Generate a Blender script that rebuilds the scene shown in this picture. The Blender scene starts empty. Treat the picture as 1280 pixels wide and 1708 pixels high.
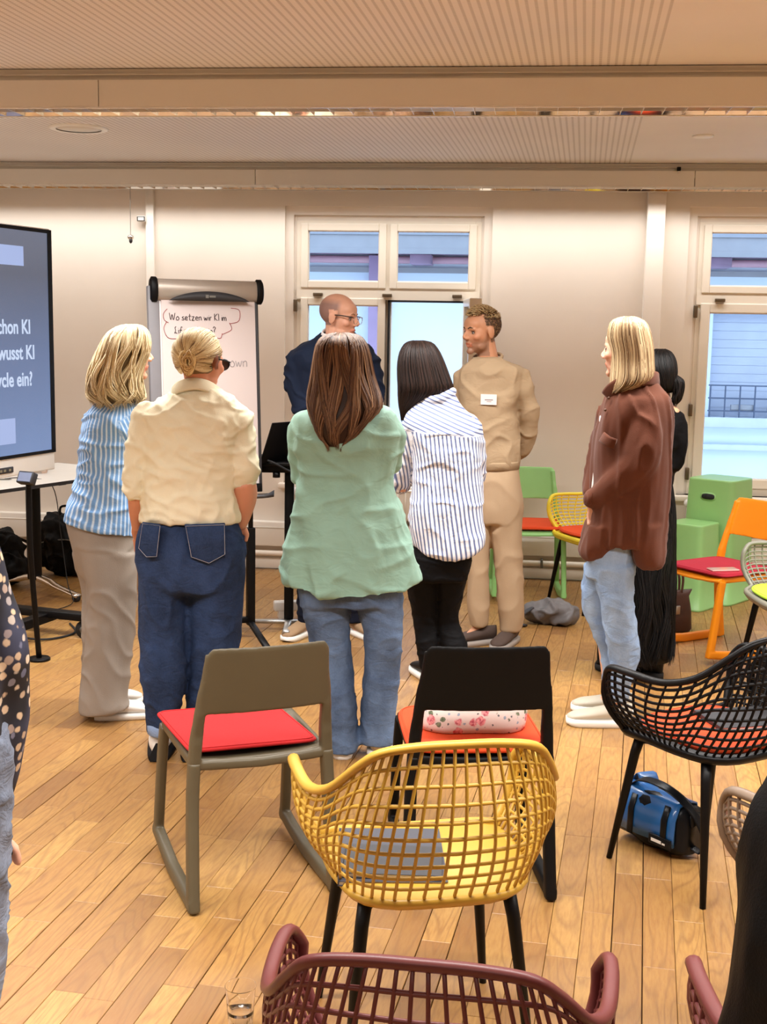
import bpy, bmesh, math, random
import numpy as np
from mathutils import Vector, Matrix, noise
from math import sin, cos, pi, radians as R, sqrt, exp, tan, atan2
random.seed(7)
S = bpy.context.scene
COL = S.collection

# ------------------------------------------------------------ camera
FPX, YAW, PIT, ROLL, CH = 2100.0, R(6.5), R(8.45), 0.017, 1.68
fw = np.array([-sin(YAW)*cos(PIT), cos(YAW)*cos(PIT), -sin(PIT)])
r0 = np.array([cos(YAW), sin(YAW), 0.0]); u0 = np.cross(r0, fw)
rt = r0*cos(ROLL)+u0*sin(ROLL); up = -r0*sin(ROLL)+u0*cos(ROLL)
cd = bpy.data.cameras.new('camera'); cam = bpy.data.objects.new('camera', cd); COL.objects.link(cam)
cd.sensor_fit = 'VERTICAL'; cd.sensor_height = 36.0; cd.lens = 36.0*FPX/1708
cd.clip_start = 0.05; cd.clip_end = 200
m = Matrix.Identity(4)
for i in range(3):
    m[i][0] = rt[i]; m[i][1] = up[i]; m[i][2] = -fw[i]
m[2][3] = CH
cam.matrix_world = m
S.camera = cam

# ------------------------------------------------------------ exposure, sky, lights
S.view_settings.view_transform = 'Standard'; S.view_settings.look = 'None'
S.view_settings.exposure = -0.10; S.view_settings.gamma = 1.0; S.view_settings.use_curve_mapping = False
w = bpy.data.worlds.new('world'); S.world = w; w.use_nodes = True
bg = w.node_tree.nodes['Background']; bg.inputs[0].default_value = (0.62, 0.79, 1.0, 1); bg.inputs[1].default_value = 3.9

WALL_Y, CEIL = 8.44, 2.69
LIGHT_ROWS = [8.19, 5.24, 2.3, -0.7, -3.6]
def lamp(name, loc, sx, sy, power, col, spread=150, rot=(0, 0, 0)):
    l = bpy.data.lights.new(name, 'AREA'); l.shape = 'RECTANGLE'; l.size = sx; l.size_y = sy
    l.energy = power; l.color = col; l.spread = R(spread)
    o = bpy.data.objects.new(name, l); o.location = loc; o.rotation_euler = rot; COL.objects.link(o)
    return o
WARM = (1.0, 0.98, 0.955)
for ly, pw in zip(LIGHT_ROWS, (50, 280, 285, 95, 60)):
    lamp('tube_light', (-0.3, ly, 2.522), 8.4, 0.14, pw, WARM, 140)

# ------------------------------------------------------------ helpers
def lin(c):
    c = c/255.0
    return c/12.92 if c <= 0.04045 else ((c+0.055)/1.055)**2.4
def rgb(r, g, b): return (lin(r), lin(g), lin(b), 1)
class NT:
    def __init__(s, name):
        s.m = bpy.data.materials.new(name); s.m.use_nodes = True
        s.t = s.m.node_tree; s.b = s.t.nodes['Principled BSDF']; s.out = s.t.nodes['Material Output']
    def n(s, typ, **kw):
        x = s.t.nodes.new(typ)
        for k, v in kw.items():
            if k.startswith('i_'):
                x.inputs[k[2:].replace('_', ' ')].default_value = v
            else: setattr(x, k, v)
        return x
    def l(s, a, b): s.t.links.new(a, b)
    def mix(s, fac, a, b, mode='MIX'):
        x = s.t.nodes.new('ShaderNodeMix'); x.data_type = 'RGBA'; x.blend_type = mode
        for i, v in ((0, fac), (6, a), (7, b)):
            if hasattr(v, 'links'): s.l(v, x.inputs[i])
            else: x.inputs[i].default_value = v
        return x.outputs[2]
    def math(s, op, a, b=None, c=None):
        x = s.t.nodes.new('ShaderNodeMath'); x.operation = op
        for i, v in enumerate((a, b, c)):
            if v is None: continue
            if hasattr(v, 'links'): s.l(v, x.inputs[i])
            else: x.inputs[i].default_value = v
        return x.outputs[0]
    def ramp(s, fac, stops, interp='LINEAR'):
        x = s.t.nodes.new('ShaderNodeValToRGB'); s.l(fac, x.inputs[0]); r = x.color_ramp; r.interpolation = interp
        while len(r.elements) < len(stops): r.elements.new(0.5)
        for e, (p, c) in zip(r.elements, stops): e.position = p; e.color = c
        return x.outputs[0]
    def coord(s, kind='Object', scale=(1, 1, 1)):
        tc = s.t.nodes.new('ShaderNodeTexCoord'); mp = s.t.nodes.new('ShaderNodeMapping')
        s.l(tc.outputs[kind], mp.inputs[0]); mp.inputs['Scale'].default_value = scale
        return mp.outputs[0]
    def noise(s, vec, scale, detail=3, rough=0.55, dist=0.0):
        x = s.n('ShaderNodeTexNoise'); x.inputs['Scale'].default_value = scale; x.inputs['Detail'].default_value = detail
        x.inputs['Roughness'].default_value = rough; x.inputs['Distortion'].default_value = dist
        if vec is not None: s.l(vec, x.inputs['Vector'])
        return x.outputs[0]
    def bump(s, h, strength=0.3, dist=0.01):
        x = s.n('ShaderNodeBump'); x.inputs['Strength'].default_value = strength; x.inputs['Distance'].default_value = dist
        s.l(h, x.inputs['Height']); s.l(x.outputs[0], s.b.inputs['Normal'])
def mat(name, c, rough=0.5, metal=0.0, var=0.06, vs=6, bump=0.0, bs=80, sheen=0, trans=0, coat=0):
    k = NT(name); b = k.b
    b.inputs['Specular IOR Level'].default_value = 0.18 if sum(c) < 90 else 0.4
    b.inputs['Roughness'].default_value = rough; b.inputs['Metallic'].default_value = metal
    v = k.coord()
    n = k.noise(v, vs)
    col = rgb(*c)
    dark = tuple(x*(1-var) for x in col[:3])+(1,); light = tuple(min(1, x*(1+var)) for x in col[:3])+(1,)
    k.l(k.ramp(n, [(0.3, dark), (0.7, light)]), b.inputs['Base Color'])
    if bump: k.bump(k.noise(v, bs, 4), bump, 0.004)
    if sheen: b.inputs['Sheen Weight'].default_value = sheen
    if coat: b.inputs['Coat Weight'].default_value = coat
    if trans: b.inputs['Transmission Weight'].default_value = trans
    return k.m

def link(name, me, m=None, parent=None, smooth=False):
    o = bpy.data.objects.new(name, me); COL.objects.link(o)
    if m is not None: me.materials.append(m)
    if parent is not None: o.parent = parent
    if smooth:
        me.polygons.foreach_set('use_smooth', [True]*len(me.polygons)); me.update()
    return o
def obj(name, bm, m=None, parent=None, smooth=False, kind=None):
    me = bpy.data.meshes.new(name); bmesh.ops.recalc_face_normals(bm, faces=bm.faces[:]); bm.to_mesh(me); bm.free()
    o = link(name, me, m, parent, smooth)
    if kind: o['kind'] = kind
    return o
def empty(name, loc=(0, 0, 0), rz=0.0):
    o = bpy.data.objects.new(name, None); o.empty_display_size = 0.1; COL.objects.link(o)
    o.location = loc; o.rotation_euler = (0, 0, rz); return o
def tag(o, label=None, cat=None, group=None, kind=None):
    if label: o['label'] = label
    if cat: o['category'] = cat
    if group: o['group'] = group
    if kind: o['kind'] = kind
    return o
def thing(name, label, cat, loc=(0, 0, 0), rz=0.0, group=None):
    return tag(empty(name, loc, rz), label, cat, group)
def nb(): return bmesh.new()
def box(bm, x0, x1, y0, y1, z0, z1, M=None, bev=0.0):
    vs = [bm.verts.new((x, y, z)) for x in (x0, x1) for y in (y0, y1) for z in (z0, z1)]
    fs = [bm.faces.new([vs[i] for i in q]) for q in ((0, 1, 3, 2), (4, 6, 7, 5), (0, 4, 5, 1), (2, 3, 7, 6), (0, 2, 6, 4), (1, 5, 7, 3))]
    if bev > 0:
        es = list({e for f in fs for e in f.edges})
        r = bmesh.ops.bevel(bm, geom=es, offset=bev, segments=2, affect='EDGES', profile=0.5)
        vs = list({v for f in r['faces'] for v in f.verts} | {v for v in vs if v.is_valid})
    if M is not None:
        for v in vs: v.co = M @ v.co
    return vs
def bx(name, x0, x1, y0, y1, z0, z1, m, parent=None, bev=0.0, kind=None):
    bm = nb(); box(bm, x0, x1, y0, y1, z0, z1, None, bev); return obj(name, bm, m, parent, bev > 0, kind)
def ringbridge(bm, rings, cap=True, closed=False):
    n = len(rings[0])
    rr = [[bm.verts.new(p) for p in r] for r in rings]
    m_ = len(rr)
    for i in range(m_ if closed else m_-1):
        a, b = rr[i], rr[(i+1) % m_]
        for j in range(n):
            bm.faces.new((a[j], a[(j+1) % n], b[(j+1) % n], b[j]))
    if cap and not closed:
        bm.faces.new(rr[0][::-1]); bm.faces.new(rr[-1])
    return rr
def frames(pts, closed=False, ref=None):
    P = [Vector(p) for p in pts]; n = len(P); T = []
    for i in range(n):
        a = P[(i-1) % n] if (closed or i > 0) else P[i]
        b = P[(i+1) % n] if (closed or i < n-1) else P[i]
        t = (b-a)
        T.append(t.normalized() if t.length > 1e-9 else Vector((0, 0, 1)))
    if ref is None:
        ref = Vector((0, 0, 1)) if abs(T[0].z) < 0.9 else Vector((1, 0, 0))
        N = (ref-T[0]*ref.dot(T[0])).normalized()
    else:
        N = (Vector(ref)-T[0]*Vector(ref).dot(T[0])).normalized()
    out = []
    for i in range(n):
        N = (N-T[i]*N.dot(T[i]))
        N = N.normalized() if N.length > 1e-9 else T[i].orthogonal().normalized()
        out.append((P[i], T[i], N, T[i].cross(N)))
    return out
def tube(bm, pts, r, n=8, closed=False, ref=None, flat=1.0, cap=True):
    fr = frames(pts, closed, ref); rings = []
    for i, (p, t, a, b) in enumerate(fr):
        ri = r[i] if isinstance(r, (list, tuple)) else r
        rings.append([p+a*(cos(2*pi*k/n)*ri)+b*(sin(2*pi*k/n)*ri*flat) for k in range(n)])
    ringbridge(bm, rings, cap, closed)
def rbar(bm, pts, wx, wt, side=(1, 0, 0), n=12, e=3.5):
    """bar with rounded rectangular section: wx along side, wt across; both may be lists"""
    fr = frames(pts, False, side); rings = []
    for i, (p, t, a, b) in enumerate(fr):
        x = wx[i] if isinstance(wx, (list, tuple)) else wx; y = wt[i] if isinstance(wt, (list, tuple)) else wt
        ring = []
        for k in range(n):
            c, s = cos(2*pi*k/n+pi/n), sin(2*pi*k/n+pi/n)
            ring.append(p+a*(math.copysign(abs(c)**(2/e), c)*x/2)+b*(math.copysign(abs(s)**(2/e), s)*y/2))
        rings.append(ring)
    ringbridge(bm, rings)
def cr(pts, n, closed=False):
    """catmull-rom resample of a point list"""
    P = [np.array(p, float) for p in pts]; m_ = len(P); out = []
    segs = m_ if closed else m_-1
    for i in range(n):
        t = i/(n if closed else n-1)*segs; k = min(int(t), segs-1); f = t-k
        g = (lambda q: P[q % m_]) if closed else (lambda q: P[max(0, min(m_-1, q))])
        a, b, c, d = g(k-1), g(k), g(k+1), g(k+2)
        out.append(0.5*((2*b)+(-a+c)*f+(2*a-5*b+4*c-d)*f*f+(-a+3*b-3*c+d)*f**3))
    return out
def lathe(bm, prof, n=24, c=(0, 0, 0), cap=True):
    ringbridge(bm, [[Vector((c[0]+r*cos(2*pi*k/n), c[1]+r*sin(2*pi*k/n), c[2]+z)) for k in range(n)] for r, z in prof], cap)
def ellipsoid(bm, c, r, M=None, nu=16, nv=10):
    rings = []
    for i in range(1, nv):
        t = pi*i/nv
        rings.append([Vector((r[0]*sin(t)*cos(2*pi*k/nu), r[1]*sin(t)*sin(2*pi*k/nu), -r[2]*cos(t))) for k in range(nu)])
    c = Vector(c)
    f = (lambda v: c+(M @ v)) if M is not None else (lambda v: c+v)
    rr = [[bm.verts.new(f(v)) for v in ring] for ring in rings]
    lo = bm.verts.new(f(Vector((0, 0, -r[2])))); hi = bm.verts.new(f(Vector((0, 0, r[2]))))
    for a, b in zip(rr, rr[1:]):
        for j in range(nu): bm.faces.new((a[j], a[(j+1) % nu], b[(j+1) % nu], b[j]))
    for j in range(nu):
        bm.faces.new((lo, rr[0][(j+1) % nu], rr[0][j])); bm.faces.new((hi, rr[-1][j], rr[-1][(j+1) % nu]))
WORK = bpy.data.scenes.new('work')
def evaluated(o):
    WORK.collection.objects.link(o); vl = WORK.view_layers[0]; vl.update(); dg = vl.depsgraph; dg.update()
    out = bpy.data.meshes.new_from_object(o.evaluated_get(dg)); WORK.collection.objects.unlink(o); bpy.data.objects.remove(o)
    return out
def remesh(bm, voxel, smooth=4, factor=0.5):
    """fuse the overlapping closed volumes of bm into one continuous surface -> mesh"""
    bmesh.ops.recalc_face_normals(bm, faces=bm.faces[:])
    me = bpy.data.meshes.new('tmp'); bm.to_mesh(me); bm.free()
    o = bpy.data.objects.new('tmp', me)
    r = o.modifiers.new('r', 'REMESH'); r.mode = 'VOXEL'; r.voxel_size = voxel; r.use_smooth_shade = True
    if smooth:
        s = o.modifiers.new('s', 'SMOOTH'); s.factor = factor; s.iterations = smooth
    out = evaluated(o); bpy.data.meshes.remove(me)
    return out
def rings_closed(poly, z0, z1):
    return [[Vector((x, y, z0)) for x, y in poly], [Vector((x, y, z1)) for x, y in poly]]
def text_obj(name, body, size, m, M, parent=None, bold=0.0, ext=0.001, align='LEFT'):
    c = bpy.data.curves.new(name, 'FONT'); c.body = body; c.size = size; c.extrude = ext; c.offset = bold; c.align_x = align
    me = evaluated(bpy.data.objects.new(name, c)); me.transform(M)
    me.materials.clear()
    return link(name, me, m, parent)

# view-frame helper: turns a sight line and a distance into a real point
def rayd(px, py): return fw*FPX+rt*(px-640)-up*(py-854)
def ground(px, py, z=0.0):
    d = rayd(px, py); t = (z-CH)/d[2]; p = np.array([0, 0, CH])+t*d; return Vector(p)
def at_y(px, py, Y):
    d = rayd(px, py); return Vector(np.array([0, 0, CH])+d*(Y/d[1]))

def pnoise(P):
    """vectorised gradient noise, P (n,3) -> (n,) about -1..1"""
    P = np.asarray(P, float); i = np.floor(P).astype(np.int64); f_ = P-i; u = f_*f_*f_*(f_*(f_*6-15)+10)
    def h(x, y, z):
        k = (x*374761393+y*668265263+z*2147483647*3+x*y*1274126177) & 0xffffffff
        k = ((k ^ (k >> 13))*1274126177) & 0xffffffff; k = (k ^ (k >> 16)) & 0xffffffff
        return k
    tot = 0
    for dx in (0, 1):
        for dy in (0, 1):
            for dz in (0, 1):
                k = h(i[:, 0]+dx, i[:, 1]+dy, i[:, 2]+dz)
                gx = (k & 1023)/511.5-1; gy = ((k >> 10) & 1023)/511.5-1; gz = ((k >> 20) & 1023)/511.5-1
                v = gx*(f_[:, 0]-dx)+gy*(f_[:, 1]-dy)+gz*(f_[:, 2]-dz)
                w_ = (u[:, 0] if dx else 1-u[:, 0])*(u[:, 1] if dy else 1-u[:, 1])*(u[:, 2] if dz else 1-u[:, 2])
                tot = tot+v*w_
    return tot*1.5
def get_co(me, attr='co'):
    a = np.empty(len(me.vertices)*3, np.float32); me.vertices.foreach_get(attr, a); return a.reshape(-1, 3).astype(float)
def set_co(me, a):
    me.vertices.foreach_set('co', np.asarray(a, np.float32).ravel()); me.update()
def get_no(me):
    a = np.empty(len(me.vertices)*3, np.float32); me.vertex_normals.foreach_get('vector', a); return a.reshape(-1, 3).astype(float)
def arr_mesh(name, V_, F_):
    me = bpy.data.meshes.new(name); V_ = np.asarray(V_, np.float32); F_ = np.asarray(F_, np.int32); n, k = F_.shape
    me.vertices.add(len(V_)); me.vertices.foreach_set('co', V_.ravel()); me.loops.add(n*k); me.loops.foreach_set('vertex_index', F_.ravel())
    me.polygons.add(n); me.polygons.foreach_set('loop_start', np.arange(0, n*k, k, dtype=np.int32))
    me.update(calc_edges=True); return me
def strand_mesh(name, P, Rd, sides=4):
    """P (n,m,3) centre lines, Rd (n,m) radii -> one mesh of thin tapered strands"""
    n, m_, _ = P.shape; T = np.gradient(P, axis=1); T /= np.linalg.norm(T, axis=2, keepdims=True)+1e-9
    ref = np.array([0.31, 0.87, 0.38]); A = np.cross(T, ref); A /= np.linalg.norm(A, axis=2, keepdims=True)+1e-9; B_ = np.cross(T, A)
    ang = 2*pi*np.arange(sides)/sides
    Vv = P[:, :, None, :]+Rd[:, :, None, None]*(A[:, :, None, :]*np.cos(ang)[None, None, :, None]+B_[:, :, None, :]*np.sin(ang)[None, None, :, None])
    idx = np.arange(n*m_*sides).reshape(n, m_, sides); a = idx[:, :-1, :]; b = idx[:, 1:, :]
    F_ = np.stack([a, np.roll(a, -1, 2), np.roll(b, -1, 2), b], -1).reshape(-1, 4)
    return arr_mesh(name, Vv.reshape(-1, 3), F_)

# ------------------------------------------------------------ materials of the room
def wall_mat(name, c, bs=0.1):
    k = NT(name); v = k.coord(scale=(1, 1, 1)); n = k.noise(v, 1.3, 4)
    a = rgb(*c); b = tuple(x*0.93 for x in a[:3])+(1,)
    k.l(k.ramp(n, [(0.3, b), (0.7, a)]), k.b.inputs['Base Color']); k.b.inputs['Roughness'].default_value = 0.85
    k.bump(k.noise(v, 120, 5), bs, 0.002); return k.m
M_wall = wall_mat('wall_paint', (238, 228, 216))
M_trim = mat('white_lacquer', (240, 230, 216), 0.35, var=0.02, vs=2)
M_frame = mat('window_lacquer', (238, 229, 214), 0.3, var=0.02, vs=2)
M_duct = mat('duct_white', (238, 232, 222), 0.45, var=0.02)
M_black = mat('black_metal', (9, 8, 9), 0.45, 0.0, var=0.1)
M_blackp = mat('black_plastic', (8, 7, 8), 0.5, var=0.1)
M_rubber = mat('rubber', (30, 30, 31), 0.75, var=0.1)
M_alu = mat('brushed_aluminium', (176, 174, 170), 0.35, 0.9, var=0.05)
M_chrome = mat('polished_metal', (215, 210, 205), 0.12, 1.0, var=0.02)
M_greym = mat('grey_steel', (120, 118, 112), 0.4, 0.6)
M_whitep = mat('white_plastic', (236, 234, 228), 0.35, var=0.02)
M_graph = mat('graphite_plastic', (45, 44, 46), 0.5)

def wood_mat(name, src):
    k = NT(name); b = k.b
    if src == 'object':
        oi = k.n('ShaderNodeObjectInfo'); rnd = oi.outputs['Random']
    else:
        g = k.n('ShaderNodeNewGeometry'); rnd = g.outputs['Random Per Island']
    geo = k.n('ShaderNodeNewGeometry'); mp = k.n('ShaderNodeMapping')
    k.l(geo.outputs['Position'], mp.inputs[0]); mp.inputs['Rotation'].default_value = (0, 0, R(5.1))
    off = k.n('ShaderNodeVectorMath', operation='MULTIPLY_ADD')
    cx = k.n('ShaderNodeCombineXYZ'); k.l(rnd, cx.inputs[0]); k.l(rnd, cx.inputs[1]); k.l(rnd, cx.inputs[2])
    k.l(cx.outputs[0], off.inputs[0]); off.inputs[1].default_value = (37, 91, 53); k.l(mp.outputs[0], off.inputs[2])
    st = k.n('ShaderNodeVectorMath', operation='MULTIPLY'); k.l(off.outputs[0], st.inputs[0]); st.inputs[1].default_value = (1, 0.13, 1)
    v = st.outputs[0]
    base = k.ramp(rnd, [(0.0, rgb(138, 101, 58)), (0.12, rgb(154, 114, 64)), (0.35, rgb(168, 127, 71)), (0.6, rgb(158, 117, 65)), (0.88, rgb(178, 138, 78)), (1.0, rgb(144, 106, 61))])
    # cathedral figure: distorted rings
    nn = k.noise(v, 5.0, 2, 0.5)
    ring = k.math('FRACT', k.math('MULTIPLY', nn, 24.0))
    ring = k.math('ABSOLUTE', k.math('SUBTRACT', ring, 0.5))
    fine = k.noise(v, 130, 4, 0.6)
    fac = k.math('MULTIPLY', k.ramp(ring, [(0.0, (1, 1, 1, 1)), (0.22, (0, 0, 0, 1))]), 0.46)
    c1 = k.mix(fac, base, rgb(112, 78, 48))
    c2 = k.mix(k.math('MULTIPLY', k.ramp(fine, [(0.4, (0, 0, 0, 1)), (0.75, (1, 1, 1, 1))]), 0.5), c1, rgb(130, 84, 46))
    blot = k.noise(geo.outputs['Position'], 1.4, 3)
    c3 = k.mix(k.math('MULTIPLY', k.ramp(blot, [(0.45, (0, 0, 0, 1)), (0.75, (1, 1, 1, 1))]), 0.3), c2, rgb(150, 98, 54))
    k.l(c3, b.inputs['Base Color'])
    k.l(k.math('MULTIPLY_ADD', fine, 0.25, 0.27), b.inputs['Roughness'])
    k.bump(fine, 0.12, 0.002)
    return k.m
M_wood_o = wood_mat('oak_parquet', 'object'); M_wood_i = wood_mat('oak_parquet_far', 'island')
M_gap = mat('dark_joint', (58, 34, 16), 0.9)

# ------------------------------------------------------------ the room shell
XL, XR, YB = -5.2, 4.6, -5.5
f = bx('floor', XL, XR, YB, WALL_Y+0.02, -0.06, -0.012, M_gap); f['kind'] = 'structure'
# parquet staves, each its own piece
def planks():
    a = R(-5.1); d = Vector((-sin(a), cos(a), 0)); n = Vector((cos(a), sin(a), 0))
    PW = 0.086; o = Vector((0.54, 0, 0))
    items = []; rs = random.Random(11)
    for i in range(-72, 62):
        y = -7+rs.random()*0.5
        big = 0.0045 if i % 6 == 0 else 0.0012
        while y < 10.5:
            L = rs.choice((0.38, 0.46, 0.46, 0.56))
            c = o+n*(i*PW)+d*(y+L/2)
            y += L
            if c.y+L/2 > WALL_Y-0.03:
                cut = c.y+L/2-(WALL_Y-0.03)
                if cut > L-0.03: continue
                c = c-d*(cut/2); L = L-cut
            if not (XL+0.05 < c.x < XR-0.05 and YB+0.2 < c.y): continue
            v = np.array(c)-np.array([0, 0, CH]); z = v@fw
            vis = False; s = 0
            if z > 0.3:
                px, py = 640+FPX*(v@rt)/z, 854-FPX*(v@up)/z
                vis = -20 < px < 1300 and 500 < py < 1760; s = FPX/z
            items.append((vis, s, c, L, rs.uniform(-0.0006, 0.0006), big))
    items.sort(key=lambda q: (-int(q[0]), -q[1]))
    def stave(bm, L, wdt, M=None):
        hw, hl, b_ = wdt/2, L/2, 0.0012
        lo = [(-hw, -hl), (hw, -hl), (hw, hl), (-hw, hl)]
        r1 = [Vector((x, y, -0.012)) for x, y in lo]; r2 = [Vector((x, y, -b_)) for x, y in lo]
        r3 = [Vector((x-math.copysign(b_, x), y-math.copysign(b_, y), 0)) for x, y in lo]
        if M is not None: r1, r2, r3 = ([M @ p for p in q] for q in (r1, r2, r3))
        rr = [[bm.verts.new(p) for p in q] for q in (r1, r2, r3)]
        for s_, t_ in zip(rr, rr[1:]):
            for j in range(4): bm.faces.new((s_[j], s_[(j+1) % 4], t_[(j+1) % 4], t_[j]))
        bm.faces.new(rr[2])
    cache = {}
    rest = nb()
    for k, (vis, s, c, L, dz, big) in enumerate(items):
        wdt = PW-big
        if k < 300:
            key = (L, wdt)
            if key not in cache:
                bm = nb(); stave(bm, L-0.001, wdt); me = bpy.data.meshes.new('plank'); bm.to_mesh(me); bm.free()
                me.materials.append(M_wood_o); cache[key] = me
            o_ = bpy.data.objects.new('plank', cache[key]); COL.objects.link(o_); o_.parent = f
            o_.location = (c.x, c.y, dz); o_.rotation_euler = (0, 0, a)
        else:
            stave(rest, L-0.001, wdt, Matrix.Translation((c.x, c.y, dz)) @ Matrix.Rotation(a, 4, 'Z'))
    me = bpy.data.meshes.new('parquet_staves'); rest.to_mesh(me); rest.free()
    link('parquet_staves', me, M_wood_i, f)['kind'] = 'stuff'
planks()

# wall with two window openings
W1 = (-1.655, -0.275, 0.60, 2.452); W2 = (0.985, 2.365, 0.60, 2.462)
def wall_back():
    bm = nb(); T = 0.30; Y0, Y1 = WALL_Y, WALL_Y+T
    box(bm, XL, W1[0], Y0, Y1, -0.05, 3.0)
    for a, b in ((W1, W2),):
        box(bm, a[1], b[0], Y0, Y1, -0.05, 3.0)
    box(bm, W2[1], XR+0.2, Y0, Y1, -0.05, 3.0)
    for q in (W1, W2):
        box(bm, q[0], q[1], Y0, Y1, -0.05, q[2]); box(bm, q[0], q[1], Y0, Y1, q[3], 3.0)
    return obj('wall_back', bm, M_wall, None, kind='structure')
wall_back()
bx('wall_left', XL-0.2, XL, YB, WALL_Y+0.3, -0.05, 3.0, M_wall, kind='structure')
bx('wall_right', XR, XR+0.2, YB, WALL_Y+0.3, -0.05, 3.0, M_wall, kind='structure')
bx('wall_front', XL-0.2, XR+0.2, YB-0.2, YB, -0.05, 3.0, M_wall, kind='structure')

# ceiling: perforated acoustic panels, plain margin on the right
def ceil_mat():
    k = NT('acoustic_panel'); tc = k.n('ShaderNodeTexCoord'); sx = k.n('ShaderNodeSeparateXYZ')
    mp = k.n('ShaderNodeMapping'); mp.inputs['Rotation'].default_value = (0, 0, R(2.4)); k.l(tc.outputs['Object'], mp.inputs[0])
    k.l(mp.outputs[0], sx.inputs[0])
    def per(v, p, w):
        a = k.math('ABSOLUTE', k.math('SUBTRACT', k.math('FRACT', k.math('DIVIDE', v, p)), 0.5))
        return k.ramp(a, [(w-0.05, (1, 1, 1, 1)), (w+0.05, (0, 0, 0, 1))])
    hx = per(sx.outputs[0], 0.030, 0.17); hy = per(sx.outputs[1], 0.016, 0.30)
    hole = k.math('MULTIPLY', hx, hy)
    inside = k.math('LESS_THAN', sx.outputs[0], 0.24)
    hole = k.math('MULTIPLY', hole, inside)
    n = k.noise(tc.outputs['Object'], 1.2, 2)
    base = k.ramp(n, [(0.3, rgb(226, 221, 218)), (0.7, rgb(234, 229, 226))])
    k.l(k.mix(k.math('MULTIPLY', hole, 0.5), base, rgb(110, 92, 78)), k.b.inputs['Base Color'])
    k.b.inputs['Roughness'].default_value = 0.8; return k.m
bx('ceiling', XL, XR, YB, WALL_Y, CEIL, CEIL+0.1, ceil_mat(), kind='structure')

# suspended trough lights with mirrored louvres
M_face = mat('fixture_face', (222, 216, 206), 0.45, var=0.02, vs=1)
M_mirror = mat('mirror_reflector', (215, 208, 200), 0.05, 1.0, var=0.01)
M_louv = mat('louvre_metal', (236, 232, 226), 0.22, 0.7, var=0.02)
M_rail = mat('grey_rail', (196, 190, 178), 0.45, 0.1, var=0.04)
def trough(y0, y1, zb, label, nbl):
    t = thing('ceiling_light', label, 'light', (-0.3, (y0+y1)/2, zb), 0)
    h = (y1-y0)/2; ZT = CEIL-zb-0.003
    x0, x1 = -4.5, 4.5
    def b(name, *a, m=M_face, bev=0): return bx(name, *a, m, t, bev)
    b('front_panel', x0, -1.48, -h, -h+0.012, 0.0, ZT-0.045)
    b('front_panel', -1.476, 1.26, -h, -h+0.012, 0.0, ZT-0.045)
    b('front_panel', 1.264, x1, -h, -h+0.012, 0.0, ZT-0.045)
    bm = nb(); box(bm, x0, x1, -h+0.014, -h+0.03, ZT-0.046, ZT); box(bm, x0, x1, -h+0.004, -h+0.014, ZT-0.046, ZT-0.038); box(bm, x0, x1, -h+0.004, -h+0.014, ZT-0.026, ZT-0.02)
    obj('rail', bm, M_rail, t)
    b('rear_panel', x0, x1, h-0.012, h, 0.0, ZT)
    b('reflector', x0, x1, -h+0.014, h-0.014, 0.055, 0.06, m=M_mirror)
    # mirrored side wings of the louvre
    bm = nb()
    for s in (-1, 1):
        vs = [bm.verts.new(p) for p in ((x0, s*(h-0.014), 0.001), (x1, s*(h-0.014), 0.001), (x1, s*(h-0.05), 0.054), (x0, s*(h-0.05), 0.054))]
        bm.faces.new(vs)
    obj('side_reflector', bm, M_mirror, t)
    bm = nb(); box(bm, -0.0006, 0.0006, -h+0.015, h-0.015, 0.001, 0.030)
    me = bpy.data.meshes.new('louvre_blade'); bm.to_mesh(me); bm.free(); me.materials.append(M_louv)
    xs = [x0+(i+0.5)*(x1-x0)/nbl for i in range(nbl)]
    for x in xs:
        o = bpy.data.objects.new('louvre_blade', me); COL.objects.link(o); o.parent = t; o.location = (x, 0, 0); o.rotation_euler = (0, 0, 0.0)
    bm = nb(); box(bm, x0, x1, -0.0008, 0.0008, 0.001, 0.03); box(bm, x0, x1, -h-0.001, -h+0.004, -0.003, 0.004); box(bm, x0, x1, h-0.004, h+0.001, -0.003, 0.004)
    obj('louvre_spine', bm, M_louv, t)
    return t
trough(5.13, 5.35, 2.533, 'nearest long white trough ceiling light with a mirrored louvre underside', 108)
trough(8.08, 8.34, 2.545, 'far long white trough ceiling light right in front of the window wall', 108)
for y, wh in ((2.3, 'above the front chairs'), (-0.7, 'behind the viewpoint'), (-3.6, 'at the rear of the room')):
    trough(y-0.11, y+0.11, 2.56, 'long white trough ceiling light '+wh+', outside the frame', 8)

# ceiling fittings
sp = thing('ceiling_speaker', 'round flush white speaker in the ceiling at upper left', 'speaker', (-2.43, 6.69, CEIL))
bm = nb(); lathe(bm, [(0.155, 0.0), (0.155, -0.006), (0.145, -0.012), (0.12, -0.010)], 40, cap=False); obj('rim', bm, M_whitep, sp, True)
bm = nb(); lathe(bm, [(0.12, -0.002), (0.12, -0.006), (0.03, -0.012)], 40); obj('grille', bm, M_face, sp, True)
dl = thing('ceiling_vent', 'small flat white oval ceiling cover between the two trough lights, at right', 'vent', (0.86, 6.97, CEIL))
bm = nb(); lathe(bm, [(0.055, 0), (0.055, -0.006), (0.045, -0.010)], 28); obj('cover', bm, M_whitep, dl, True)
sn = thing('spotlight_camera', 'tiny black sensor hanging from the far ceiling rail', 'sensor', tuple(at_y(1133, 282, 8.06)))
bm = nb(); box(bm, -0.012, 0.012, -0.012, 0.012, -0.01, 0.012, None, 0.003); obj('body', bm, M_blackp, sn, True)
bm = nb(); lathe(bm, [(0.009, -0.022), (0.009, -0.009)], 14); obj('lens', bm, M_chrome, sn, True)

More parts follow.
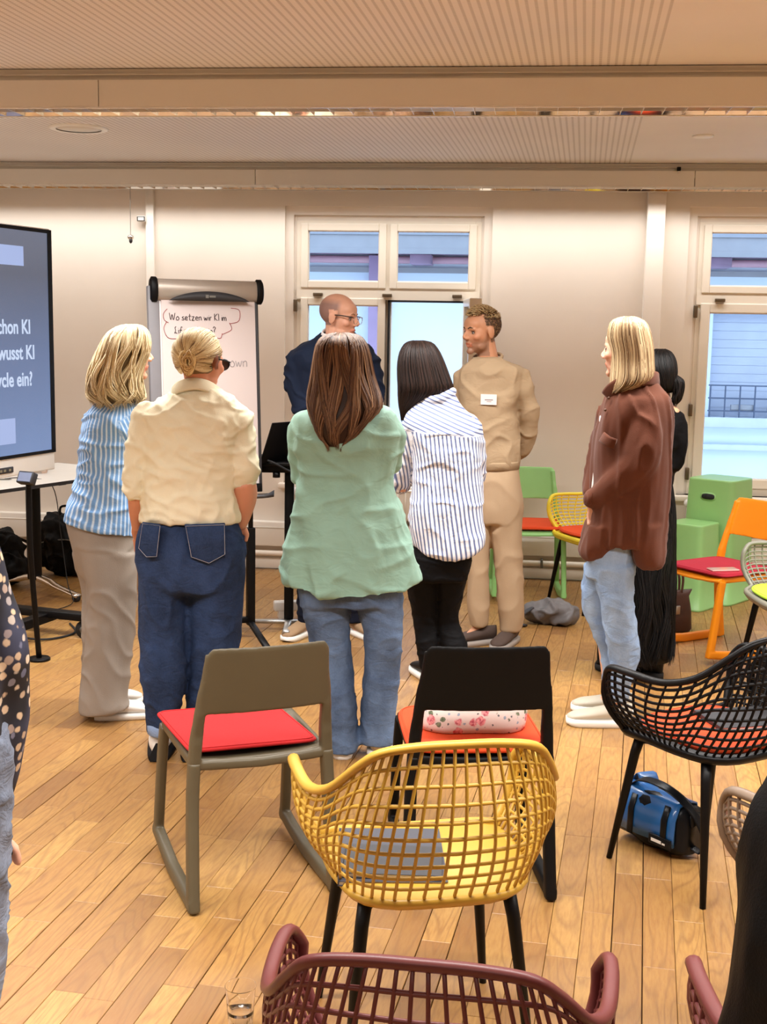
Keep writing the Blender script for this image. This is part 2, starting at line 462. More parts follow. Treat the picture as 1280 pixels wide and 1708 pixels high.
# window reveals' plaster edge + windows
def window(name, q, opened):
    x0, x1, z0, z1 = q; t = empty(name, ((x0+x1)/2, WALL_Y, 0)); t['kind'] = 'structure'
    hw = (x1-x0)/2; YF = 0.05
    g = M_frame
    # stepped reveal board
    bm = nb()
    for s in (-1, 1): box(bm, min(s*hw, s*(hw-0.055)), max(s*hw, s*(hw-0.055)), 0.03, 0.30, z0, z1)
    box(bm, -hw+0.055, hw-0.055, 0.031, 0.30, z1-0.055, z1)
    for s in (-1, 1): box(bm, min(s*(hw-0.054), s*(hw-0.074)), max(s*(hw-0.054), s*(hw-0.074)), 0.055, 0.29, z0, z1-0.056)
    box(bm, -hw+0.075, hw-0.075, 0.055, 0.29, z1-0.092, z1-0.056); obj('reveal', bm, M_wall, t)
    a, b_, top = -hw+0.072, hw-0.072, z1-0.09
    fr = nb(); y0, y1 = YF, YF+0.08
    box(fr, a, a+0.045, y0, y1, z0, top, None, 0.004); box(fr, b_-0.045, b_, y0, y1, z0, top, None, 0.004)
    box(fr, a+0.044, b_-0.044, y0, y1, top-0.035, top); box(fr, a+0.044, b_-0.044, y0+0.001, y1, z0, z0+0.06)
    box(fr, -0.03, 0.03, y0+0.002, y1, 1.92, top-0.03)
    box(fr, a+0.002, b_-0.002, y0-0.01, y1-0.001, 1.845, 1.93)
    if opened: box(fr, -0.025, 0.025, y0+0.02, y1, z0, 1.85)
    obj('window_frame', fr, g, t)
    # upper sashes
    def sash(xa, xb, za, zb, yo=0.0, rail=0.05, M=None, nm='sash'):
        bm = nb(); e = 0.006
        for c in ((xa, xa+rail, za, zb), (xb-rail, xb, za, zb), (xa+rail-0.001, xb-rail+0.001, zb-rail, zb), (xa+rail-0.001, xb-rail+0.001, za, za+rail)):
            box(bm, c[0], c[1], y0-0.018+yo, y1-0.02+yo, c[2], c[3], M, e)
        s = obj(nm, bm, g, t)
        bm = nb(); r = rail-0.004
        for c in ((xa+r, xa+r+0.008, za+r, zb-r), (xb-r-0.008, xb-r, za+r, zb-r), (xa+r, xb-r, zb-r-0.008, zb-r), (xa+r, xb-r, za+r, za+r+0.008)):
            box(bm, c[0], c[1], y0+0.0+yo, y0+0.01+yo, c[2], c[3], M)
        obj('glazing_bead', bm, M_rubber if nm != 'sash' else M_trim, s)
        bm = nb(); box(bm, xa+r, xb-r, y0+0.02+yo, y0+0.026+yo, za+r, zb-r, M)
        obj('pane', bm, M_glass, s)
        return s
    sash(a+0.03, -0.012, 1.918, top-0.018); sash(0.012, b_-0.03, 1.918, top-0.018)
    if opened:
        sash(a+0.03, -0.012, z0+0.05, 1.855)
        bm = nb()   # black gasket all round the opening
        for c in ((0.005, 0.018, z0+0.06, 1.842), (b_-0.052, b_-0.045, z0+0.06, 1.842), (0.005, b_-0.045, 1.832, 1.845)):
            box(bm, c[0], c[1], y0-0.012, y0+0.03, c[2], c[3])
        obj('gasket', bm, M_rubber, t)
        # opened sash swung into the room on its right hinges
        Mx = Matrix.Translation((b_-0.03, y0-0.02, 0)) @ Matrix.Rotation(R(97), 4, 'Z') @ Matrix.Translation((-(b_-0.03), -(y0-0.02), 0))
        sash(0.012, b_-0.03, z0+0.05, 1.855, 0.0, 0.05, Mx, 'opened_sash')
    else:
        sash(a+0.03, b_-0.03+0.0, z0+0.05, 1.855, 0, 0.062)
    # hinges
    hm = mat('hinge_bronze', (110, 96, 78), 0.35, 0.6)
    hs = [(a+0.15, 1.875, 0), (b_-0.15, 1.875, 0), (a-0.002, 1.80, 1), (b_+0.002, 1.80, 1), (a-0.002, 1.16, 1), (a-0.002, 0.74, 1)]
    if opened: hs.append((0.0, 1.875, 0))
    for hx, hz, v in hs:
        bm = nb()
        if v: box(bm, hx-0.012, hx+0.012, y0-0.045, y0-0.01, hz-0.04, hz+0.04, None, 0.004)
        else: box(bm, hx-0.032, hx+0.032, y0-0.04, y0-0.008, hz-0.011, hz+0.011, None, 0.004)
        obj('hinge', bm, hm, t, True)
    bm = nb(); box(bm, -hw-0.03, hw+0.03, -0.06, 0.06, z0-0.035, z0, None, 0.005); obj('window_sill', bm, M_trim, t, True)
    return t
def glass_mat():
    k = NT('window_glass'); k.t.nodes.remove(k.b)
    tr = k.n('ShaderNodeBsdfTransparent'); tr.inputs[0].default_value = (0.93, 0.96, 1, 1); gl = k.n('ShaderNodeBsdfGlossy'); gl.inputs['Roughness'].default_value = 0.02
    fr = k.n('ShaderNodeFresnel'); fr.inputs[0].default_value = 1.35; mx = k.n('ShaderNodeMixShader')
    k.l(fr.outputs[0], mx.inputs[0]); k.l(tr.outputs[0], mx.inputs[1]); k.l(gl.outputs[0], mx.inputs[2]); k.l(mx.outputs[0], k.out.inputs[0])
    return k.m
M_glass = glass_mat()
window('window_1', W1, True); window('window_2', W2, False)

# pilaster, vertical pipe duct, skirting, cable duct, heating pipe
bx('trim_1', 0.71, 0.825, WALL_Y-0.075, WALL_Y+0.002, 0, CEIL, M_wall, bev=0.006, kind='structure')
bm = nb(); box(bm, -2.60, -2.545, WALL_Y-0.035, WALL_Y+0.001, 0, CEIL, None, 0.004); obj('trim_2', bm, M_duct, None, True, 'structure')
bm = nb(); box(bm, XL, XR, WALL_Y-0.022, WALL_Y+0.001, 0, 0.075, None, 0.004); obj('baseboard_back', bm, M_trim, None, True, 'structure')
for nm, xa, xb in (('trim_3', XL, -1.62), ('trim_4', -1.60, XR)):
    bm = nb(); box(bm, xa, xb, WALL_Y-0.068, WALL_Y+0.001, 0.165, 0.335, None, 0.006); box(bm, xa, xb, WALL_Y-0.073, WALL_Y-0.066, 0.29, 0.297)
    obj(nm, bm, M_duct, None, True, 'structure')
hp = thing('heating_pipe', 'beige painted heating pipe running low along the back wall', 'pipe', (0, WALL_Y-0.056, 0.115))
bm = nb(); tube(bm, [(XL+0.1, 0, 0), (XR-0.1, 0, 0)], 0.02, 14); obj('pipe', bm, M_trim, hp, True)
for x in (-4, -2.2, -0.3, 0.12, 1.4, 3):
    bm = nb(); box(bm, x-0.008, x+0.008, -0.028, 0.03, -0.03, 0.03, None, 0.003); obj('bracket', bm, M_greym, hp, True)

# junction box + hanging cable device on the wall
jb = thing('junction_box', 'small white socket box with two dark dots on the wall duct, upper left', 'socket', tuple(at_y(236, 365, WALL_Y-0.045)))
bm = nb(); box(bm, -0.028, 0.028, -0.012, 0.012, -0.018, 0.018, None, 0.003); obj('body', bm, M_whitep, jb, True)
bm = nb(); box(bm, -0.026, 0.026, -0.0135, -0.0115, 0.010, 0.014); box(bm, -0.026, 0.026, -0.0135, -0.0115, -0.015, -0.011)
for s in (-1, 1): box(bm, s*0.024-0.003, s*0.024+0.003, -0.0135, -0.0115, -0.015, 0.014)
obj('seam', bm, M_rubber, jb)
cb = thing('hanging_sensor', 'small chrome microphone hanging on a thin wire near the wall', 'sensor', tuple(at_y(218, 396, WALL_Y-0.12)))
bm = nb(); tube(bm, [(0, 0, 0.02), (0.0, 0, 0.35)], 0.0018, 6); obj('wire', bm, M_greym, cb, True)
bm = nb(); ellipsoid(bm, (0, 0, 0), (0.022, 0.022, 0.018)); obj('head', bm, M_chrome, cb, True)
bm = nb(); ellipsoid(bm, (0.004, -0.01, -0.022), (0.012, 0.012, 0.018)); obj('clip', bm, M_graph, cb, True)

# radiators under the windows
def radiator(x0, x1, label):
    t = thing('radiator', label, 'radiator', ((x0+x1)/2, WALL_Y-0.09, 0.0)); hw = (x1-x0)/2
    bm = nb(); n = int((x1-x0)/0.05)
    for i in range(n):
        xa = -hw+i*(2*hw)/n; box(bm, xa+0.004, xa+2*hw/n-0.004, -0.035, 0.0, 0.38, 0.575, None, 0.006)
    box(bm, -hw, hw, -0.028, 0.03, 0.385, 0.57); obj('panel', bm, M_trim, t, True)
    bm = nb(); box(bm, -hw, hw, -0.04, 0.035, 0.575, 0.585, None, 0.003); obj('top_grille', bm, M_trim, t, True)
    for s in (-0.6, 0.6):
        bm = nb(); box(bm, s*hw-0.012, s*hw+0.012, 0.02, 0.085, 0.42, 0.50); obj('wall_bracket', bm, M_trim, t)
    v = nb(); tube(v, [(-hw-0.045, -0.01, 0.56), (-hw+0.01, -0.01, 0.56)], 0.012, 10); tube(v, [(-hw-0.045, -0.01, 0.13), (-hw-0.045, -0.01, 0.56)], 0.009, 10); obj('valve_pipe', v, M_trim, t, True)
    v = nb(); tube(v, [(-hw-0.045, -0.07, 0.56), (-hw-0.045, 0.0, 0.56)], 0.026, 16); obj('thermostat', v, M_whitep, t, True)
radiator(-1.52, -0.34, 'white panel radiator with thermostat knob under the left window')
radiator(1.10, 2.25, 'white panel radiator under the right-hand window behind the green block seat')

# ------------------------------------------------------------ building across the street
def outside():
    M_f = wall_mat('facade_plaster', (206, 218, 232)); M_f2 = mat('facade_trim', (190, 198, 208), 0.7)
    M_pr = mat('painted_timber', (150, 128, 150), 0.6, var=0.15); M_gut = mat('zinc', (150, 152, 158), 0.4, 0.4)
    M_sh = mat('grey_shutter', (176, 182, 196), 0.6, var=0.04); M_rd = mat('grey_roof', (120, 124, 132), 0.8)
    t = thing('facade_building', 'pale plastered house front across the street, seen through the windows', 'building', (0.5, 12.3, -3.2))
    Z = 3.2
    # wall with recessed window (positions relative to empty)
    wx0, wx1, wz0, wz1 = 1.20, 2.85, 0.87+Z, 1.84+Z
    bm = nb()
    box(bm, -9, wx0, 0, 0.3, 0, 2.35+Z); box(bm, wx1, 9, 0, 0.3, 0, 2.35+Z)
    box(bm, wx0, wx1, 0, 0.3, 0, wz0); box(bm, wx0, wx1, 0, 0.3, wz1, 2.35+Z); obj('wall', bm, M_f, t)
    wn = bx('window', wx0, wx1, 0.14, 0.17, wz0, wz1, M_sh, t)
    for i in range(12):
        z = wz0+(i+0.5)*(wz1-wz0)/12
        bx('slat', wx0+0.01, wx1-0.01, 0.134, 0.14, z-0.039, z+0.039, M_sh, wn)
    bx('ledge', wx0-0.15, wx1+0.15, -0.10, 0.05, wz0-0.10, wz0, M_f2, t, 0.01)
    bx('cornice', -9, 9, -0.06, 0.02, wz0-0.32, wz0-0.26, M_f2, t, 0.01)
    bx('cornice', -9, 9, -0.05, 0.02, 0.02+Z-0.2, 0.06+Z-0.2, M_f2, t, 0.01)
    rl = nb()
    for z in (wz0+0.06, wz0+0.18, wz0+0.30): box(rl, wx0-0.02, wx1+0.02, -0.09, -0.08, z-0.006, z+0.006)
    n = 12
    for i in range(n+1):
        x = wx0+i*(wx1-wx0)/n; box(rl, x-0.006, x+0.006, -0.092, -0.078, wz0, wz0+0.30)
    obj('railing', rl, mat('iron_railing', (70, 82, 104), 0.5), t)
    for i in range(4):
        x = wx0+0.2+i*0.34; bx('planter', x, x+0.22, -0.07, -0.01, wz0+0.06, wz0+0.12, M_gut, t, 0.005)
    # eaves: soffit, gutter, rafters ends, roof
    bx('soffit', -9, 9, -0.55, 0.3, 2.35+Z, 2.40+Z, M_pr, t)
    bx('fascia', -9, 9, -0.58, -0.55, 2.33+Z, 2.50+Z, M_gut, t)
    bx('plate', -9, 9, -0.03, 0.02, 2.18+Z, 2.23+Z, M_gut, t)
    bm = nb(); tube(bm, [(-9, -0.05, 2.30+Z), (9, -0.05, 2.30+Z)], 0.035, 10); obj('gutter_pipe', bm, mat('pink_pipe', (190, 150, 160), 0.5), t, True)
    for x in (-3.1, -1.56, -0.2, 1.2, 2.6, 4.0): bx('rafter', x-0.10, x+0.10, -0.3, 0.02, 2.25+Z, 2.345+Z, M_pr, t, 0.01)
    bx('downpipe', -2.07, -1.95, -0.12, 0.0, 0, 2.34+Z, mat('mauve_pipe', (160, 138, 168), 0.6), t, 0.01)
    bm = nb(); vs = [bm.verts.new(p) for p in ((-9, -0.6, 2.5+Z), (9, -0.6, 2.5+Z), (9, 3, 4.6+Z), (-9, 3, 4.6+Z), (-9, 3, 2.5+Z), (9, 3, 2.5+Z))]
    for q in ((0, 1, 2, 3), (3, 2, 5, 4), (0, 4, 5, 1), (0, 3, 4), (1, 5, 2)): bm.faces.new([vs[i] for i in q])
    obj('roof', bm, M_rd, t)
    bx('ground_street', -14, 14, 8.9, 24, -3.3, -3.2, mat('asphalt', (120, 122, 126), 0.9), kind='structure')
outside()

# ============================================================ furniture
# ---- one-piece rocking plastic chair
def bar_sides(bm, s):
    pass
def rocker_meshes():
    out = {}
    # backrest: panel + two uprights + cross rail at the seat
    bm = nb()
    rings = []
    NX = 30
    for i in range(NX+1):
        u = -1+2*i/NX; u = sin(u*pi/2)*0.55+u*0.45
        yb = -0.020*(1-u*u)      # bowed backwards in the middle
        ce = max(0, (abs(u)-0.86)/0.14); zt = 0.787-0.030*(1-sqrt(max(0, 1-ce*ce)))
        zl = 0.585
        ring = []
        wT, wB = 0.178, 0.192
        for z, yo in ((zl, 0), ((zl+zt)/2, 0), (zt-0.012, 0), (zt, 0.003), (zt, 0.009), (zt-0.012, 0.012), ((zl+zt)/2, 0.013), (zl, 0.013)):
            k = (z-0.585)/0.2
            ring.append(Vector((u*(wB+(wT-wB)*k), -0.240-0.045*k+yb+yo, z)))
        rings.append(ring)
    ringbridge(bm, rings)
    for s in (-1, 1):
        rbar(bm, cr([(s*0.168, -0.268, 0.765), (s*0.176, -0.25, 0.69), (s*0.186, -0.230, 0.60), (s*0.194, -0.205, 0.50), (s*0.199, -0.198, 0.425)], 14), [0.026]*5+[0.032]*4+[0.036]*5, [0.016]*4+[0.024]*3+[0.034]*3+[0.044]*4, n=12)
    rbar(bm, [(-0.195, -0.203, 0.425), (0, -0.215, 0.42), (0.195, -0.203, 0.425)], 0.03, 0.026, side=(0, 0, 1))
    out['backrest'] = remesh(bm, 0.0045, 5)
    # seat
    bm = nb(); rings = []
    for j in range(13):
        v = j/12; y = -0.205+0.425*v; hw = 0.196+0.008*v
        zc = 0.435+0.006*v-0.020*sin(pi*min(1, v*1.15))+(-0.02*max(0, (v-0.85)/0.15)**2)
        rings.append([Vector((hw*c, y, zc+t+0.010*abs(c)**3)) for c, t in ((-1, 0), (-0.6, 0), (-0.2, 0), (0.2, 0), (0.6, 0), (1, 0), (1, -0.016), (0.6, -0.014), (0.2, -0.014), (-0.2, -0.014), (-0.6, -0.014), (-1, -0.016))])
    ringbridge(bm, rings)
    for s in (-1, 1): rbar(bm, [(s*0.2, -0.2, 0.425), (s*0.203, 0, 0.427), (s*0.205, 0.19, 0.43)], 0.018, 0.032)
    rbar(bm, [(-0.2, 0.195, 0.425), (0.2, 0.195, 0.425)], 0.024, 0.02, side=(0, 1, 0))
    out['seat'] = remesh(bm, 0.0045, 4)
    for s, nm in ((-1, 'side_l'), (1, 'side_r')):
        bm = nb()
        rbar(bm, cr([(s*0.199, -0.2, 0.435), (s*0.205, -0.203, 0.32), (s*0.210, -0.222, 0.15), (s*0.214, -0.245, 0.005)], 12), 0.036, [0.048]*6+[0.050]*6)
        rbar(bm, cr([(s*0.203, 0.19, 0.425), (s*0.208, 0.215, 0.3), (s*0.212, 0.25, 0.10), (s*0.213, 0.262, 0.035)], 12), 0.032, 0.044)
        rbar(bm, [(s*0.214, -0.264, 0.024), (s*0.214, -0.1, 0.024), (s*0.214, 0.03, 0.024), (s*0.213, 0.15, 0.038), (s*0.213, 0.275, 0.058)], 0.036, [0.042, 0.048, 0.048, 0.046, 0.042], side=(1, 0, 0))
        out[nm] = remesh(bm, 0.0045, 4)
    return out
RK = rocker_meshes()
def set_mat(o, m):
    if not o.data.materials: o.data.materials.append(m)
    o.material_slots[0].link = 'OBJECT'; o.material_slots[0].material = m
def rocker(loc, rz, m, label, group=None):
    t = thing('rocking_chair', label, 'chair', loc, R(rz), group)
    for nm, key in (('backrest', 'backrest'), ('seat', 'seat'), ('leg', 'side_l'), ('leg', 'side_r')):
        o = bpy.data.objects.new(nm, RK[key]); COL.objects.link(o); o.parent = t; set_mat(o, m)
    return t
M_oliv = mat('olive_brown_plastic', (84, 75, 56), 0.45, var=0.05, bump=0.05, bs=400)
M_blackc = mat('black_chair_plastic', (7, 6, 6), 0.55, var=0.1, bump=0.05, bs=400)
M_orange = mat('orange_plastic', (238, 142, 16), 0.4, var=0.04)
M_green = mat('light_green_plastic', (140, 196, 118), 0.4, var=0.04)
rocker((-0.835, 3.64, 0), 28, M_oliv, 'olive-brown one-piece chair with a red seat pad in the foreground')
rocker((-0.145, 3.765, 0), 11, M_blackc, 'black one-piece chair with a floral bag on its orange seat pad')
rocker((1.03, 6.68, 0), 127, M_orange, 'bright orange one-piece chair with a crimson seat pad')
rocker((0.02, 7.90, 0), 184, M_green, 'light green one-piece chair against the wall behind the man in beige')

# ---- cushions
def pad(name, label, loc, rz, w, d, th, m, group=None, rnd=3.5, tilt=(0, 0), sag=0.0, seam=True):
    t = thing(name, label, 'cushion', loc, R(rz), group)
    t.rotation_euler = (R(tilt[0]), R(tilt[1]), R(rz))
    bm = nb(); rings = []
    prof = [(0.90, 0.0), (0.985, 0.12), (1.0, 0.4), (1.0, 0.6), (0.985, 0.88), (0.93, 1.0), (0.6, 1.04), (0.2, 1.05)]
    for k, h in prof:
        ring = []
        for i in range(48):
            a = 2*pi*i/48; c, s = cos(a), sin(a)
            x = math.copysign(abs(c)**(2/rnd), c)*w/2*k; y = math.copysign(abs(s)**(2/rnd), s)*d/2*k
            ring.append(Vector((x, y, h*th+sag*((2*x/w)**2+(2*y/d)**2))))
        rings.append(ring)
    ringbridge(bm, rings); obj('pad', bm, m, t, True)
    if seam:
        bm = nb(); ring = []
        for i in range(64):
            a = 2*pi*i/64; c, s = cos(a), sin(a)
            x = math.copysign(abs(c)**(2/rnd), c)*w/2*0.955; y = math.copysign(abs(s)**(2/rnd), s)*d/2*0.955
            ring.append(Vector((x, y, th*0.985+sag*((2*x/w)**2+(2*y/d)**2))))
        tube(bm, ring, 0.0022, 5, True); obj('stitching', bm, m, t, True)
    return t
def fabric(name, c, bs=500): return mat(name, c, 0.9, var=0.05, bump=0.35, bs=bs, sheen=0.0)
M_red = fabric('red_felt', (178, 26, 28)); M_ofab = fabric('orange_felt', (218, 74, 30)); M_crim = fabric('crimson_felt', (172, 32, 52))
M_lime = fabric('lime_felt', (176, 218, 60))
pad('seat_cushion', 'red square felt seat pad lying on the olive-brown chair', (-0.865, 3.655, 0.446), 31, 0.40, 0.40, 0.013, M_red, tilt=(0, 2), rnd=16)
pad('seat_cushion', 'orange felt seat pad under the floral bag on the black chair', (-0.15, 3.745, 0.446), 11, 0.42, 0.42, 0.022, M_ofab, rnd=6)
pad('seat_cushion', 'crimson felt seat pad lying on the bright orange chair', (1.03, 6.66, 0.446), 129, 0.42, 0.41, 0.016, M_crim, rnd=9)
pad('seat_cushion', 'orange-red felt seat pad on the light green chair by the wall', (0.02, 7.90, 0.446), 184, 0.40, 0.40, 0.018, M_ofab, rnd=7)

# ---- lattice armchair: one moulded shell, tapered steel legs
BASE = [(0, -0.222, 0.452), (0.12, -0.214, 0.452), (0.192, -0.165, 0.452), (0.222, -0.07, 0.455), (0.230, 0.03, 0.458), (0.222, 0.155, 0.452)]
RIM = [(0, -0.300, 0.822), (0.09, -0.298, 0.820), (0.165, -0.285, 0.806), (0.205, -0.245, 0.765), (0.252, -0.165, 0.692), (0.282, -0.06, 0.657), (0.293, 0.07, 0.656), (0.290, 0.155, 0.650), (0.274, 0.190, 0.610)]
def curve_half(P, t):
    n = len(P)-1; t = max(0, min(1, t))*n; k = min(int(t), n-1); f_ = t-k
    g = lambda q: np.array((-P[1][0], P[1][1], P[1][2])) if q < 0 else np.array(P[min(q, n)], float)
    a, b, c, d = g(k-1), g(k), g(k+1), g(k+2)
    return 0.5*((2*b)+(-a+c)*f_+(2*a-5*b+4*c-d)*f_*f_+(-a+3*b-3*c+d)*f_**3)
def shell(a, h):
    s = -1 if a < 0 else 1; t = abs(a)
    tb = t*1.75 if t < 0.29 else 0.5075+(t-0.29)*0.4925/0.71
    b = curve_half(BASE, tb); r = curve_half(RIM, t)
    p = b*(1-h)+r*h
    o = np.array([b[0]+r[0], b[1]+r[1]+0.06, 0.0]); o /= (np.linalg.norm(o)+1e-6)
    p = p+o*(0.040*sin(pi*h)*(1-0.35*t))
    p[2] -= 0.022*sin(pi*h)*(1-t)
    return Vector((s*p[0], p[1], p[2]))
def lattice_meshes():
    out = {}
    bm = nb()
    NH = 10
    ts = [0.0312*(i+0.5) for i in range(9)]+[0.325+0.056*i for i in range(12)]
    for a in ts+[-q for q in ts]:
        tube(bm, [shell(a, h/9.0) for h in range(10)], 0.0048, 6, flat=0.8)
    for j in range(1, NH):
        h = j/NH
        tube(bm, [shell(-1+2*i/60, h) for i in range(61)], 0.0046, 6, flat=0.8)
    me = bpy.data.meshes.new('lattice'); bm.to_mesh(me); bm.free(); out['lattice'] = me
    # rim
    bm = nb(); loop = [shell(-1+2*i/64, 1) for i in range(65)]
    loop += [shell(1, h) for h in (0.85, 0.7, 0.5, 0.3, 0.15, 0.03)]
    front = cr([shell(1, 0), (0.185, 0.200, 0.440), (0.09, 0.208, 0.436), (-0.09, 0.208, 0.436), (-0.185, 0.200, 0.440), shell(-1, 0)], 13)
    loop += [Vector(p) for p in front[1:-1]]
    loop += [shell(-1, h) for h in (0.03, 0.15, 0.3, 0.5, 0.7, 0.85)]
    tube(bm, loop, 0.0140, 10, True, flat=0.75)
    me = bpy.data.meshes.new('rim'); bm.to_mesh(me); bm.free(); out['rim'] = me
    # seat: dished plate within the base outline
    bm = nb(); L = [shell(-1+2*i/40, 0) for i in range(41)]+[Vector(p) for p in front[1:-1]]
    c = Vector((0, 0.02, 0.44)); rings = []
    for k, dz in ((1.0, 0.0), (1.03, -0.012), (0.97, -0.03), (0.5, -0.036), (0.12, -0.036)):
        rings.append([Vector((c.x+(p.x-c.x)*k, c.y+(p.y-c.y)*k, p.z+dz)) for p in L])
    top = []
    for k, dz in ((0.12, -0.018), (0.4, -0.017), (0.75, -0.012), (0.95, -0.003)):
        top.append([Vector((c.x+(p.x-c.x)*k, c.y+(p.y-c.y)*k, p.z+dz)) for p in L])
    ringbridge(bm, rings[::-1]+top[::-1][:0]+[], True)
    rr = ringbridge(bm, top+[rings[0]], True)
    bmesh.ops.remove_doubles(bm, verts=bm.verts[:], dist=1e-5)
    me = bpy.data.meshes.new('seat'); bmesh.ops.recalc_face_normals(bm, faces=bm.faces[:]); bm.to_mesh(me); bm.free(); out['seat'] = me
    for nm, sx, sy in (('leg0', -1, -1), ('leg1', 1, -1), ('leg2', -1, 1), ('leg3', 1, 1)):
        bm = nb(); tube(bm, [(sx*0.165, sy*0.14, 0.418), (sx*0.175, sy*0.152, 0.36), (sx*0.215, sy*0.205, 0.0)], [0.017, 0.016, 0.0095], 12)
        me = bpy.data.meshes.new('leg'); bm.to_mesh(me); bm.free(); out[nm] = me
    bm = nb()
    for s in (-1, 1):
        rbar(bm, [(s*0.165, -0.14, 0.405), (s*0.03, -0.0, 0.402), (s*0.03, 0.0, 0.402), (s*0.165, 0.14, 0.405)], 0.02, 0.026, side=(0, 0, 1), n=8)
    lathe(bm, [(0.05, 0), (0.05, 0.018)], 16, (0, 0, 0.393))
    me = bpy.data.meshes.new('frame'); bm.to_mesh(me); bm.free(); out['leg_frame'] = me
    for k in out: out[k].polygons.foreach_set('use_smooth', [True]*len(out[k].polygons))
    return out
LT = lattice_meshes()
def lattice_chair(loc, rz, m, label, seatm=None, group=None):
    t = thing('lattice_armchair', label, 'chair', loc, R(rz), group)
    for nm, key, mm in (('seat', 'seat', seatm or m), ('rim', 'rim', m), ('lattice', 'lattice', m), ('leg_frame', 'leg_frame', M_black), ('leg', 'leg0', M_black), ('leg', 'leg1', M_black), ('leg', 'leg2', M_black), ('leg', 'leg3', M_black)):
        o = bpy.data.objects.new(nm, LT[key]); COL.objects.link(o); o.parent = t; set_mat(o, mm)
    return t
def plastic(name, c): return mat(name, c, 0.4, var=0.03, bump=0.04, bs=500)
M_yel = plastic('yellow_plastic', (180, 140, 50)); M_yel2 = plastic('lemon_plastic', (236, 216, 60))
M_burg = plastic('burgundy_plastic', (96, 44, 42)); M_blk = plastic('black_shell_plastic', (9, 8, 9)); M_taupe = plastic('taupe_plastic', (116, 98, 82)); M_grey = plastic('grey_plastic', (134, 132, 118))
lattice_chair((-0.21, 2.80, 0), 18, M_yel, 'yellow lattice armchair seen from behind with a dark notebook on its seat')
lattice_chair((0.60, 3.87, 0), 38, M_blk, 'black lattice armchair with an orange seat pad at the right')
lc = lattice_chair((-0.115, 1.90, 0), -2, M_burg, 'burgundy lattice armchair at the bottom centre edge, nearest the viewer'); lc.scale = (0.95, 0.86, 0.97)
lattice_chair((0.60, 1.86, 0), 4, M_burg, 'burgundy lattice armchair in the bottom right corner beside the black coat')
lattice_chair((0.81, 2.86, 0), 38, M_taupe, 'taupe lattice armchair with a red seat pad at the right edge')
lattice_chair((1.30, 5.98, 0), 100, M_grey, 'grey lattice armchair with a lime green seat pad at the right edge')
lattice_chair((0.44, 7.64, 0), 118, M_yel2, 'lemon yellow lattice armchair with an orange seat pad near the wall')
pad('seat_cushion', 'orange felt seat pad on the black lattice armchair', (0.605, 3.865, 0.447), 38, 0.40, 0.40, 0.020, M_ofab, rnd=3)
pad('seat_cushion', 'red felt seat pad on the taupe lattice armchair', (0.81, 2.86, 0.447), 38, 0.38, 0.38, 0.018, M_red, rnd=3)
pad('seat_cushion', 'lime green felt seat pad on the grey lattice armchair', (1.29, 5.98, 0.447), 100, 0.42, 0.40, 0.018, M_lime, rnd=3, sag=0.006)
pad('seat_cushion', 'orange felt seat pad on the lemon yellow lattice armchair', (0.43, 7.64, 0.447), 118, 0.42, 0.40, 0.016, M_ofab, rnd=3, sag=0.006)

# ---- notebooks
def notebook(label, loc, rz, w, h, m, th=0.014, tilt=0):
    t = thing('notebook', label, 'notebook', loc, R(rz)); t.rotation_euler = (R(tilt), 0, R(rz))
    bm = nb(); box(bm, -w/2, w/2, -h/2, h/2, th-0.002, th, None, 0.0008); obj('cover', bm, m, t)
    bm = nb(); box(bm, -w/2, w/2, -h/2, h/2, 0, 0.002, None, 0.0008); obj('back_cover', bm, m, t)
    bm = nb(); box(bm, -w/2+0.002, w/2-0.004, -h/2+0.003, h/2-0.003, 0.002, th-0.002); obj('pages', bm, M_whitep, t)
    bm = nb(); box(bm, -w/2-0.001, -w/2+0.002, -h/2, h/2, 0, th); obj('spine', bm, m, t)
    return t
M_slate = mat('slate_cover', (62, 62, 70), 0.6); M_slate2 = mat('charcoal_cover', (48, 47, 50), 0.55)
notebook('slate grey notebook lying on the yellow lattice chair seat, lower of two', (-0.285, 2.78, 0.446), 8, 0.245, 0.30, M_slate, 0.012)
notebook('charcoal notebook on top of the slate one on the yellow chair', (-0.275, 2.72, 0.459), 4, 0.225, 0.16, M_slate2, 0.012)
notebook('dark grey notebook lying on the orange pad of the black lattice armchair', (0.70, 3.93, 0.469), 20, 0.24, 0.19, M_slate2, 0.012)
ph = thing('phone', 'slim pink-cased phone lying on the crimson seat pad', 'phone', (1.02, 6.52, 0.4625), R(18))
bm = nb(); box(bm, -0.075, 0.075, -0.036, 0.036, 0, 0.008, None, 0.003); obj('case', bm, mat('pink_case', (222, 170, 160), 0.4), ph, True)
bm = nb(); box(bm, -0.072, 0.072, -0.033, 0.033, 0.0078, 0.0088, None, 0.0004); obj('screen', bm, mat('phone_glass', (196, 150, 140), 0.15), ph)

# ---- plastic cup on the floor
cup = thing('plastic_cup', 'clear plastic cup with water standing on the floor beside the burgundy chair', 'cup', (-0.635, 2.74, 0.0))
def clear(name, tint=(1, 1, 1, 1), ior=1.45, rough=0.02):
    k = NT(name); k.b.inputs['Base Color'].default_value = tint; k.b.inputs['Transmission Weight'].default_value = 1.0
    k.b.inputs['Roughness'].default_value = rough; k.b.inputs['IOR'].default_value = ior; return k.m
M_clear = clear('clear_plastic', ior=1.2); M_water = clear('water', ior=1.33)
bm = nb(); lathe(bm, [(0.001, 0.002), (0.027, 0.002), (0.028, 0.0), (0.0365, 0.12), (0.038, 0.121), (0.0372, 0.1225), (0.0355, 0.12), (0.0272, 0.004), (0.001, 0.0038)], 32, cap=False); obj('cup_wall', bm, M_clear, cup, True)
bm = nb(); lathe(bm, [(0.0265, 0.006), (0.0315, 0.062)], 32); obj('water', bm, M_water, cup, True)

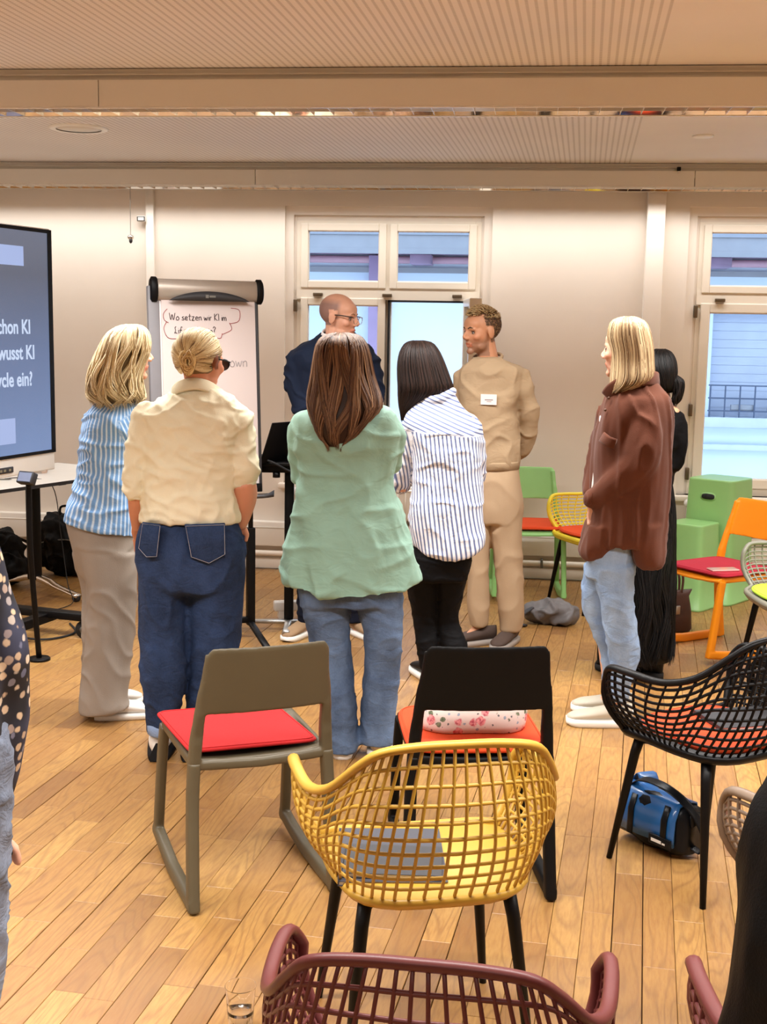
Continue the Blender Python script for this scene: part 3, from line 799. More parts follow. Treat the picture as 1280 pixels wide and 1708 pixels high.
# ---- floral shopping bag on the black chair
def floral_mat():
    k = NT('floral_cotton'); v = k.coord(); b = k.b
    base = rgb(222, 208, 200)
    def blobs(scale, thr, seed):
        mp = k.n('ShaderNodeMapping'); k.l(v, mp.inputs[0]); mp.inputs['Location'].default_value = (seed, seed*1.7, seed*0.3)
        vo = k.n('ShaderNodeTexVoronoi'); vo.inputs['Scale'].default_value = scale; k.l(mp.outputs[0], vo.inputs['Vector'])
        ds = k.math('ADD', vo.outputs['Distance'], k.math('MULTIPLY', k.noise(mp.outputs[0], scale*5, 2), 0.22))
        return k.ramp(ds, [(thr, (1, 1, 1, 1)), (thr+0.04, (0, 0, 0, 1))]), vo
    m1, v1 = blobs(17, 0.36, 1.3)
    pet = k.noise(v, 120, 3)
    rose = k.ramp(pet, [(0.35, rgb(176, 60, 84)), (0.6, rgb(232, 160, 160))])
    m2, v2 = blobs(26, 0.30, 4.1)
    leaf = k.ramp(pet, [(0.4, rgb(70, 84, 62)), (0.65, rgb(134, 146, 116))])
    m3, v3 = blobs(48, 0.25, 8.7)
    m4, v4 = blobs(36, 0.25, 2.9)
    c = k.mix(m3, base, rgb(104, 104, 108)); c = k.mix(m4, c, rgb(150, 164, 180)); c = k.mix(m2, c, leaf); c = k.mix(m1, c, rose)
    k.l(c, b.inputs['Base Color']); b.inputs['Roughness'].default_value = 0.75
    k.bump(k.noise(v, 30, 3), 0.2, 0.006); return k.m
M_flor = floral_mat()
t = thing('tote_bag', 'white floral fabric tote bag lying on the black chair\'s orange pad', 'bag', (-0.143, 3.752, 0.470), R(11))
bm = nb(); rings = []
for j in range(9):
    v = j/8; z = 0.155*v
    hw = 0.166*(1-0.06*v)+0.01*sin(pi*v); hd = 0.085*(1-v**2.2)+0.022
    ring = []
    for i in range(40):
        a = 2*pi*i/40; c, s = cos(a), sin(a); q = 1+0.035*sin(5*a+3*v)+0.02*sin(9*a+7*v)
        ring.append(Vector((math.copysign(abs(c)**0.6, c)*hw*(1+0.01*sin(4*a)), math.copysign(abs(s)**0.8, s)*hd*q, 0.002+z+0.006*sin(6*a+1)*v)))
    rings.append(ring)
ringbridge(bm, rings); obj('bag_body', bm, M_flor, t, True)
for s in (-1, 1):
    bm = nb(); tube(bm, cr([(-0.06, s*0.03, 0.155), (-0.055, s*0.035-0.025, 0.145), (0.0, s*0.03-0.068, 0.115), (0.055, s*0.035-0.025, 0.145), (0.06, s*0.03, 0.155)], 18), 0.005, 8, flat=0.5)
    obj('handle', bm, mat('taupe_strap', (150, 124, 104), 0.8), t, True)

# ---- blue and black messenger bag under the black armchair
def messenger():
    t = thing('messenger_bag', 'blue and black shiny messenger bag on the floor beneath the black armchair', 'bag', (0.475, 4.02, 0.0), R(-46)); t.scale = (0.86, 0.9, 0.84)
    M_blu = mat('blue_tarpaulin', (36, 96, 160), 0.28, var=0.08, coat=0.3); M_bt = mat('black_tarpaulin', (16, 18, 22), 0.35, var=0.1)
    bm = nb(); rings = []
    for j in range(15):
        u = -1+2*j/14; x = 0.155*u; k = (1-0.12*abs(u)**4)
        ring = []
        for i in range(20):
            a = 2*pi*i/20; c, s = cos(a), sin(a)
            ring.append(Vector((x, 0.068*math.copysign(abs(c)**0.6, c)*k+0.006*sin(7*u), 0.112+0.108*math.copysign(abs(s)**0.65, s)*k+0.004*sin(4*u+a))))
        rings.append(ring)
    ringbridge(bm, rings); obj('bag_body', bm, M_bt, t, True)
    bm = nb(); rings = []   # front flap wrapping from top over the front
    for j in range(11):
        u = -1+2*j/10; x = 0.140*u-0.008
        prof = [(0.060, 0.160), (0.045, 0.212), (0.0, 0.226), (-0.05, 0.214), (-0.074, 0.160), (-0.078, 0.100), (-0.077, 0.055)]
        pts = [Vector((x, y+0.003*sin(5*u), z)) for y, z in prof]
        rings.append(pts+[Vector((p.x, p.y*0.93, 0.112+(p.z-0.112)*0.94)) for p in pts[::-1]])
    ringbridge(bm, rings); obj('flap', bm, M_blu, t, True)
    for sx in (-0.075, 0.085):
        bm = nb(); rbar(bm, [(sx, -0.062, 0.205), (sx, -0.083, 0.150), (sx, -0.085, 0.05)], 0.028, 0.004, n=8); obj('strap_band', bm, M_bt, t, True)
    bm = nb(); box(bm, 0.02, 0.125, -0.088, -0.080, 0.045, 0.085, None, 0.003); lb = obj('label_patch', bm, M_bt, t, True)
    M_ = Matrix.Translation((0.045, -0.0885, 0.058)) @ Matrix.Rotation(pi/2, 4, 'X')
    bm = nb(); box(bm, 0.034, 0.082, -0.0889, -0.0879, 0.058, 0.070); box(bm, 0.086, 0.100, -0.0889, -0.0879, 0.058, 0.065); obj('worn_print', bm, M_whitep, lb)
    bm = nb(); pts = cr([(-0.155, 0, 0.15), (-0.14, -0.01, 0.21), (-0.06, -0.035, 0.262), (0.06, -0.05, 0.270), (0.16, -0.03, 0.215), (0.205, 0.0, 0.12), (0.195, 0.01, 0.04), (0.155, 0.0, 0.05)], 36)
    rbar(bm, pts, 0.038, 0.004, side=(0, 1, 0), n=8); obj('shoulder_strap', bm, M_bt, t, True)
    bm = nb(); rbar(bm, [(0.165, -0.03, 0.16), (0.168, 0.0, 0.165), (0.165, 0.03, 0.16)], 0.05, 0.01, side=(0, 0, 1)); obj('side_pocket', bm, M_bt, t, True)
    bm = nb(); rbar(bm, cr([(-0.10, 0.05, 0.20), (-0.135, 0.06, 0.245), (-0.16, 0.05, 0.20), (-0.165, 0.04, 0.11)], 12), 0.10, 0.006, side=(0, 1, 0)); obj('lid_end', bm, M_blu, t, True)
messenger()

# ---- heap bags
def soft_heap(name, label, cat, loc, rz, size, m, seed, parts=()):
    t = thing(name, label, cat, loc, R(rz)); bm = nb()
    ellipsoid(bm, (0, 0, size[2]*0.48), (size[0]/2, size[1]/2, size[2]/2), nu=40, nv=24)
    ellipsoid(bm, (size[0]*0.15, 0, size[2]*0.35), (size[0]*0.4, size[1]*0.5, size[2]*0.36), nu=30, nv=18)
    me = remesh(bm, 0.008, 3)
    co = get_co(me); no = get_no(me)
    h = pnoise(co*9+seed)*0.045+pnoise(co*[22, 22, 18]+seed*2.3)*0.012
    h += (1-np.minimum(1, np.abs(pnoise(co*[12, 12, 9]+seed*5))*4))*0.022
    co = co+no*(h*min(1, size[2]*5))[:, None]; co[:, 2] = np.maximum(0.001, co[:, 2]); set_co(me, co)
    link('bag_body', me, m, t, True)
    return t
t = soft_heap('jacket', 'crumpled grey fabric bag lying on the floor by the yellow chair', 'bag', (0.17, 7.12, 0), 10, (0.27, 0.20, 0.15), mat('grey_nylon', (104, 101, 102), 0.5, var=0.1, bump=0.3, bs=40), 3)
t.name = 'drawstring_bag'
bm = nb(); rbar(bm, cr([(-0.12, -0.02, 0.10), (-0.19, -0.05, 0.06), (-0.23, -0.04, 0.02), (-0.16, -0.08, 0.01)], 14), 0.05, 0.012, side=(0, 1, 0)); obj('strap', bm, mat('dark_strap', (60, 60, 64), 0.7), t, True)
def rucksack(label, loc, rz, w, d, h, m, seed, arms=True):
    t = soft_heap('rucksack', label, 'bag', loc, rz, (w, d, h), m, seed)
    bm = nb(); tube(bm, cr([(-0.04, 0, h*0.93), (-0.035, 0, h*1.08), (0.035, 0, h*1.08), (0.04, 0, h*0.93)], 14), 0.008, 8); obj('handle', bm, M_blackp, t, True)
    bm = nb(); tube(bm, cr([(-w*0.38, -d*0.40, h*0.55), (0, -d*0.56, h*0.62), (w*0.38, -d*0.40, h*0.55)], 14), 0.004, 6); obj('zip', bm, M_greym, t, True)
    for s in (-1, 1):
        bm = nb(); rbar(bm, cr([(s*w*0.25, d*0.30, h*0.85), (s*w*0.42, d*0.62, h*0.6), (s*w*0.36, d*0.5, h*0.15)], 14), 0.04, 0.01, side=(1, 0, 0)); obj('strap', bm, M_blackp, t, True)
    return t
M_nyl = mat('black_nylon', (12, 12, 14), 0.6, var=0.2, bump=0.3, bs=60)
rucksack('black rucksack on the floor behind the black armchair at right', (1.13, 5.25, 0), 15, 0.30, 0.2, 0.42, M_nyl, 5)
rucksack('black rucksack on the floor under the white table beside the woman in blue', (-3.02, 7.95, 0), 10, 0.40, 0.28, 0.42, M_nyl, 9)
rucksack('low bulging black travel bag under the left of the white table', (-3.45, 7.55, 0), -8, 0.62, 0.35, 0.36, M_nyl, 14)
# brown leather handbag beside the dark coat
t = thing('handbag', 'dark brown leather handbag on the floor between the dark coat and the orange chair', 'bag', (0.82, 7.05, 0.0), R(30))
M_lea = mat('brown_leather', (70, 46, 38), 0.4, var=0.15, bump=0.15, bs=60)
bm = nb(); rings = []
for z, a, b_ in ((0.0, 0.13, 0.055), (0.02, 0.14, 0.065), (0.12, 0.135, 0.055), (0.2, 0.125, 0.03), (0.235, 0.15, 0.012)):
    rings.append([Vector((math.copysign(abs(cos(q))**0.5, cos(q))*a, math.copysign(abs(sin(q))**0.7, sin(q))*b_, z)) for q in [2*pi*i/28 for i in range(28)]])
ringbridge(bm, rings); obj('bag_body', bm, M_lea, t, True)
for s in (-1, 1):
    bm = nb(); tube(bm, cr([(-0.07, s*0.012, 0.22), (-0.06, s*0.02, 0.33), (0.06, s*0.02, 0.33), (0.07, s*0.012, 0.22)], 20), 0.007, 8); obj('handle', bm, M_lea, t, True)
bm = nb(); box(bm, -0.03, 0.03, -0.064, -0.052, 0.11, 0.16, None, 0.004); obj('buckle', bm, M_alu, t, True)

# ---- green block step seat
def block(name, label, loc, rz, w, h, m, handle):
    t = thing(name, label, 'stool', loc, R(rz)); bm = nb(); rings = []
    for z, k in ((0.0, 1.035), (0.014, 1.035), (0.018, 1.0), (0.3*h, 0.965), (h-0.012, 0.86), (h-0.003, 0.855), (h, 0.84), (h+0.001, 0.7)):
        rings.append([Vector((math.copysign(abs(cos(q))**0.28, cos(q))*w/2*k, math.copysign(abs(sin(q))**0.28, sin(q))*w/2*k, z)) for q in [2*pi*(i+0.5)/48 for i in range(48)]])
    ringbridge(bm, rings); obj('body', bm, m, t, True)
    if handle:
        k = w/2*(0.965+(0.86-0.965)*((h-0.10)/h-0.3)/0.7)
        for nm, r, r2, mm, e in (('handle_rim', 0.052, 0.026, m, 0.002), ('handle_hole', 0.043, 0.018, M_rubber, 0.0035)):
            bm = nb(); poly = [(math.copysign(abs(cos(q))**0.8, cos(q))*r, math.copysign(abs(sin(q))**0.6, sin(q))*r2) for q in [2*pi*i/32 for i in range(32)]]
            ringbridge(bm, [[Vector((x, 0.01, z)) for x, z in poly], [Vector((x, -e, z)) for x, z in poly]])
            o = obj(nm, bm, mm, t, True); o.location = (0, -k, h-0.105); o.rotation_euler = (-0.055, 0, 0)
    return t
M_gb = mat('mint_green_plastic', (142, 192, 122), 0.35, var=0.03)
block('block_stool', 'tall light green plastic block seat with an oval black grip hole', (1.21, 8.02, 0), -35, 0.36, 0.77, M_gb, True)
block('block_stool', 'low light green plastic block step standing against the tall one', (1.02, 7.77, 0), -35, 0.29, 0.52, M_gb, False)

# ---- white table at left with trestle foot
def table():
    d = Vector((0.45, 1.04, 0)).normalized()   # direction of the long front edge
    az = atan2(-d.x, d.y)
    t = thing('folding_table', 'white-topped table with dark edge and polished foot beside the display', 'table', (-3.10, 7.02, 0), az)
    # local +y along the edge, +x to the right; front edge passes x=+0.35
    bm = nb(); box(bm, -0.38, 0.355, -0.9, 0.90, 0.722, 0.742, None, 0.003); obj('tabletop', bm, M_whitep, t)
    bm = nb()
    box(bm, 0.354, 0.3575, -0.9, 0.9, 0.722, 0.742); box(bm, -0.3825, -0.38, -0.9, 0.9, 0.722, 0.742); box(bm, -0.38, 0.355, 0.9, 0.9025, 0.722, 0.742); obj('edge_band', bm, M_graph, t)
    for y in (-0.7, 0.30):
        bm = nb(); box(bm, -0.035, 0.035, y-0.03, y+0.03, 0.10, 0.71, None, 0.006); lg = obj('leg', bm, M_black, t, True)
        bm = nb(); box(bm, -0.25, 0.25, y-0.03, y+0.03, 0.70, 0.722, None, 0.003); obj('bracket', bm, M_black, lg, True)
        bm = nb(); rbar(bm, cr([(-0.36, y, 0.035), (-0.2, y, 0.07), (0, y, 0.115), (0.2, y, 0.07), (0.36, y, 0.035)], 18), 0.05, [0.022]*6+[0.04]*6+[0.022]*6, side=(0, 1, 0)); obj('foot', bm, M_chrome, t, True)
        for s in (-1, 1):
            bm = nb(); tube(bm, [(s*0.34, y-0.012, 0.024), (s*0.34, y+0.012, 0.024)], 0.024, 18); obj('caster', bm, M_rubber, t, True)
table()
def bottle(label, loc, r, h, tint, capc, lab=None):
    t = thing('bottle', label, 'bottle', loc); M_b = clear('bottle_plastic', tint, 1.15)
    bm = nb(); lathe(bm, [(r*0.3, 0), (r*0.9, 0), (r, 0.01), (r, h*0.62), (r*0.92, h*0.7), (r*0.45, h*0.86), (r*0.36, h*0.9), (r*0.36, h*0.95)], 24); obj('bottle_body', bm, M_b, t, True)
    bm = nb(); lathe(bm, [(r*0.42, h*0.94), (r*0.42, h), (r*0.38, h*1.005)], 20); obj('cap', bm, capc, t, True)
    if lab:
        bm = nb(); lathe(bm, [(r*1.01, h*0.3), (r*1.01, h*0.56)], 24, cap=False); obj('wrapper', bm, lab, t, True)
bottle('tall clear water bottle with a blue cap on the white table', (-3.08, 7.74, 0.742), 0.034, 0.235, (0.82, 0.93, 1, 1), mat('blue_cap', (60, 90, 150), 0.4), mat('blue_wrapper', (120, 150, 190), 0.4))
bottle('short pinkish bottle with a red base band on the white table', (-2.98, 7.42, 0.742), 0.044, 0.165, (1, 0.9, 0.88, 1), M_whitep, mat('pink_wrapper', (226, 196, 190), 0.4))
pn = thing('pen', 'slim grey pen lying on the white table', 'pen', (-3.07, 7.02, 0.747), R(-70))
bm = nb(); tube(bm, [(0, -0.07, 0), (0, 0.055, 0), (0, 0.07, 0)], [0.0045, 0.0045, 0.001], 8); obj('barrel', bm, M_greym, pn, True)
bm = nb(); tube(bm, [(0, -0.075, 0), (0, -0.068, 0)], 0.003, 8); obj('button', bm, M_alu, pn, True)

# ---- interactive display on a wheeled stand
def display():
    az = R(-13.4)        # local +y runs along the screen towards its far (right) edge
    t = thing('presentation_display', 'large touch display with slide text on a black wheeled stand at the left edge', 'display', (-2.45, 6.31, 0.0), az)
    # local frame: +y far along the screen, +x out of the screen towards the room
    L = 1.95; z0, z1 = 1.00, 2.128
    bm = nb(); box(bm, -0.07, -0.004, -L, 0.0, 0.905, z1+0.006, None, 0.006); obj('housing', bm, M_whitep, t, True)
    bm = nb()
    for c in ((-L, -0.0, z1-0.018, z1), (-L, 0.0, z0-0.004, z0+0.012), (-0.034, 0.0, z0, z1), (-L, -L+0.03, z0, z1)):
        box(bm, -0.01, 0.004, c[0], c[1], c[2], c[3])
    obj('bezel', bm, M_blackp, t)
    k = NT('screen_picture'); tc = k.n('ShaderNodeTexCoord'); sx = k.n('ShaderNodeSeparateXYZ'); k.l(tc.outputs['Object'], sx.inputs[0])
    g = k.math('MULTIPLY', k.math('SUBTRACT', sx.outputs[2], z0), 1/(z1-z0))
    col = k.ramp(g, [(0.0, rgb(122, 148, 196)), (0.45, rgb(104, 124, 164)), (0.8, rgb(84, 92, 112)), (1.0, rgb(104, 112, 132))])
    n = k.noise(tc.outputs['Object'], 1.3, 2); col = k.mix(k.math('MULTIPLY', n, 0.3), col, rgb(88, 98, 124))
    k.b.inputs['Base Color'].default_value = (0.02, 0.02, 0.02, 1); k.b.inputs['Roughness'].default_value = 0.25
    k.l(col, k.b.inputs['Emission Color']); k.b.inputs['Emission Strength'].default_value = 1.0
    sc = nb(); box(sc, -0.008, 0.001, -L+0.03, -0.034, z0+0.010, z1-0.016); s = obj('screen', sc, k.m, t)
    def em(name, c, st=1.0):
        q = NT(name); q.b.inputs['Base Color'].default_value = (0.02, 0.02, 0.02, 1); q.b.inputs['Emission Color'].default_value = rgb(*c); q.b.inputs['Emission Strength'].default_value = st; return q.m
    M_r = em('screen_white', (168, 186, 232)); M_t = em('screen_text', (206, 222, 250))
    for ya, yb, za, zb in ((-1.0, -0.235, 1.938, 2.033), (-1.0, -0.335, 1.068, 1.193)):
        bm = nb(); box(bm, 0.0008, 0.0018, ya, yb, za, zb); obj('slide_image', bm, M_r, s)
    for body, yr, z in (('schon KI', -0.190, 1.608), ('bewusst KI', -0.160, 1.482), ('Lifecycle ein?', -0.185, 1.350)):
        # text reads left to right along +y, upright along z
        M_ = Matrix(((0, 0, 1, 0.0012), (1, 0, 0, yr), (0, 1, 0, z), (0, 0, 0, 1))) @ Matrix.Diagonal((0.86, 1.0, 1.0, 1.0))
        text_obj('slide_text', body, 0.098, M_t, M_, s, 0.0022, 0.0006, 'RIGHT')
    # lower strip with ports
    bm = nb(); box(bm, -0.006, 0.004, -0.50, -0.36, 0.925, 0.955, None, 0.004); obj('port_panel', bm, M_graph, t, True)
    for y in (-0.47, -0.44, -0.40): bx('port', 0.003, 0.0045, y, y+0.018, 0.934, 0.946, M_chrome, t)
    # stand
    bm = nb()
    for y in (-0.75, -1.2): box(bm, -0.14, -0.075, y-0.04, y+0.04, 0.10, 1.6, None, 0.006)
    obj('column', bm, M_black, t, True)
    bm = nb(); box(bm, -0.14, -0.08, -1.7, -0.25, 1.3, 1.38, None, 0.004); obj('mount_bar', bm, M_black, t)
    bm = nb(); box(bm, -0.14, -0.08, -1.60, 0.10, 0.07, 0.12, None, 0.004); obj('base_bar', bm, M_black, t)
    for y in (0.05, -1.55):
        a = nb(); box(a, -0.42, 0.19, y-0.035, y+0.035, 0.095, 0.135, None, 0.004); obj('foot', a, M_black, t, True)
        for x in (-0.38, 0.13):
            c = nb(); tube(c, [(x, y-0.022, 0.048), (x, y+0.022, 0.048)], 0.048, 24); w_ = obj('caster', c, M_rubber, t, True)
            c = nb(); tube(c, [(x, y-0.025, 0.048), (x, y+0.025, 0.048)], 0.02, 16); obj('hub', c, M_greym, w_, True)
            c = nb(); box(c, x-0.015, x+0.015, y-0.015, y+0.015, 0.09, 0.11); obj('fork', c, M_black, w_)
display()
# small touch panel on a curved black arm
tp = thing('touch_panel', 'small square touch panel on a thin curved black stand below the display', 'panel', (-2.37, 5.75, 0.0), R(-20))
bm = nb(); tube(bm, cr([(-0.05, 0.1, 0.012), (-0.03, 0.05, 0.35), (0, 0.0, 0.62), (0.01, -0.01, 0.86), (0.02, -0.02, 0.90)], 24), 0.014, 10); obj('arm', bm, M_blackp, tp, True)
bm = nb(); lathe(bm, [(0.055, 0), (0.055, 0.01), (0.05, 0.014)], 20, (-0.05, 0.1, 0)); obj('base_plate', bm, M_black, tp, True)
Mx = Matrix.Translation((0.02, -0.03, 0.93)) @ Matrix.Rotation(R(-25), 4, 'X')
bm = nb(); box(bm, -0.045, 0.045, -0.02, 0.02, -0.03, 0.03, Mx, 0.006); obj('body', bm, M_graph, tp, True)
bm = nb(); box(bm, -0.036, 0.040, -0.0215, -0.02, -0.022, 0.022, Mx); obj('screen', bm, mat('panel_screen', (120, 128, 150), 0.2), tp)
# dark office chair part peeking at the left edge
wr = thing('cable', 'thin dark cable hanging from the white table to the floor', 'cable', (-2.93, 7.15, 0.0))
bm = nb(); tube(bm, cr([(-0.12, -0.10, 0.748), (-0.02, -0.05, 0.748), (0.13, 0.0, 0.70), (0.17, 0.02, 0.4), (0.22, -0.02, 0.12), (0.28, -0.1, 0.02), (0.22, -0.3, 0.006), (0.30, -0.5, 0.006)], 50), 0.0028, 6); obj('wire', bm, M_rubber, wr, True)
wr2 = thing('cable', 'black cables looping along the floor beside the display stand wheel', 'cable', (-2.6, 6.55, 0.0))
bm = nb(); tube(bm, cr([(0.0, 0.15, 0.006), (0.12, 0.12, 0.05), (0.25, 0.1, 0.03), (0.36, 0.0, 0.006), (0.42, -0.1, 0.006)], 30), 0.005, 6); tube(bm, cr([(-0.35, -0.25, 0.03), (-0.1, -0.35, 0.03), (0.1, -0.33, 0.01), (0.2, -0.15, 0.006), (0.1, 0.05, 0.006)], 30), 0.006, 6); obj('wire', bm, M_rubber, wr2, True)

# ---- flip chart
def flipchart():
    t = thing('flip_chart', 'white flip chart board with handwriting and silver clamp bar on a wheeled stand', 'flip chart', (-1.625, 6.33, 0.0), R(30))
    D = 6.2
    M_b = mat('board_white', (222, 212, 210), 0.35, var=0.02); M_pap = mat('flip_paper', (204, 190, 186), 0.75, var=0.02, vs=1.5)
    # board frame: leans back slightly; local x right, y away, z up
    lean = Matrix.Translation((0, 0, 0.84)) @ Matrix.Rotation(R(-5.0), 4, 'X') @ Matrix.Translation((0, 0, -0.84))
    lean = lean @ Matrix.Translation((-0.055, 0, 0)) @ Matrix.Shear('XZ', 4, (0, 0)) if False else lean
    def bb(name, *a, m=M_b, bev=0.003, par=None):
        bm = nb(); box(bm, *a, lean, bev); return obj(name, bm, m, par or t, bev > 0)
    x0, x1 = -0.245, 0.265; zt = 1.88
    bb('board', x0, x1, 0.0, 0.02, 0.84, zt-0.02)
    bb('side_rail', x0-0.055, x0+0.002, -0.004, 0.035, 0.80, zt-0.02, m=mat('grey_rail_plastic', (128, 126, 130), 0.4))
    bb('side_rail', x1-0.002, x1+0.014, -0.004, 0.025, 0.80, zt-0.03, m=M_graph)
    bb('paper_pad', x0+0.01, x1-0.006, -0.008, 0.0, 0.93, zt-0.07, m=M_pap, bev=0.001)
    # clamp bar with half-round dark grip
    bm = nb(); rings = []
    for x in (x0-0.012, x0-0.004, x1+0.006, x1+0.014):
        e = 0.9 if x in (x0-0.012, x1+0.014) else 1
        rings.append([lean @ Vector((x, -0.03*e*cos(a)*1.0-0.0, zt-0.038+0.055*e*sin(a))) for a in [2*pi*i/20 for i in range(20)]])
    ringbridge(bm, rings); cl = obj('clamp_bar', bm, mat('clamp_silver', (168, 156, 144), 0.35, 0.3), t, True)
    for s, xx in ((-1, x0-0.026), (1, x1+0.022)):
        bm = nb(); rings = []
        for dx, e in ((-0.018, 0.85), (-0.010, 1.08), (0.014, 1.08), (0.018, 1.0)):
            rings.append([lean @ Vector((xx+dx*(1 if s < 0 else -1)*1.0, -0.034*e*cos(a), zt-0.038+0.060*e*sin(a))) for a in [2*pi*i/20 for i in range(20)]])
        ringbridge(bm, rings); obj('end_cap', bm, M_blackp, cl, True)
    bm = nb(); rings = []
    n = 20
    for i in range(n+1):
        u = -1+2*i/n; x = 0.012+0.21*u; h = 0.048*(1-u*u)**0.8+0.001
        zb = zt-0.094
        rings.append([lean @ Vector((x, y, z)) for y, z in ((-0.030, zb), (-0.043, zb), (-0.044, zb+h*0.6), (-0.036, zb+h), (-0.024, zb+h))])
    ringbridge(bm, rings); gp = obj('grip', bm, M_graph, cl, True)
    bm = nb(); box(bm, -0.012, 0.004, -0.0465, -0.043, zt-0.080, zt-0.064, lean); box(bm, 0.008, 0.040, -0.0465, -0.043, zt-0.077, zt-0.067, lean); obj('emblem', bm, M_greym, cl)
    # pen tray
    bb('lower_rail', x0, x1+0.01, -0.012, 0.02, 0.80, 0.845, m=M_blackp)
    bm = nb(); rings = []
    for i in range(13):
        u = i/12; x = x0+0.1+(x1+0.06-x0-0.1)*u; k = 1 if u < 0.8 else 1-((u-0.8)/0.2)**2*0.8
        rings.append([Vector((x, -0.05-0.065*k, 0.785+0.012+(0.02 if u > 0.85 else 0)*(u-0.85)*6)), Vector((x, -0.05-0.05*k, 0.778)), Vector((x, -0.02, 0.772)), Vector((x, -0.0, 0.79)), Vector((x, -0.02, 0.786)), Vector((x, -0.05-0.05*k, 0.792))])
    ringbridge(bm, rings); obj('pen_tray', bm, mat('tray_dark', (90, 90, 94), 0.25, 0.4), t, True)
    # stand: two height-adjustable poles on a wheeled foot
    for x in (-0.24, 0.235):
        bm = nb(); box(bm, x-0.011, x+0.011, 0.05, 0.072, 0.5, 0.96, None, 0.003); p = obj('pole', bm, M_black, t, True)
        bm = nb(); box(bm, x-0.021, x+0.021, 0.04, 0.082, 0.07, 0.60, None, 0.004); obj('sleeve', bm, M_black, p, True)
        bm = nb(); tube(bm, [(x-0.045, 0.06, 0.56), (x-0.02, 0.06, 0.56)], 0.014, 10); obj('clamp_knob', bm, M_blackp, p, True)
        bm = nb(); box(bm, x-0.016, x+0.016, 0.042, 0.08, 0.84, 0.97); obj('mounting', bm, M_black, p)
    bm = nb(); box(bm, -0.24, 0.24, 0.045, 0.077, 0.085, 0.115, None, 0.003); obj('crossbar', bm, M_black, t, True)
    for x in (-0.24, 0.235):
        bm = nb(); rbar(bm, [(x, 0.32, 0.062), (x, 0.06, 0.082), (x-0.06, -0.42, 0.062)], 0.035, 0.022, n=8); fo = obj('foot', bm, M_black, t, True)
        for y, xx in ((0.3, x), (-0.40, x-0.058)):
            bm = nb(); tube(bm, [(xx-0.018, y, 0.026), (xx+0.018, y, 0.026)], 0.026, 16); obj('caster', bm, M_rubber, fo, True)
            bm = nb(); tube(bm, [(xx, y, 0.03), (xx, y, 0.062)], 0.008, 8); obj('stem', bm, M_black, fo, True)
    # handwriting as stroked lines
    G = {'W': [[(0, 1), (.2, 0), (.4, .8), (.6, 0), (.85, 1)]], 'o': [[(.25, .5), (.05, .3), (.1, .02), (.35, 0), (.45, .25), (.3, .5), (.2, .48)]],
         's': [[(.35, .5), (.1, .42), (.15, .28), (.35, .18), (.25, 0), (0, .04)]], 'e': [[(.02, .25), (.38, .3), (.3, .5), (.1, .45), (.05, .12), (.25, 0), (.42, .08)]],
         't': [[(.2, .9), (.17, .1), (.32, 0)], [(0, .55), (.38, .6)]], 'z': [[(0, .5), (.35, .5), (.02, 0), (.4, .02)]], 'n': [[(0, .5), (.03, 0)], [(.02, .35), (.2, .5), (.34, .4), (.36, 0)]],
         'w': [[(0, .5), (.12, 0), (.26, .4), (.4, 0), (.55, .5)]], 'i': [[(.05, .5), (.08, 0)], [(.06, .72), (.08, .7)]], 'r': [[(0, .5), (.05, 0)], [(.03, .3), (.15, .5), (.28, .48)]],
         'K': [[(.05, 1), (.05, 0)], [(.5, 1), (.08, .45), (.5, 0)]], 'I': [[(.05, 1), (.07, 0)]], 'm': [[(0, .5), (.02, 0)], [(.02, .35), (.15, .5), (.25, .4), (.27, 0)], [(.27, .35), (.4, .5), (.5, .4), (.52, 0)]],
         'L': [[(.3, .95), (.12, .8), (.2, .4), (.05, .02), (.2, .1), (.45, 0)]], 'f': [[(.42, .85), (.25, .9), (.15, .5), (.1, -.3)], [(0, .45), (.35, .48)]], 'c': [[(.35, .45), (.12, .45), (.05, .15), (.2, 0), (.38, .06)]],
         'y': [[(.02, .5), (.15, .1), (.2, .05)], [(.38, .5), (.2, 0), (.0, -.4)]], 'l': [[(.08, 1), (.05, .1), (.15, 0)]], '?': [[(0, .8), (.15, 1), (.35, .85), (.2, .5), (.15, .25)], [(.15, .03), (.17, 0)]],
         'B': [[(.05, .9), (.05, 0)], [(.05, .9), (.35, .8), (.1, .5), (.42, .25), (.05, 0)]], 'a': [[(.35, .45), (.1, .45), (.05, .1), (.25, 0), (.36, .45), (.4, 0)]], 'd': [[(.35, .45), (.1, .4), (.08, .05), (.3, .05), (.38, .95), (.4, 0)]], 'u': [[(0, .5), (.05, .05), (.25, .05), (.32, .5), (.36, 0)]], '-': [[(0, .3), (.35, .32)]]}
    def write(txt, x, z, size, m, name, r=0.0018, sp=0.06, slope=0.0):
        bm = nb(); cx = x
        for ch in txt:
            if ch == ' ': cx += 0.28*size; continue
            wmax = 0
            for st in G[ch]:
                pts = [lean @ Vector((cx+px*size, -0.0095, z+pz*size+slope*(cx-x))) for px, pz in st]
                if len(pts) > 2: pts = [Vector(p) for p in cr(pts, len(pts)*4)]
                tube(bm, pts, r, 4); wmax = max(wmax, max(q[0] for q in st))
            cx += (wmax+sp*2)*size
        obj(name, bm, m, t)
    M_pen = mat('marker_black', (58, 42, 44), 0.6); M_penr = mat('marker_red', (150, 70, 70), 0.6); M_peng = mat('marker_grey', (150, 142, 142), 0.6)
    write('Wo setzen wir KI im', -0.195, 1.690, 0.035, M_pen, 'handwriting', slope=-0.0)
    write('Lifecycle ein?', -0.172, 1.622, 0.036, M_pen, 'handwriting')
    write('-', -0.15, 1.455, 0.05, M_peng, 'handwriting'); write('own', 0.115, 1.455, 0.058, M_peng, 'handwriting')
    bm = nb()
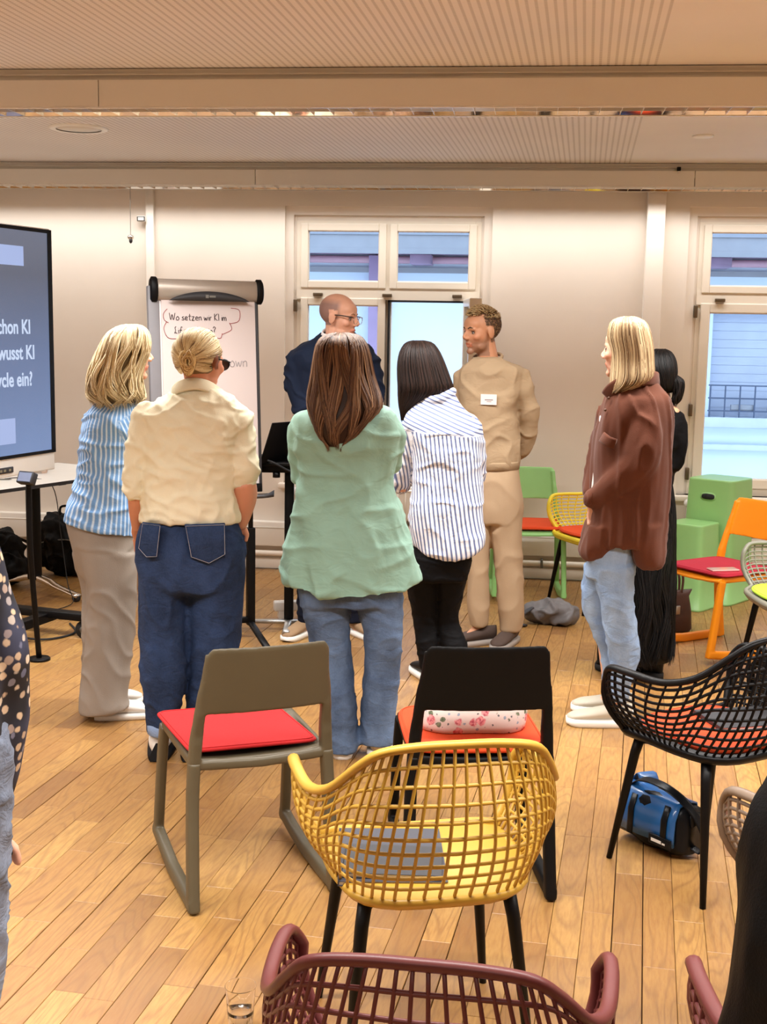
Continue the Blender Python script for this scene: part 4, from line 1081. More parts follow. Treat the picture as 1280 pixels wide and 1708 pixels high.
    for arc in ([(-0.205, 1.745), (-0.225, 1.72), (-0.222, 1.69), (-0.20, 1.675)], [(-0.21, 1.68), (-0.225, 1.645), (-0.205, 1.60), (-0.16, 1.595)], [(-0.15, 1.60), (-0.14, 1.585), (-0.10, 1.585)], [(0.13, 1.755), (0.175, 1.745), (0.17, 1.69), (0.12, 1.675)], [(0.12, 1.68), (0.13, 1.645), (0.08, 1.62)], [(0.08, 1.625), (0.07, 1.60), (0.04, 1.605)]):
        tube(bm, [Vector(p) for p in cr([lean @ Vector((x, -0.0095, z)) for x, z in arc], 12)], 0.0016, 4)
    obj('cloud_outline', bm, M_penr, t)
flipchart()

# ---- laptop on its trolley
def trolley():
    t = thing('laptop_trolley', 'black laptop trolley with a clamp arm and light steel feet behind the flip chart', 'trolley', (-1.25, 6.72, 0.0), R(8))
    bm = nb(); box(bm, -0.24, 0.0, -0.14, 0.14, 0.925, 0.945, None, 0.004); obj('shelf', bm, M_black, t, True)
    bm = nb(); box(bm, -0.20, 0.0, -0.10, -0.05, 0.885, 0.925, None, 0.004); tube(bm, [(-0.1, -0.1, 0.86), (-0.1, -0.1, 0.89)], 0.02, 12); obj('clamp', bm, M_black, t, True)
    bm = nb(); tube(bm, cr([(-0.2, -0.13, 0.965), (-0.12, -0.16, 0.95), (-0.03, -0.13, 0.90), (0.02, -0.12, 0.90)], 20), 0.006, 8); obj('cable', bm, M_rubber, t, True)
    bm = nb(); box(bm, -0.06, -0.01, -0.02, 0.04, 0.06, 0.93, None, 0.004); obj('column', bm, M_black, t, True)
    bm = nb(); rbar(bm, [(-0.34, -0.02, 0.05), (0.12, -0.02, 0.05)], 0.04, 0.022, side=(0, 1, 0), n=8); fo = obj('foot', bm, M_alu, t, True)
    bm = nb(); rbar(bm, [(-0.035, -0.28, 0.05), (-0.035, 0.3, 0.05)], 0.04, 0.022, side=(1, 0, 0), n=8); obj('foot', bm, M_alu, t, True)
    for x, y in ((-0.33, -0.02), (0.11, -0.02), (-0.035, -0.27), (-0.035, 0.29)):
        bm = nb(); tube(bm, [(x-0.012, y, 0.02), (x+0.012, y, 0.02)], 0.02, 14); obj('caster', bm, M_rubber, t, True)
    l = thing('laptop', 'open black laptop on the trolley shelf beside the flip chart', 'laptop', (-1.41, 6.70, 0.945), R(40))
    bm = nb(); box(bm, -0.16, 0.16, -0.11, 0.11, 0, 0.016, None, 0.004); obj('keyboard_base', bm, M_blackp, l, True)
    bm = nb(); box(bm, -0.16, 0.16, 0.0, 0.008, 0.0, 0.225, Matrix.Translation((0, 0.108, 0.012)) @ Matrix.Rotation(R(-22), 4, 'X'), 0.003); obj('lid', bm, M_blackp, l, True)
    bm = nb(); box(bm, -0.02, 0.02, 0.009, 0.0105, 0.17, 0.18, Matrix.Translation((0, 0.108, 0.012)) @ Matrix.Rotation(R(-22), 4, 'X')); obj('emblem', bm, M_alu, l)
    l.rotation_euler = (0, 0, R(238))
    ps = thing('power_strip', 'short white power strip box resting on the trolley foot', 'power strip', (-1.31, 6.92, 0.062), R(20))
    bm = nb(); box(bm, -0.10, 0.10, -0.03, 0.03, 0, 0.055, None, 0.008); obj('body', bm, M_whitep, ps, True)
    for x in (-0.055, 0, 0.055):
        bm = nb(); lathe(bm, [(0.018, 0.055), (0.018, 0.0565)], 18, (x, 0, 0)); obj('socket', bm, M_duct, ps, True)
    for x in (-0.06, 0.06): bx('foot_block', x-0.015, x+0.015, -0.03, 0.03, -0.04, 0.002, M_whitep, ps)
trolley()

# ============================================================ people
def skin_mat(name, c, c2=None):
    k = NT(name); at = k.n('ShaderNodeAttribute'); at.attribute_name = 'tint'
    v = k.coord(); n = k.noise(v, 14, 3)
    base = k.ramp(n, [(0.3, tuple(x*0.93 for x in rgb(*c)[:3])+(1,)), (0.7, rgb(*c))])
    k.l(k.mix(1.0, base, at.outputs['Color'], 'MULTIPLY'), k.b.inputs['Base Color'])
    k.b.inputs['Roughness'].default_value = 0.52; k.b.inputs['Subsurface Weight'].default_value = 0.08
    k.b.inputs['Subsurface Radius'].default_value = (0.6, 0.25, 0.12); k.b.inputs['Subsurface Scale'].default_value = 0.02
    k.bump(k.noise(v, 260, 3), 0.08, 0.001)
    return k.m
def hair_mat(name, rough=0.45):
    k = NT(name); at = k.n('ShaderNodeAttribute'); at.attribute_name = 'tint'
    k.l(at.outputs['Color'], k.b.inputs['Base Color']); k.b.inputs['Roughness'].default_value = rough
    k.b.inputs['Specular IOR Level'].default_value = 0.22
    return k.m
M_hair = hair_mat('hair_strands')
def paint(me, cols):
    a = me.color_attributes.new('tint', 'FLOAT_COLOR', 'POINT')
    a.data.foreach_set('color', np.array(cols, dtype=np.float32).ravel())
class Fig:
    def __init__(s, label, B, name='person'):
        s.B = Vector((B[0], B[1], 0)); dd = Vector((B[0], B[1], 0)).normalized()
        s.d = dd; s.r = Vector((dd.y, -dd.x, 0))
        s.rz = atan2(-dd.x, dd.y)
        s.root = thing(name, label, 'person', tuple(s.B), s.rz)
        s.Mi = (Matrix.Translation(s.B) @ Matrix.Rotation(s.rz, 4, 'Z')).inverted()
    def p(s, px, py, dy=0.0):
        ray = Vector(rayd(px, py)); o = Vector((0, 0, CH)); q = s.B+s.d*dy
        t = (q-o).dot(s.d)/ray.dot(s.d); return s.Mi @ (o+ray*t)
    def ring(s, L, Rr, py, dy=0.0, ry=0.1, e=2.4, sl=0.0, cv=0.0, n=28, pyR=None, tw=0.0):
        a = s.p(L, py, dy); b = s.p(Rr, pyR if pyR is not None else py, dy)
        c = (a+b)/2; hx = (b.x-a.x)/2; dz = (b.z-a.z)/2; out = []
        for i in range(n):
            t = 2*pi*i/n+pi/n; cc, ss = cos(t), sin(t)
            u = math.copysign(abs(cc)**(2/e), cc); v = math.copysign(abs(ss)**(2/e), ss)
            out.append(Vector((c.x+u*hx, c.y+v*ry+tw*u*hx, c.z+dz*u+cv*(1-u*u))))
        return out
def loft(bm, rings, n=None, cap=True):
    if n:
        K = len(rings[0]); seq = [cr([r[k] for r in rings], n) for k in range(K)]
        rings = [[Vector(seq[k][j]) for k in range(K)] for j in range(n)]
    ringbridge(bm, rings, cap); return rings
def limb(bm, pts, n=16, flat=1.0, sides=14):
    """pts: (Vector, radius) list, smoothly resampled tapered limb with round ends; sharp bends start a new piece"""
    for i in range(1, len(pts)-1):
        a = (pts[i][0]-pts[i-1][0]); b = (pts[i+1][0]-pts[i][0])
        if a.length > 1e-6 and b.length > 1e-6 and a.angle(b) > 0.75:
            ellipsoid(bm, pts[i][0], (pts[i][1],)*3)
            limb(bm, pts[:i+1], n, flat, sides); limb(bm, pts[i:], n, flat, sides); return
    P = cr([tuple(p)+(r,) for p, r in pts], n)
    q = [Vector(x[:3]) for x in P]; rr = [float(x[3]) for x in P]
    t0 = (q[0]-q[1]).normalized(); t1 = (q[-1]-q[-2]).normalized()
    q = [q[0]+t0*rr[0]*0.7]+q+[q[-1]+t1*rr[-1]*0.5]; rr = [rr[0]*0.45]+rr+[rr[-1]*0.6]
    tube(bm, q, rr, sides, flat=flat)
def hand(bm, wrist, dirv, palmn, s=1.0, curl=0.5):
    d = dirv.normalized(); nrm = (palmn-d*palmn.dot(d)).normalized(); sd = d.cross(nrm)
    M = Matrix((sd, d, nrm)).transposed()
    ellipsoid(bm, wrist+d*0.045*s, (0.038*s, 0.052*s, 0.016*s), M, 14, 10)
    for i, (off, L) in enumerate(((-0.028, 0.070), (-0.010, 0.080), (0.009, 0.075), (0.027, 0.060))):
        b = wrist+d*0.080*s+sd*off*s; pts = [(b, 0.0095*s)]
        a = 0.0; q = b
        for j, k in enumerate((0.42, 0.33, 0.25)):
            a += curl*(0.5+0.35*j); q = q+(d*cos(a)+nrm*sin(a))*L*k*s; pts.append((q, 0.0088*s-0.0006*j))
        limb(bm, pts, 7, sides=8)
    b = wrist+d*0.022*s-sd*0.028*s
    limb(bm, [(b, 0.012*s), (b-sd*0.022*s+d*0.022*s+nrm*0.006, 0.0105*s), (b-sd*0.026*s+d*0.050*s+nrm*0.014*s, 0.0088*s)], 7, sides=8)
def head_shape(bm, Mh, female=False, open_mouth=False, sc=1.0):
    def E(c, r, rot=None):
        M = Mh.to_3x3() if rot is None else Mh.to_3x3() @ rot
        ellipsoid(bm, Mh @ Vector(c), r, M, 24, 16)
    def T(pts, r, n=None):
        tube(bm, [Mh @ Vector(p) for p in pts], r, 8)
    j = 0.92 if female else 1.0
    E((0, -0.014+0.012*(1-sc)/0.1, 0.034-0.004*(1-sc)/0.1), (0.0765*sc, 0.097*sc, 0.083*sc)); E((0, 0.030, -0.012), (0.066, 0.062, 0.085))
    E((0, 0.026, -0.062), (0.054*j, 0.058, 0.046)); E((0, 0.073, -0.097), (0.023*j, 0.018, 0.017)); E((0, 0.048, 0.040), (0.060*sc, 0.042, 0.044*sc))
    for s in (-1, 1):
        E((s*0.044, 0.056, -0.024), (0.022, 0.024, 0.020)); E((s*0.044*j, 0.028, -0.072), (0.016, 0.03, 0.022))
        E((s*0.079, -0.006, -0.006), (0.007, 0.019, 0.032), Matrix.Rotation(-0.2, 3, 'X')); E((s*0.086, -0.012, 0.004), (0.004, 0.014, 0.022), Matrix.Rotation(-0.2, 3, 'X'))
        E((s*0.011, 0.098, -0.031), (0.008, 0.010, 0.007))
    T([(-0.048, 0.070, 0.014), (-0.025, 0.083, 0.021), (0, 0.086, 0.020), (0.025, 0.083, 0.021), (0.048, 0.070, 0.014)], 0.008 if not female else 0.006)
    T([(0, 0.084, 0.016), (0, 0.095, 0.0), (0, 0.106, -0.016), (0, 0.110, -0.028)], [0.007, 0.0075, 0.009, 0.0105])
    g = 0.004 if open_mouth else 0
    T([(-0.024, 0.080, -0.061), (-0.010, 0.0895, -0.0555+g), (0, 0.0905, -0.057+g), (0.010, 0.0895, -0.0555+g), (0.024, 0.080, -0.061)], [0.003, 0.0052, 0.005, 0.0052, 0.003])
    T([(-0.022, 0.080, -0.065), (0, 0.088, -0.0685-g), (0.022, 0.080, -0.065)], [0.003, 0.0062, 0.003])
def make_body(f, J, Mh, sm, voxel=0.006, female=False, tintf=None, face=True, bulk=1.0, hands=True, open_mouth=False, scalp=None):
    bm = nb(); k = bulk*0.84
    head_shape(bm, Mh, female, open_mouth, 0.88 if scalp else 1.0)
    nk = J['neck']; hc = Mh @ Vector((0, -0.018, -0.03))
    limb(bm, [(hc, 0.052), ((hc+nk)/2, 0.054 if not female else 0.049), (nk, 0.058 if not female else 0.053), (nk+Vector((0, 0, -0.05)), 0.07)], 10)
    pel = (J['hipL']+J['hipR'])/2; ch = nk*0.72+pel*0.28
    def el(c, r): ellipsoid(bm, c, r, None, 20, 14)
    el(ch, (0.145*k, 0.092*k, 0.17)); el(nk*0.5+pel*0.5, (0.118*k, 0.080*k, 0.17)); el(pel+Vector((0, 0, 0.03)), (0.150*k, 0.092*k, 0.12))
    limb(bm, [(J['shL'], 0.045), (nk+Vector((0, 0, -0.045)), 0.05), (J['shR'], 0.045)], 9)
    for s in 'LR':
        limb(bm, [(J['sh'+s], 0.050*k), (J['sh'+s]*0.5+J['el'+s]*0.5, 0.043*k), (J['el'+s], 0.036*k)], 9)
        limb(bm, [(J['el'+s], 0.037*k), (J['el'+s]*0.6+J['wr'+s]*0.4, 0.036*k), (J['wr'+s], 0.025)], 9)
        limb(bm, [(J['hip'+s], 0.080*k), (J['hip'+s]*0.5+J['kn'+s]*0.5, 0.066*k), (J['kn'+s], 0.048*k)], 9)
        limb(bm, [(J['kn'+s], 0.048*k), (J['kn'+s]*0.65+J['an'+s]*0.35, 0.049*k), (J['an'+s], 0.031)], 9)
        fa = J.get('ft'+s, Vector((0, 1, 0)))
        limb(bm, [(J['an'+s]+Vector((0, 0, -0.02)), 0.03), (J['an'+s]+fa*0.05+Vector((0, 0, -0.045)), 0.024), (J['an'+s]+fa*0.10+Vector((0, 0, -0.055)), 0.014)], 7)
        if hands:
            w = J['wr'+s]; hd = J.get('hd'+s, (w-J['el'+s]).normalized())
            hand(bm, w, hd, J.get('hn'+s, Vector((0, -1, 0.2))), 0.95)
    me = remesh(bm, voxel, 2, 0.5)
    Mi = np.array(Mh.inverted()); co = get_co(me); Q = co @ Mi[:3, :3].T+Mi[:3, 3]
    x, y, z = Q.T; t = np.ones((len(co), 4)); on = (z > -0.13) & (np.abs(x) < 0.12) & ((Q**2).sum(1) < 0.04)
    if face:
        fwd = np.array(Mh.to_3x3() @ Vector((0, 1, 0)))
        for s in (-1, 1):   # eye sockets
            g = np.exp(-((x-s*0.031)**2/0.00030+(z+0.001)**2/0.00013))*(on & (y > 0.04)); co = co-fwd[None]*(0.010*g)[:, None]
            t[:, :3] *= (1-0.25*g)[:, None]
        lip = on & (y > 0.07) & (np.abs(x) < 0.027) & (z > -0.074) & (z < -0.052); t[lip, :3] = (0.90, 0.64, 0.62)
        ck = np.exp(-((np.abs(x)-0.045)**2/0.0005+(z+0.03)**2/0.0006))*(on & (y > 0.03)); t[:, 1] *= 1-0.12*ck; t[:, 2] *= 1-0.14*ck
        set_co(me, co)
    if tintf: tintf(x, y, z, t, on)
    if scalp:
        m_ = on & (((y < 0.03) & (z > -0.03)) | (z > 0.075)); c_ = rgb(*scalp); t[m_, :3] = c_[:3]
    paint(me, t)
    b = link('body', me, sm, f.root, True)
    if face:
        for s in (-1, 1):
            e = nb(); ellipsoid(e, (0, 0, 0), (0.0118, 0.0118, 0.0118), None, 16, 12)
            eo = obj('eye', e, M_eye, f.root, True); eo.matrix_local = Mh @ Matrix.Translation((s*0.031, 0.0655, -0.001))
            e = nb(); ellipsoid(e, (0, 0.0085, -0.001), (0.0055, 0.0042, 0.0055), None, 12, 8); obj('iris', e, M_iris, eo, True)
            e = nb()
            for zz, r in ((0.0062, 0.0022), (-0.0062, 0.0012)):
                tube(e, [Mh @ Vector((s*0.031+dx, 0.0655+0.0125*sqrt(max(0, 1-(dx/0.019)**2)), -0.001+zz*(1-(dx/0.018)**2))) for dx in (-0.015, -0.008, 0, 0.008, 0.015)], r, 6)
            obj('eyelid', e, M_lash, f.root, True)
    return b
M_eye = mat('eye_white', (226, 220, 214), 0.2, var=0.02); M_iris = mat('dark_iris', (46, 34, 26), 0.15); M_lash = mat('lash', (60, 42, 36), 0.7)
def head_matrix(c, yaw, pitch=0.0, roll=0.0, s=1.0):
    return Matrix.Translation(c) @ Matrix.Rotation(R(yaw), 4, 'Z') @ Matrix.Rotation(R(pitch), 4, 'X') @ Matrix.Rotation(R(roll), 4, 'Y') @ Matrix.Diagonal((s, s, s, 1))
def brows(f, Mh, m, r=0.0032):
    for s in (-1, 1):
        b = nb(); tube(b, [Mh @ Vector((s*x, y, z)) for x, y, z in ((0.012, 0.090, 0.020), (0.028, 0.088, 0.026), (0.047, 0.074, 0.019))], [r, r*1.1, r*0.4], 6, flat=0.6); obj('eyebrow', b, m, f.root, True)

def garment(f, name, m, build, voxel=0.008, smooth=5, folds=(), stripes=None, label=None, post=None):
    bm = nb(); build(bm); me = remesh(bm, voxel, smooth, 0.5)
    if folds:
        co = get_co(me); no = get_no(me); x, y, z = co.T; H = 0
        for (sx, sy, sz, amp, seed, ridge) in folds:
            wx_ = 0.35*pnoise(np.stack([x*3+seed, y*3, z*3], 1))
            n = pnoise(np.stack([x*sx+seed+z*0.8*ridge+wx_, y*sy+wx_, z*sz+seed*0.37+x*1.2*ridge+wx_*2], 1))
            if ridge: n = (1-np.minimum(1, np.abs(n)*3.2))**1.5*1.1-0.25
            H = H+n*amp
        set_co(me, co+no*np.asarray(H)[:, None])
    if post: post(me)
    if stripes:
        a = me.attributes.new('su', 'FLOAT', 'POINT'); a.data.foreach_set('value', np.array([stripes(v.co) for v in me.vertices], dtype=np.float32))
    o = link(name, me, m, f.root, True)
    if label: o['label'] = label
    return o
def cloth(name, c, rough=0.85, var=0.06, bs=300, bump=0.25, sheen=0.0, crease=0.0, crs=9, vs=5):
    k = NT(name); v = k.coord(); a = rgb(*c)
    col = k.ramp(k.noise(v, vs, 4), [(0.3, tuple(x*(1-var) for x in a[:3])+(1,)), (0.7, tuple(min(1, x*(1+var)) for x in a[:3])+(1,))])
    k.l(col, k.b.inputs['Base Color']); k.b.inputs['Roughness'].default_value = rough; k.b.inputs['Specular IOR Level'].default_value = 0.12; k.b.inputs['Sheen Weight'].default_value = sheen
    wv = k.noise(v, bs, 2); big = k.noise(k.coord(scale=(1, 1, 1.6)), 11, 3, 0.5, 0.6)
    if crease:
        n1 = k.n('ShaderNodeTexNoise'); n1.noise_type = 'RIDGED_MULTIFRACTAL'; n1.inputs['Scale'].default_value = crs; n1.inputs['Detail'].default_value = 5; n1.inputs['Distortion'].default_value = 0.8
        k.l(v, n1.inputs['Vector'])
        h = k.math('ADD', k.math('MULTIPLY', n1.outputs[0], crease), k.math('MULTIPLY', wv, 0.03)); k.bump(h, 0.8, 0.03)
    else: k.bump(k.math('ADD', big, k.math('MULTIPLY', wv, 0.06*bump/0.25)), 0.45, 0.016)
    return k.m
def denim(name, c, c2, vs=(3, 3, 2)):
    k = NT(name); v = k.coord(scale=vs); n = k.noise(v, 2.2, 4, 0.6)
    col = k.ramp(n, [(0.35, rgb(*c)), (0.68, rgb(*c2))])
    f2 = k.noise(k.coord(scale=(1, 1, 0.25)), 420, 2)
    col = k.mix(k.math('MULTIPLY', f2, 0.35), col, rgb(*[min(255, x+34) for x in c2]))
    k.l(col, k.b.inputs['Base Color']); k.b.inputs['Specular IOR Level'].default_value = 0.12; k.b.inputs['Roughness'].default_value = 0.88
    n1 = k.noise(k.coord(scale=(1, 1, 1.8)), 13, 4, 0.62, 0.8)
    k.bump(k.math('ADD', n1, k.math('MULTIPLY', f2, 0.06)), 0.5, 0.016); return k.m
def stripe_mat(name, ca, cb, width=0.4, soft=0.08, edge=None):
    k = NT(name); at = k.n('ShaderNodeAttribute'); at.attribute_name = 'su'
    fr = k.math('FRACT', at.outputs['Fac'])
    d = k.math('ABSOLUTE', k.math('SUBTRACT', fr, 0.5))
    col = k.ramp(d, [(width/2-soft/2, rgb(*cb)), (width/2+soft/2, rgb(*ca))])
    k.l(col, k.b.inputs['Base Color']); k.b.inputs['Specular IOR Level'].default_value = 0.12; k.b.inputs['Roughness'].default_value = 0.85
    v = k.coord(); k.bump(k.math('ADD', k.noise(v, 12, 4, 0.6, 0.8), k.math('MULTIPLY', k.noise(v, 400, 2), 0.04)), 0.5, 0.018); return k.m

def hair(f, rings, cols, n=700, r=(0.0016, 0.0030), t1=(0.8, 1.02), wob=0.10, freq=2.0, lift=0.03, base_shrink=0.97, seed=1, name='hair', flick=0.0, part=0.12, groups=18):
    """rings crown -> tips (lists of Vectors). A closed base volume plus strands that run over it."""
    rs = random.Random(seed); K = len(rings[0]); NR = 22
    seq = [cr([q[k] for q in rings], NR) for k in range(K)]
    RR = [[Vector(seq[k][j]) for k in range(K)] for j in range(NR)]
    CC = [sum(q, Vector())/K for q in RR]
    bm = nb(); ringbridge(bm, [[c+(p-c)*base_shrink for p in q] for q, c in zip(RR, CC)])
    me = bpy.data.meshes.new(name); bmesh.ops.recalc_face_normals(bm, faces=bm.faces[:]); bm.to_mesh(me); bm.free()
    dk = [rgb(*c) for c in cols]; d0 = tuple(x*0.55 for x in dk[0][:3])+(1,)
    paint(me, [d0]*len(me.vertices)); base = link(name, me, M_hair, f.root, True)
    RA = np.array([[tuple(p) for p in q] for q in RR]); CA = np.array([tuple(c) for c in CC]); nr = np.random.RandomState(seed)
    NP = 15; sN = np.linspace(0, 1, NP)[None]; a0 = nr.rand(n); ga = (a0*groups).astype(int)
    gph = nr.rand(groups+1)[ga]*6.28; gam = nr.rand(groups+1)[ga]; gte = nr.uniform(-0.06, 0.06, groups+1)[ga]; gco = nr.rand(groups*3+3)[(a0*groups*3).astype(int)]
    t0 = np.where(nr.rand(n) < 0.7, nr.rand(n)**1.6*part, nr.rand(n)*0.5); te = nr.uniform(t1[0], t1[1], n)+gte
    k0 = 1.0+nr.uniform(-0.01, lift, n); ph = gph+nr.uniform(-0.5, 0.5, n); am = wob*(0.3+gam)
    t = t0[:, None]+(te-t0)[:, None]*sN
    a = a0[:, None]+am[:, None]*0.08*np.sin(ph[:, None]+freq*2*pi*t)*t
    kk = k0[:, None]+0.5*wob*0.16*np.sin(ph[:, None]*1.7+freq*6.28*t)*t+flick*t*t*nr.rand(n)[:, None]
    tt = np.clip(t, 0, 1)*(NR-1); jj = np.minimum(tt.astype(int), NR-2); g = (tt-jj)[..., None]
    aa = (a % 1.0)*K; ii = aa.astype(int) % K; h = (aa-np.floor(aa))[..., None]; i2 = (ii+1) % K
    Pp = (RA[jj, ii]*(1-h)+RA[jj, i2]*h)*(1-g)+(RA[jj+1, ii]*(1-h)+RA[jj+1, i2]*h)*g; Cc = CA[jj]*(1-g)+CA[jj+1]*g
    Pp = Cc+(Pp-Cc)*kk[..., None]
    over = np.maximum(0, t-1)[..., None]*np.array([0, 0, -0.25]); Pp = Pp+over
    prof = (0.6+0.4*np.minimum(1, 6*np.arange(NP)/NP))*np.where(np.arange(NP) < NP-4, 1, (NP-1-np.arange(NP))/4*0.9+0.1)
    Rd = nr.uniform(r[0], r[1], n)[:, None]*prof[None]
    me = strand_mesh('strands', Pp, Rd)
    pal = np.array([c[:3] for c in dk]); ci = np.minimum(len(dk)-1, ((0.5*gco+0.5*nr.rand(n))*len(dk)).astype(int))
    cc = np.clip(pal[ci]*nr.uniform(0.85, 1.12, n)[:, None], 0, 1); cc = np.concatenate([cc, np.ones((n, 1))], 1)
    paint(me, np.repeat(cc, NP*4, axis=0))
    o = link('hair_strands', me, M_hair, base, True); o['kind'] = 'stuff'
    return base
def shoe(f, pos, yaw, mu, ms, L=0.27, W=1.0, name='shoe', lace=None, high=0.0, chunky=0.03, heel_mat=None):
    bm = nb(); out = []
    def half(y):   # half width along the foot, y 0..1 heel->toe
        return (0.030+0.018*sin(min(1, y*1.25)*pi/2)-0.002*y)*W*(1 if y < 0.8 else sqrt(max(0.02, 1-((y-0.8)/0.2)**2*0.9)))*(sqrt(max(0.05, 1-((0.1-y)/0.1)**2*0.8)) if y < 0.1 else 1)
    NS = 16; top = lambda y: (0.088+high)*(1-0.1*y) if y < 0.25 else (0.088+high)*(1-0.1*y)*(1-(y-0.25)/0.5)+0.052*((y-0.25)/0.5) if y < 0.75 else 0.052-0.022*((y-0.75)/0.25)**1.5
    rings = []
    for i in range(NS+1):
        y = i/NS; w_ = half(y); h = top(y)+chunky*0.4; yy = (y-0.27)*L
        rings.append([Vector((w_*math.copysign(abs(cos(a))**0.8, cos(a))*(1 if sin(a) < 0.2 else 0.92), yy, chunky*0.6+max(0, sin(a)*0.5+0.5)**0.7*(h-chunky*0.6))) for a in [2*pi*k/16 for k in range(16)]])
    ringbridge(bm, rings)
    t = obj(name, bm, mu, f.root, True); t.location = pos; t.rotation_euler = (0, 0, R(yaw))
    bm = nb(); rings = []
    for i in range(NS+1):
        y = i/NS; w_ = half(y)*1.06+0.001; yy = (y-0.27)*L*1.02; lift = 0.010*max(0, (y-0.8)/0.2)**2
        rings.append([Vector((x*w_, yy, z)) for x, z in ((-1, chunky), (-1.03, chunky*0.4), (-0.95, lift), (0.95, lift), (1.03, chunky*0.4), (1, chunky))])
    ringbridge(bm, rings); obj('sole', bm, ms, t, True)
    if lace:
        for k in range(4):
            y = 0.36+0.09*k; bm = nb(); h = top(y)+chunky*0.4+0.0
            tube(bm, [Vector((x*0.022, (y-0.27)*L, h-0.004-abs(x)*0.006)) for x in (-1, -0.5, 0, 0.5, 1)], 0.0028, 6); obj('lace', bm, lace, t, True)
    if heel_mat:
        bm = nb(); rings = [[Vector((sx*half(0.03)*wz*1.12, -0.275*L+0.004, z)) for sx in (-1, 1)]+[Vector((sx*half(0.03)*wz*1.12, -0.275*L-0.007, z)) for sx in (1, -1)] for z, wz in ((0.004, 1.0), (0.035, 0.85), (0.075, 0.25))]
        ringbridge(bm, rings); obj('heel_tab', bm, heel_mat, t)
    return t
V = Vector
M_s1 = skin_mat('skin_fair', (226, 170, 142)); M_s2 = skin_mat('skin_rosy', (206, 140, 108)); M_s3 = skin_mat('skin_tan', (204, 146, 110))
M_wsh = mat('white_sneaker', (232, 228, 222), 0.5, var=0.03); M_wso = mat('white_sole', (238, 236, 230), 0.6, var=0.02)
BLOND = [(138, 114, 82), (182, 158, 118), (208, 188, 148), (230, 214, 180), (196, 172, 130)]
ASH = [(112, 90, 66), (160, 134, 100), (190, 166, 128), (140, 114, 84), (206, 184, 146)]
BROWN = [(64, 42, 28), (92, 64, 44), (124, 92, 66), (84, 56, 38), (150, 118, 88)]
DARK = [(22, 15, 13), (36, 24, 20), (48, 33, 28), (28, 19, 16)]
BLACKH = [(12, 10, 10), (20, 16, 15), (30, 24, 22)]

def legs_garment(f, name, m, waist, left, right, folds, voxel=0.008, smooth=4):
    """waist: rings at the hips; left/right: ring lists down to the hems"""
    def b(bm):
        loft(bm, waist, max(8, len(waist)*3)); loft(bm, left, 26); loft(bm, right, 26)
    return garment(f, name, m, b, voxel, smooth, folds)

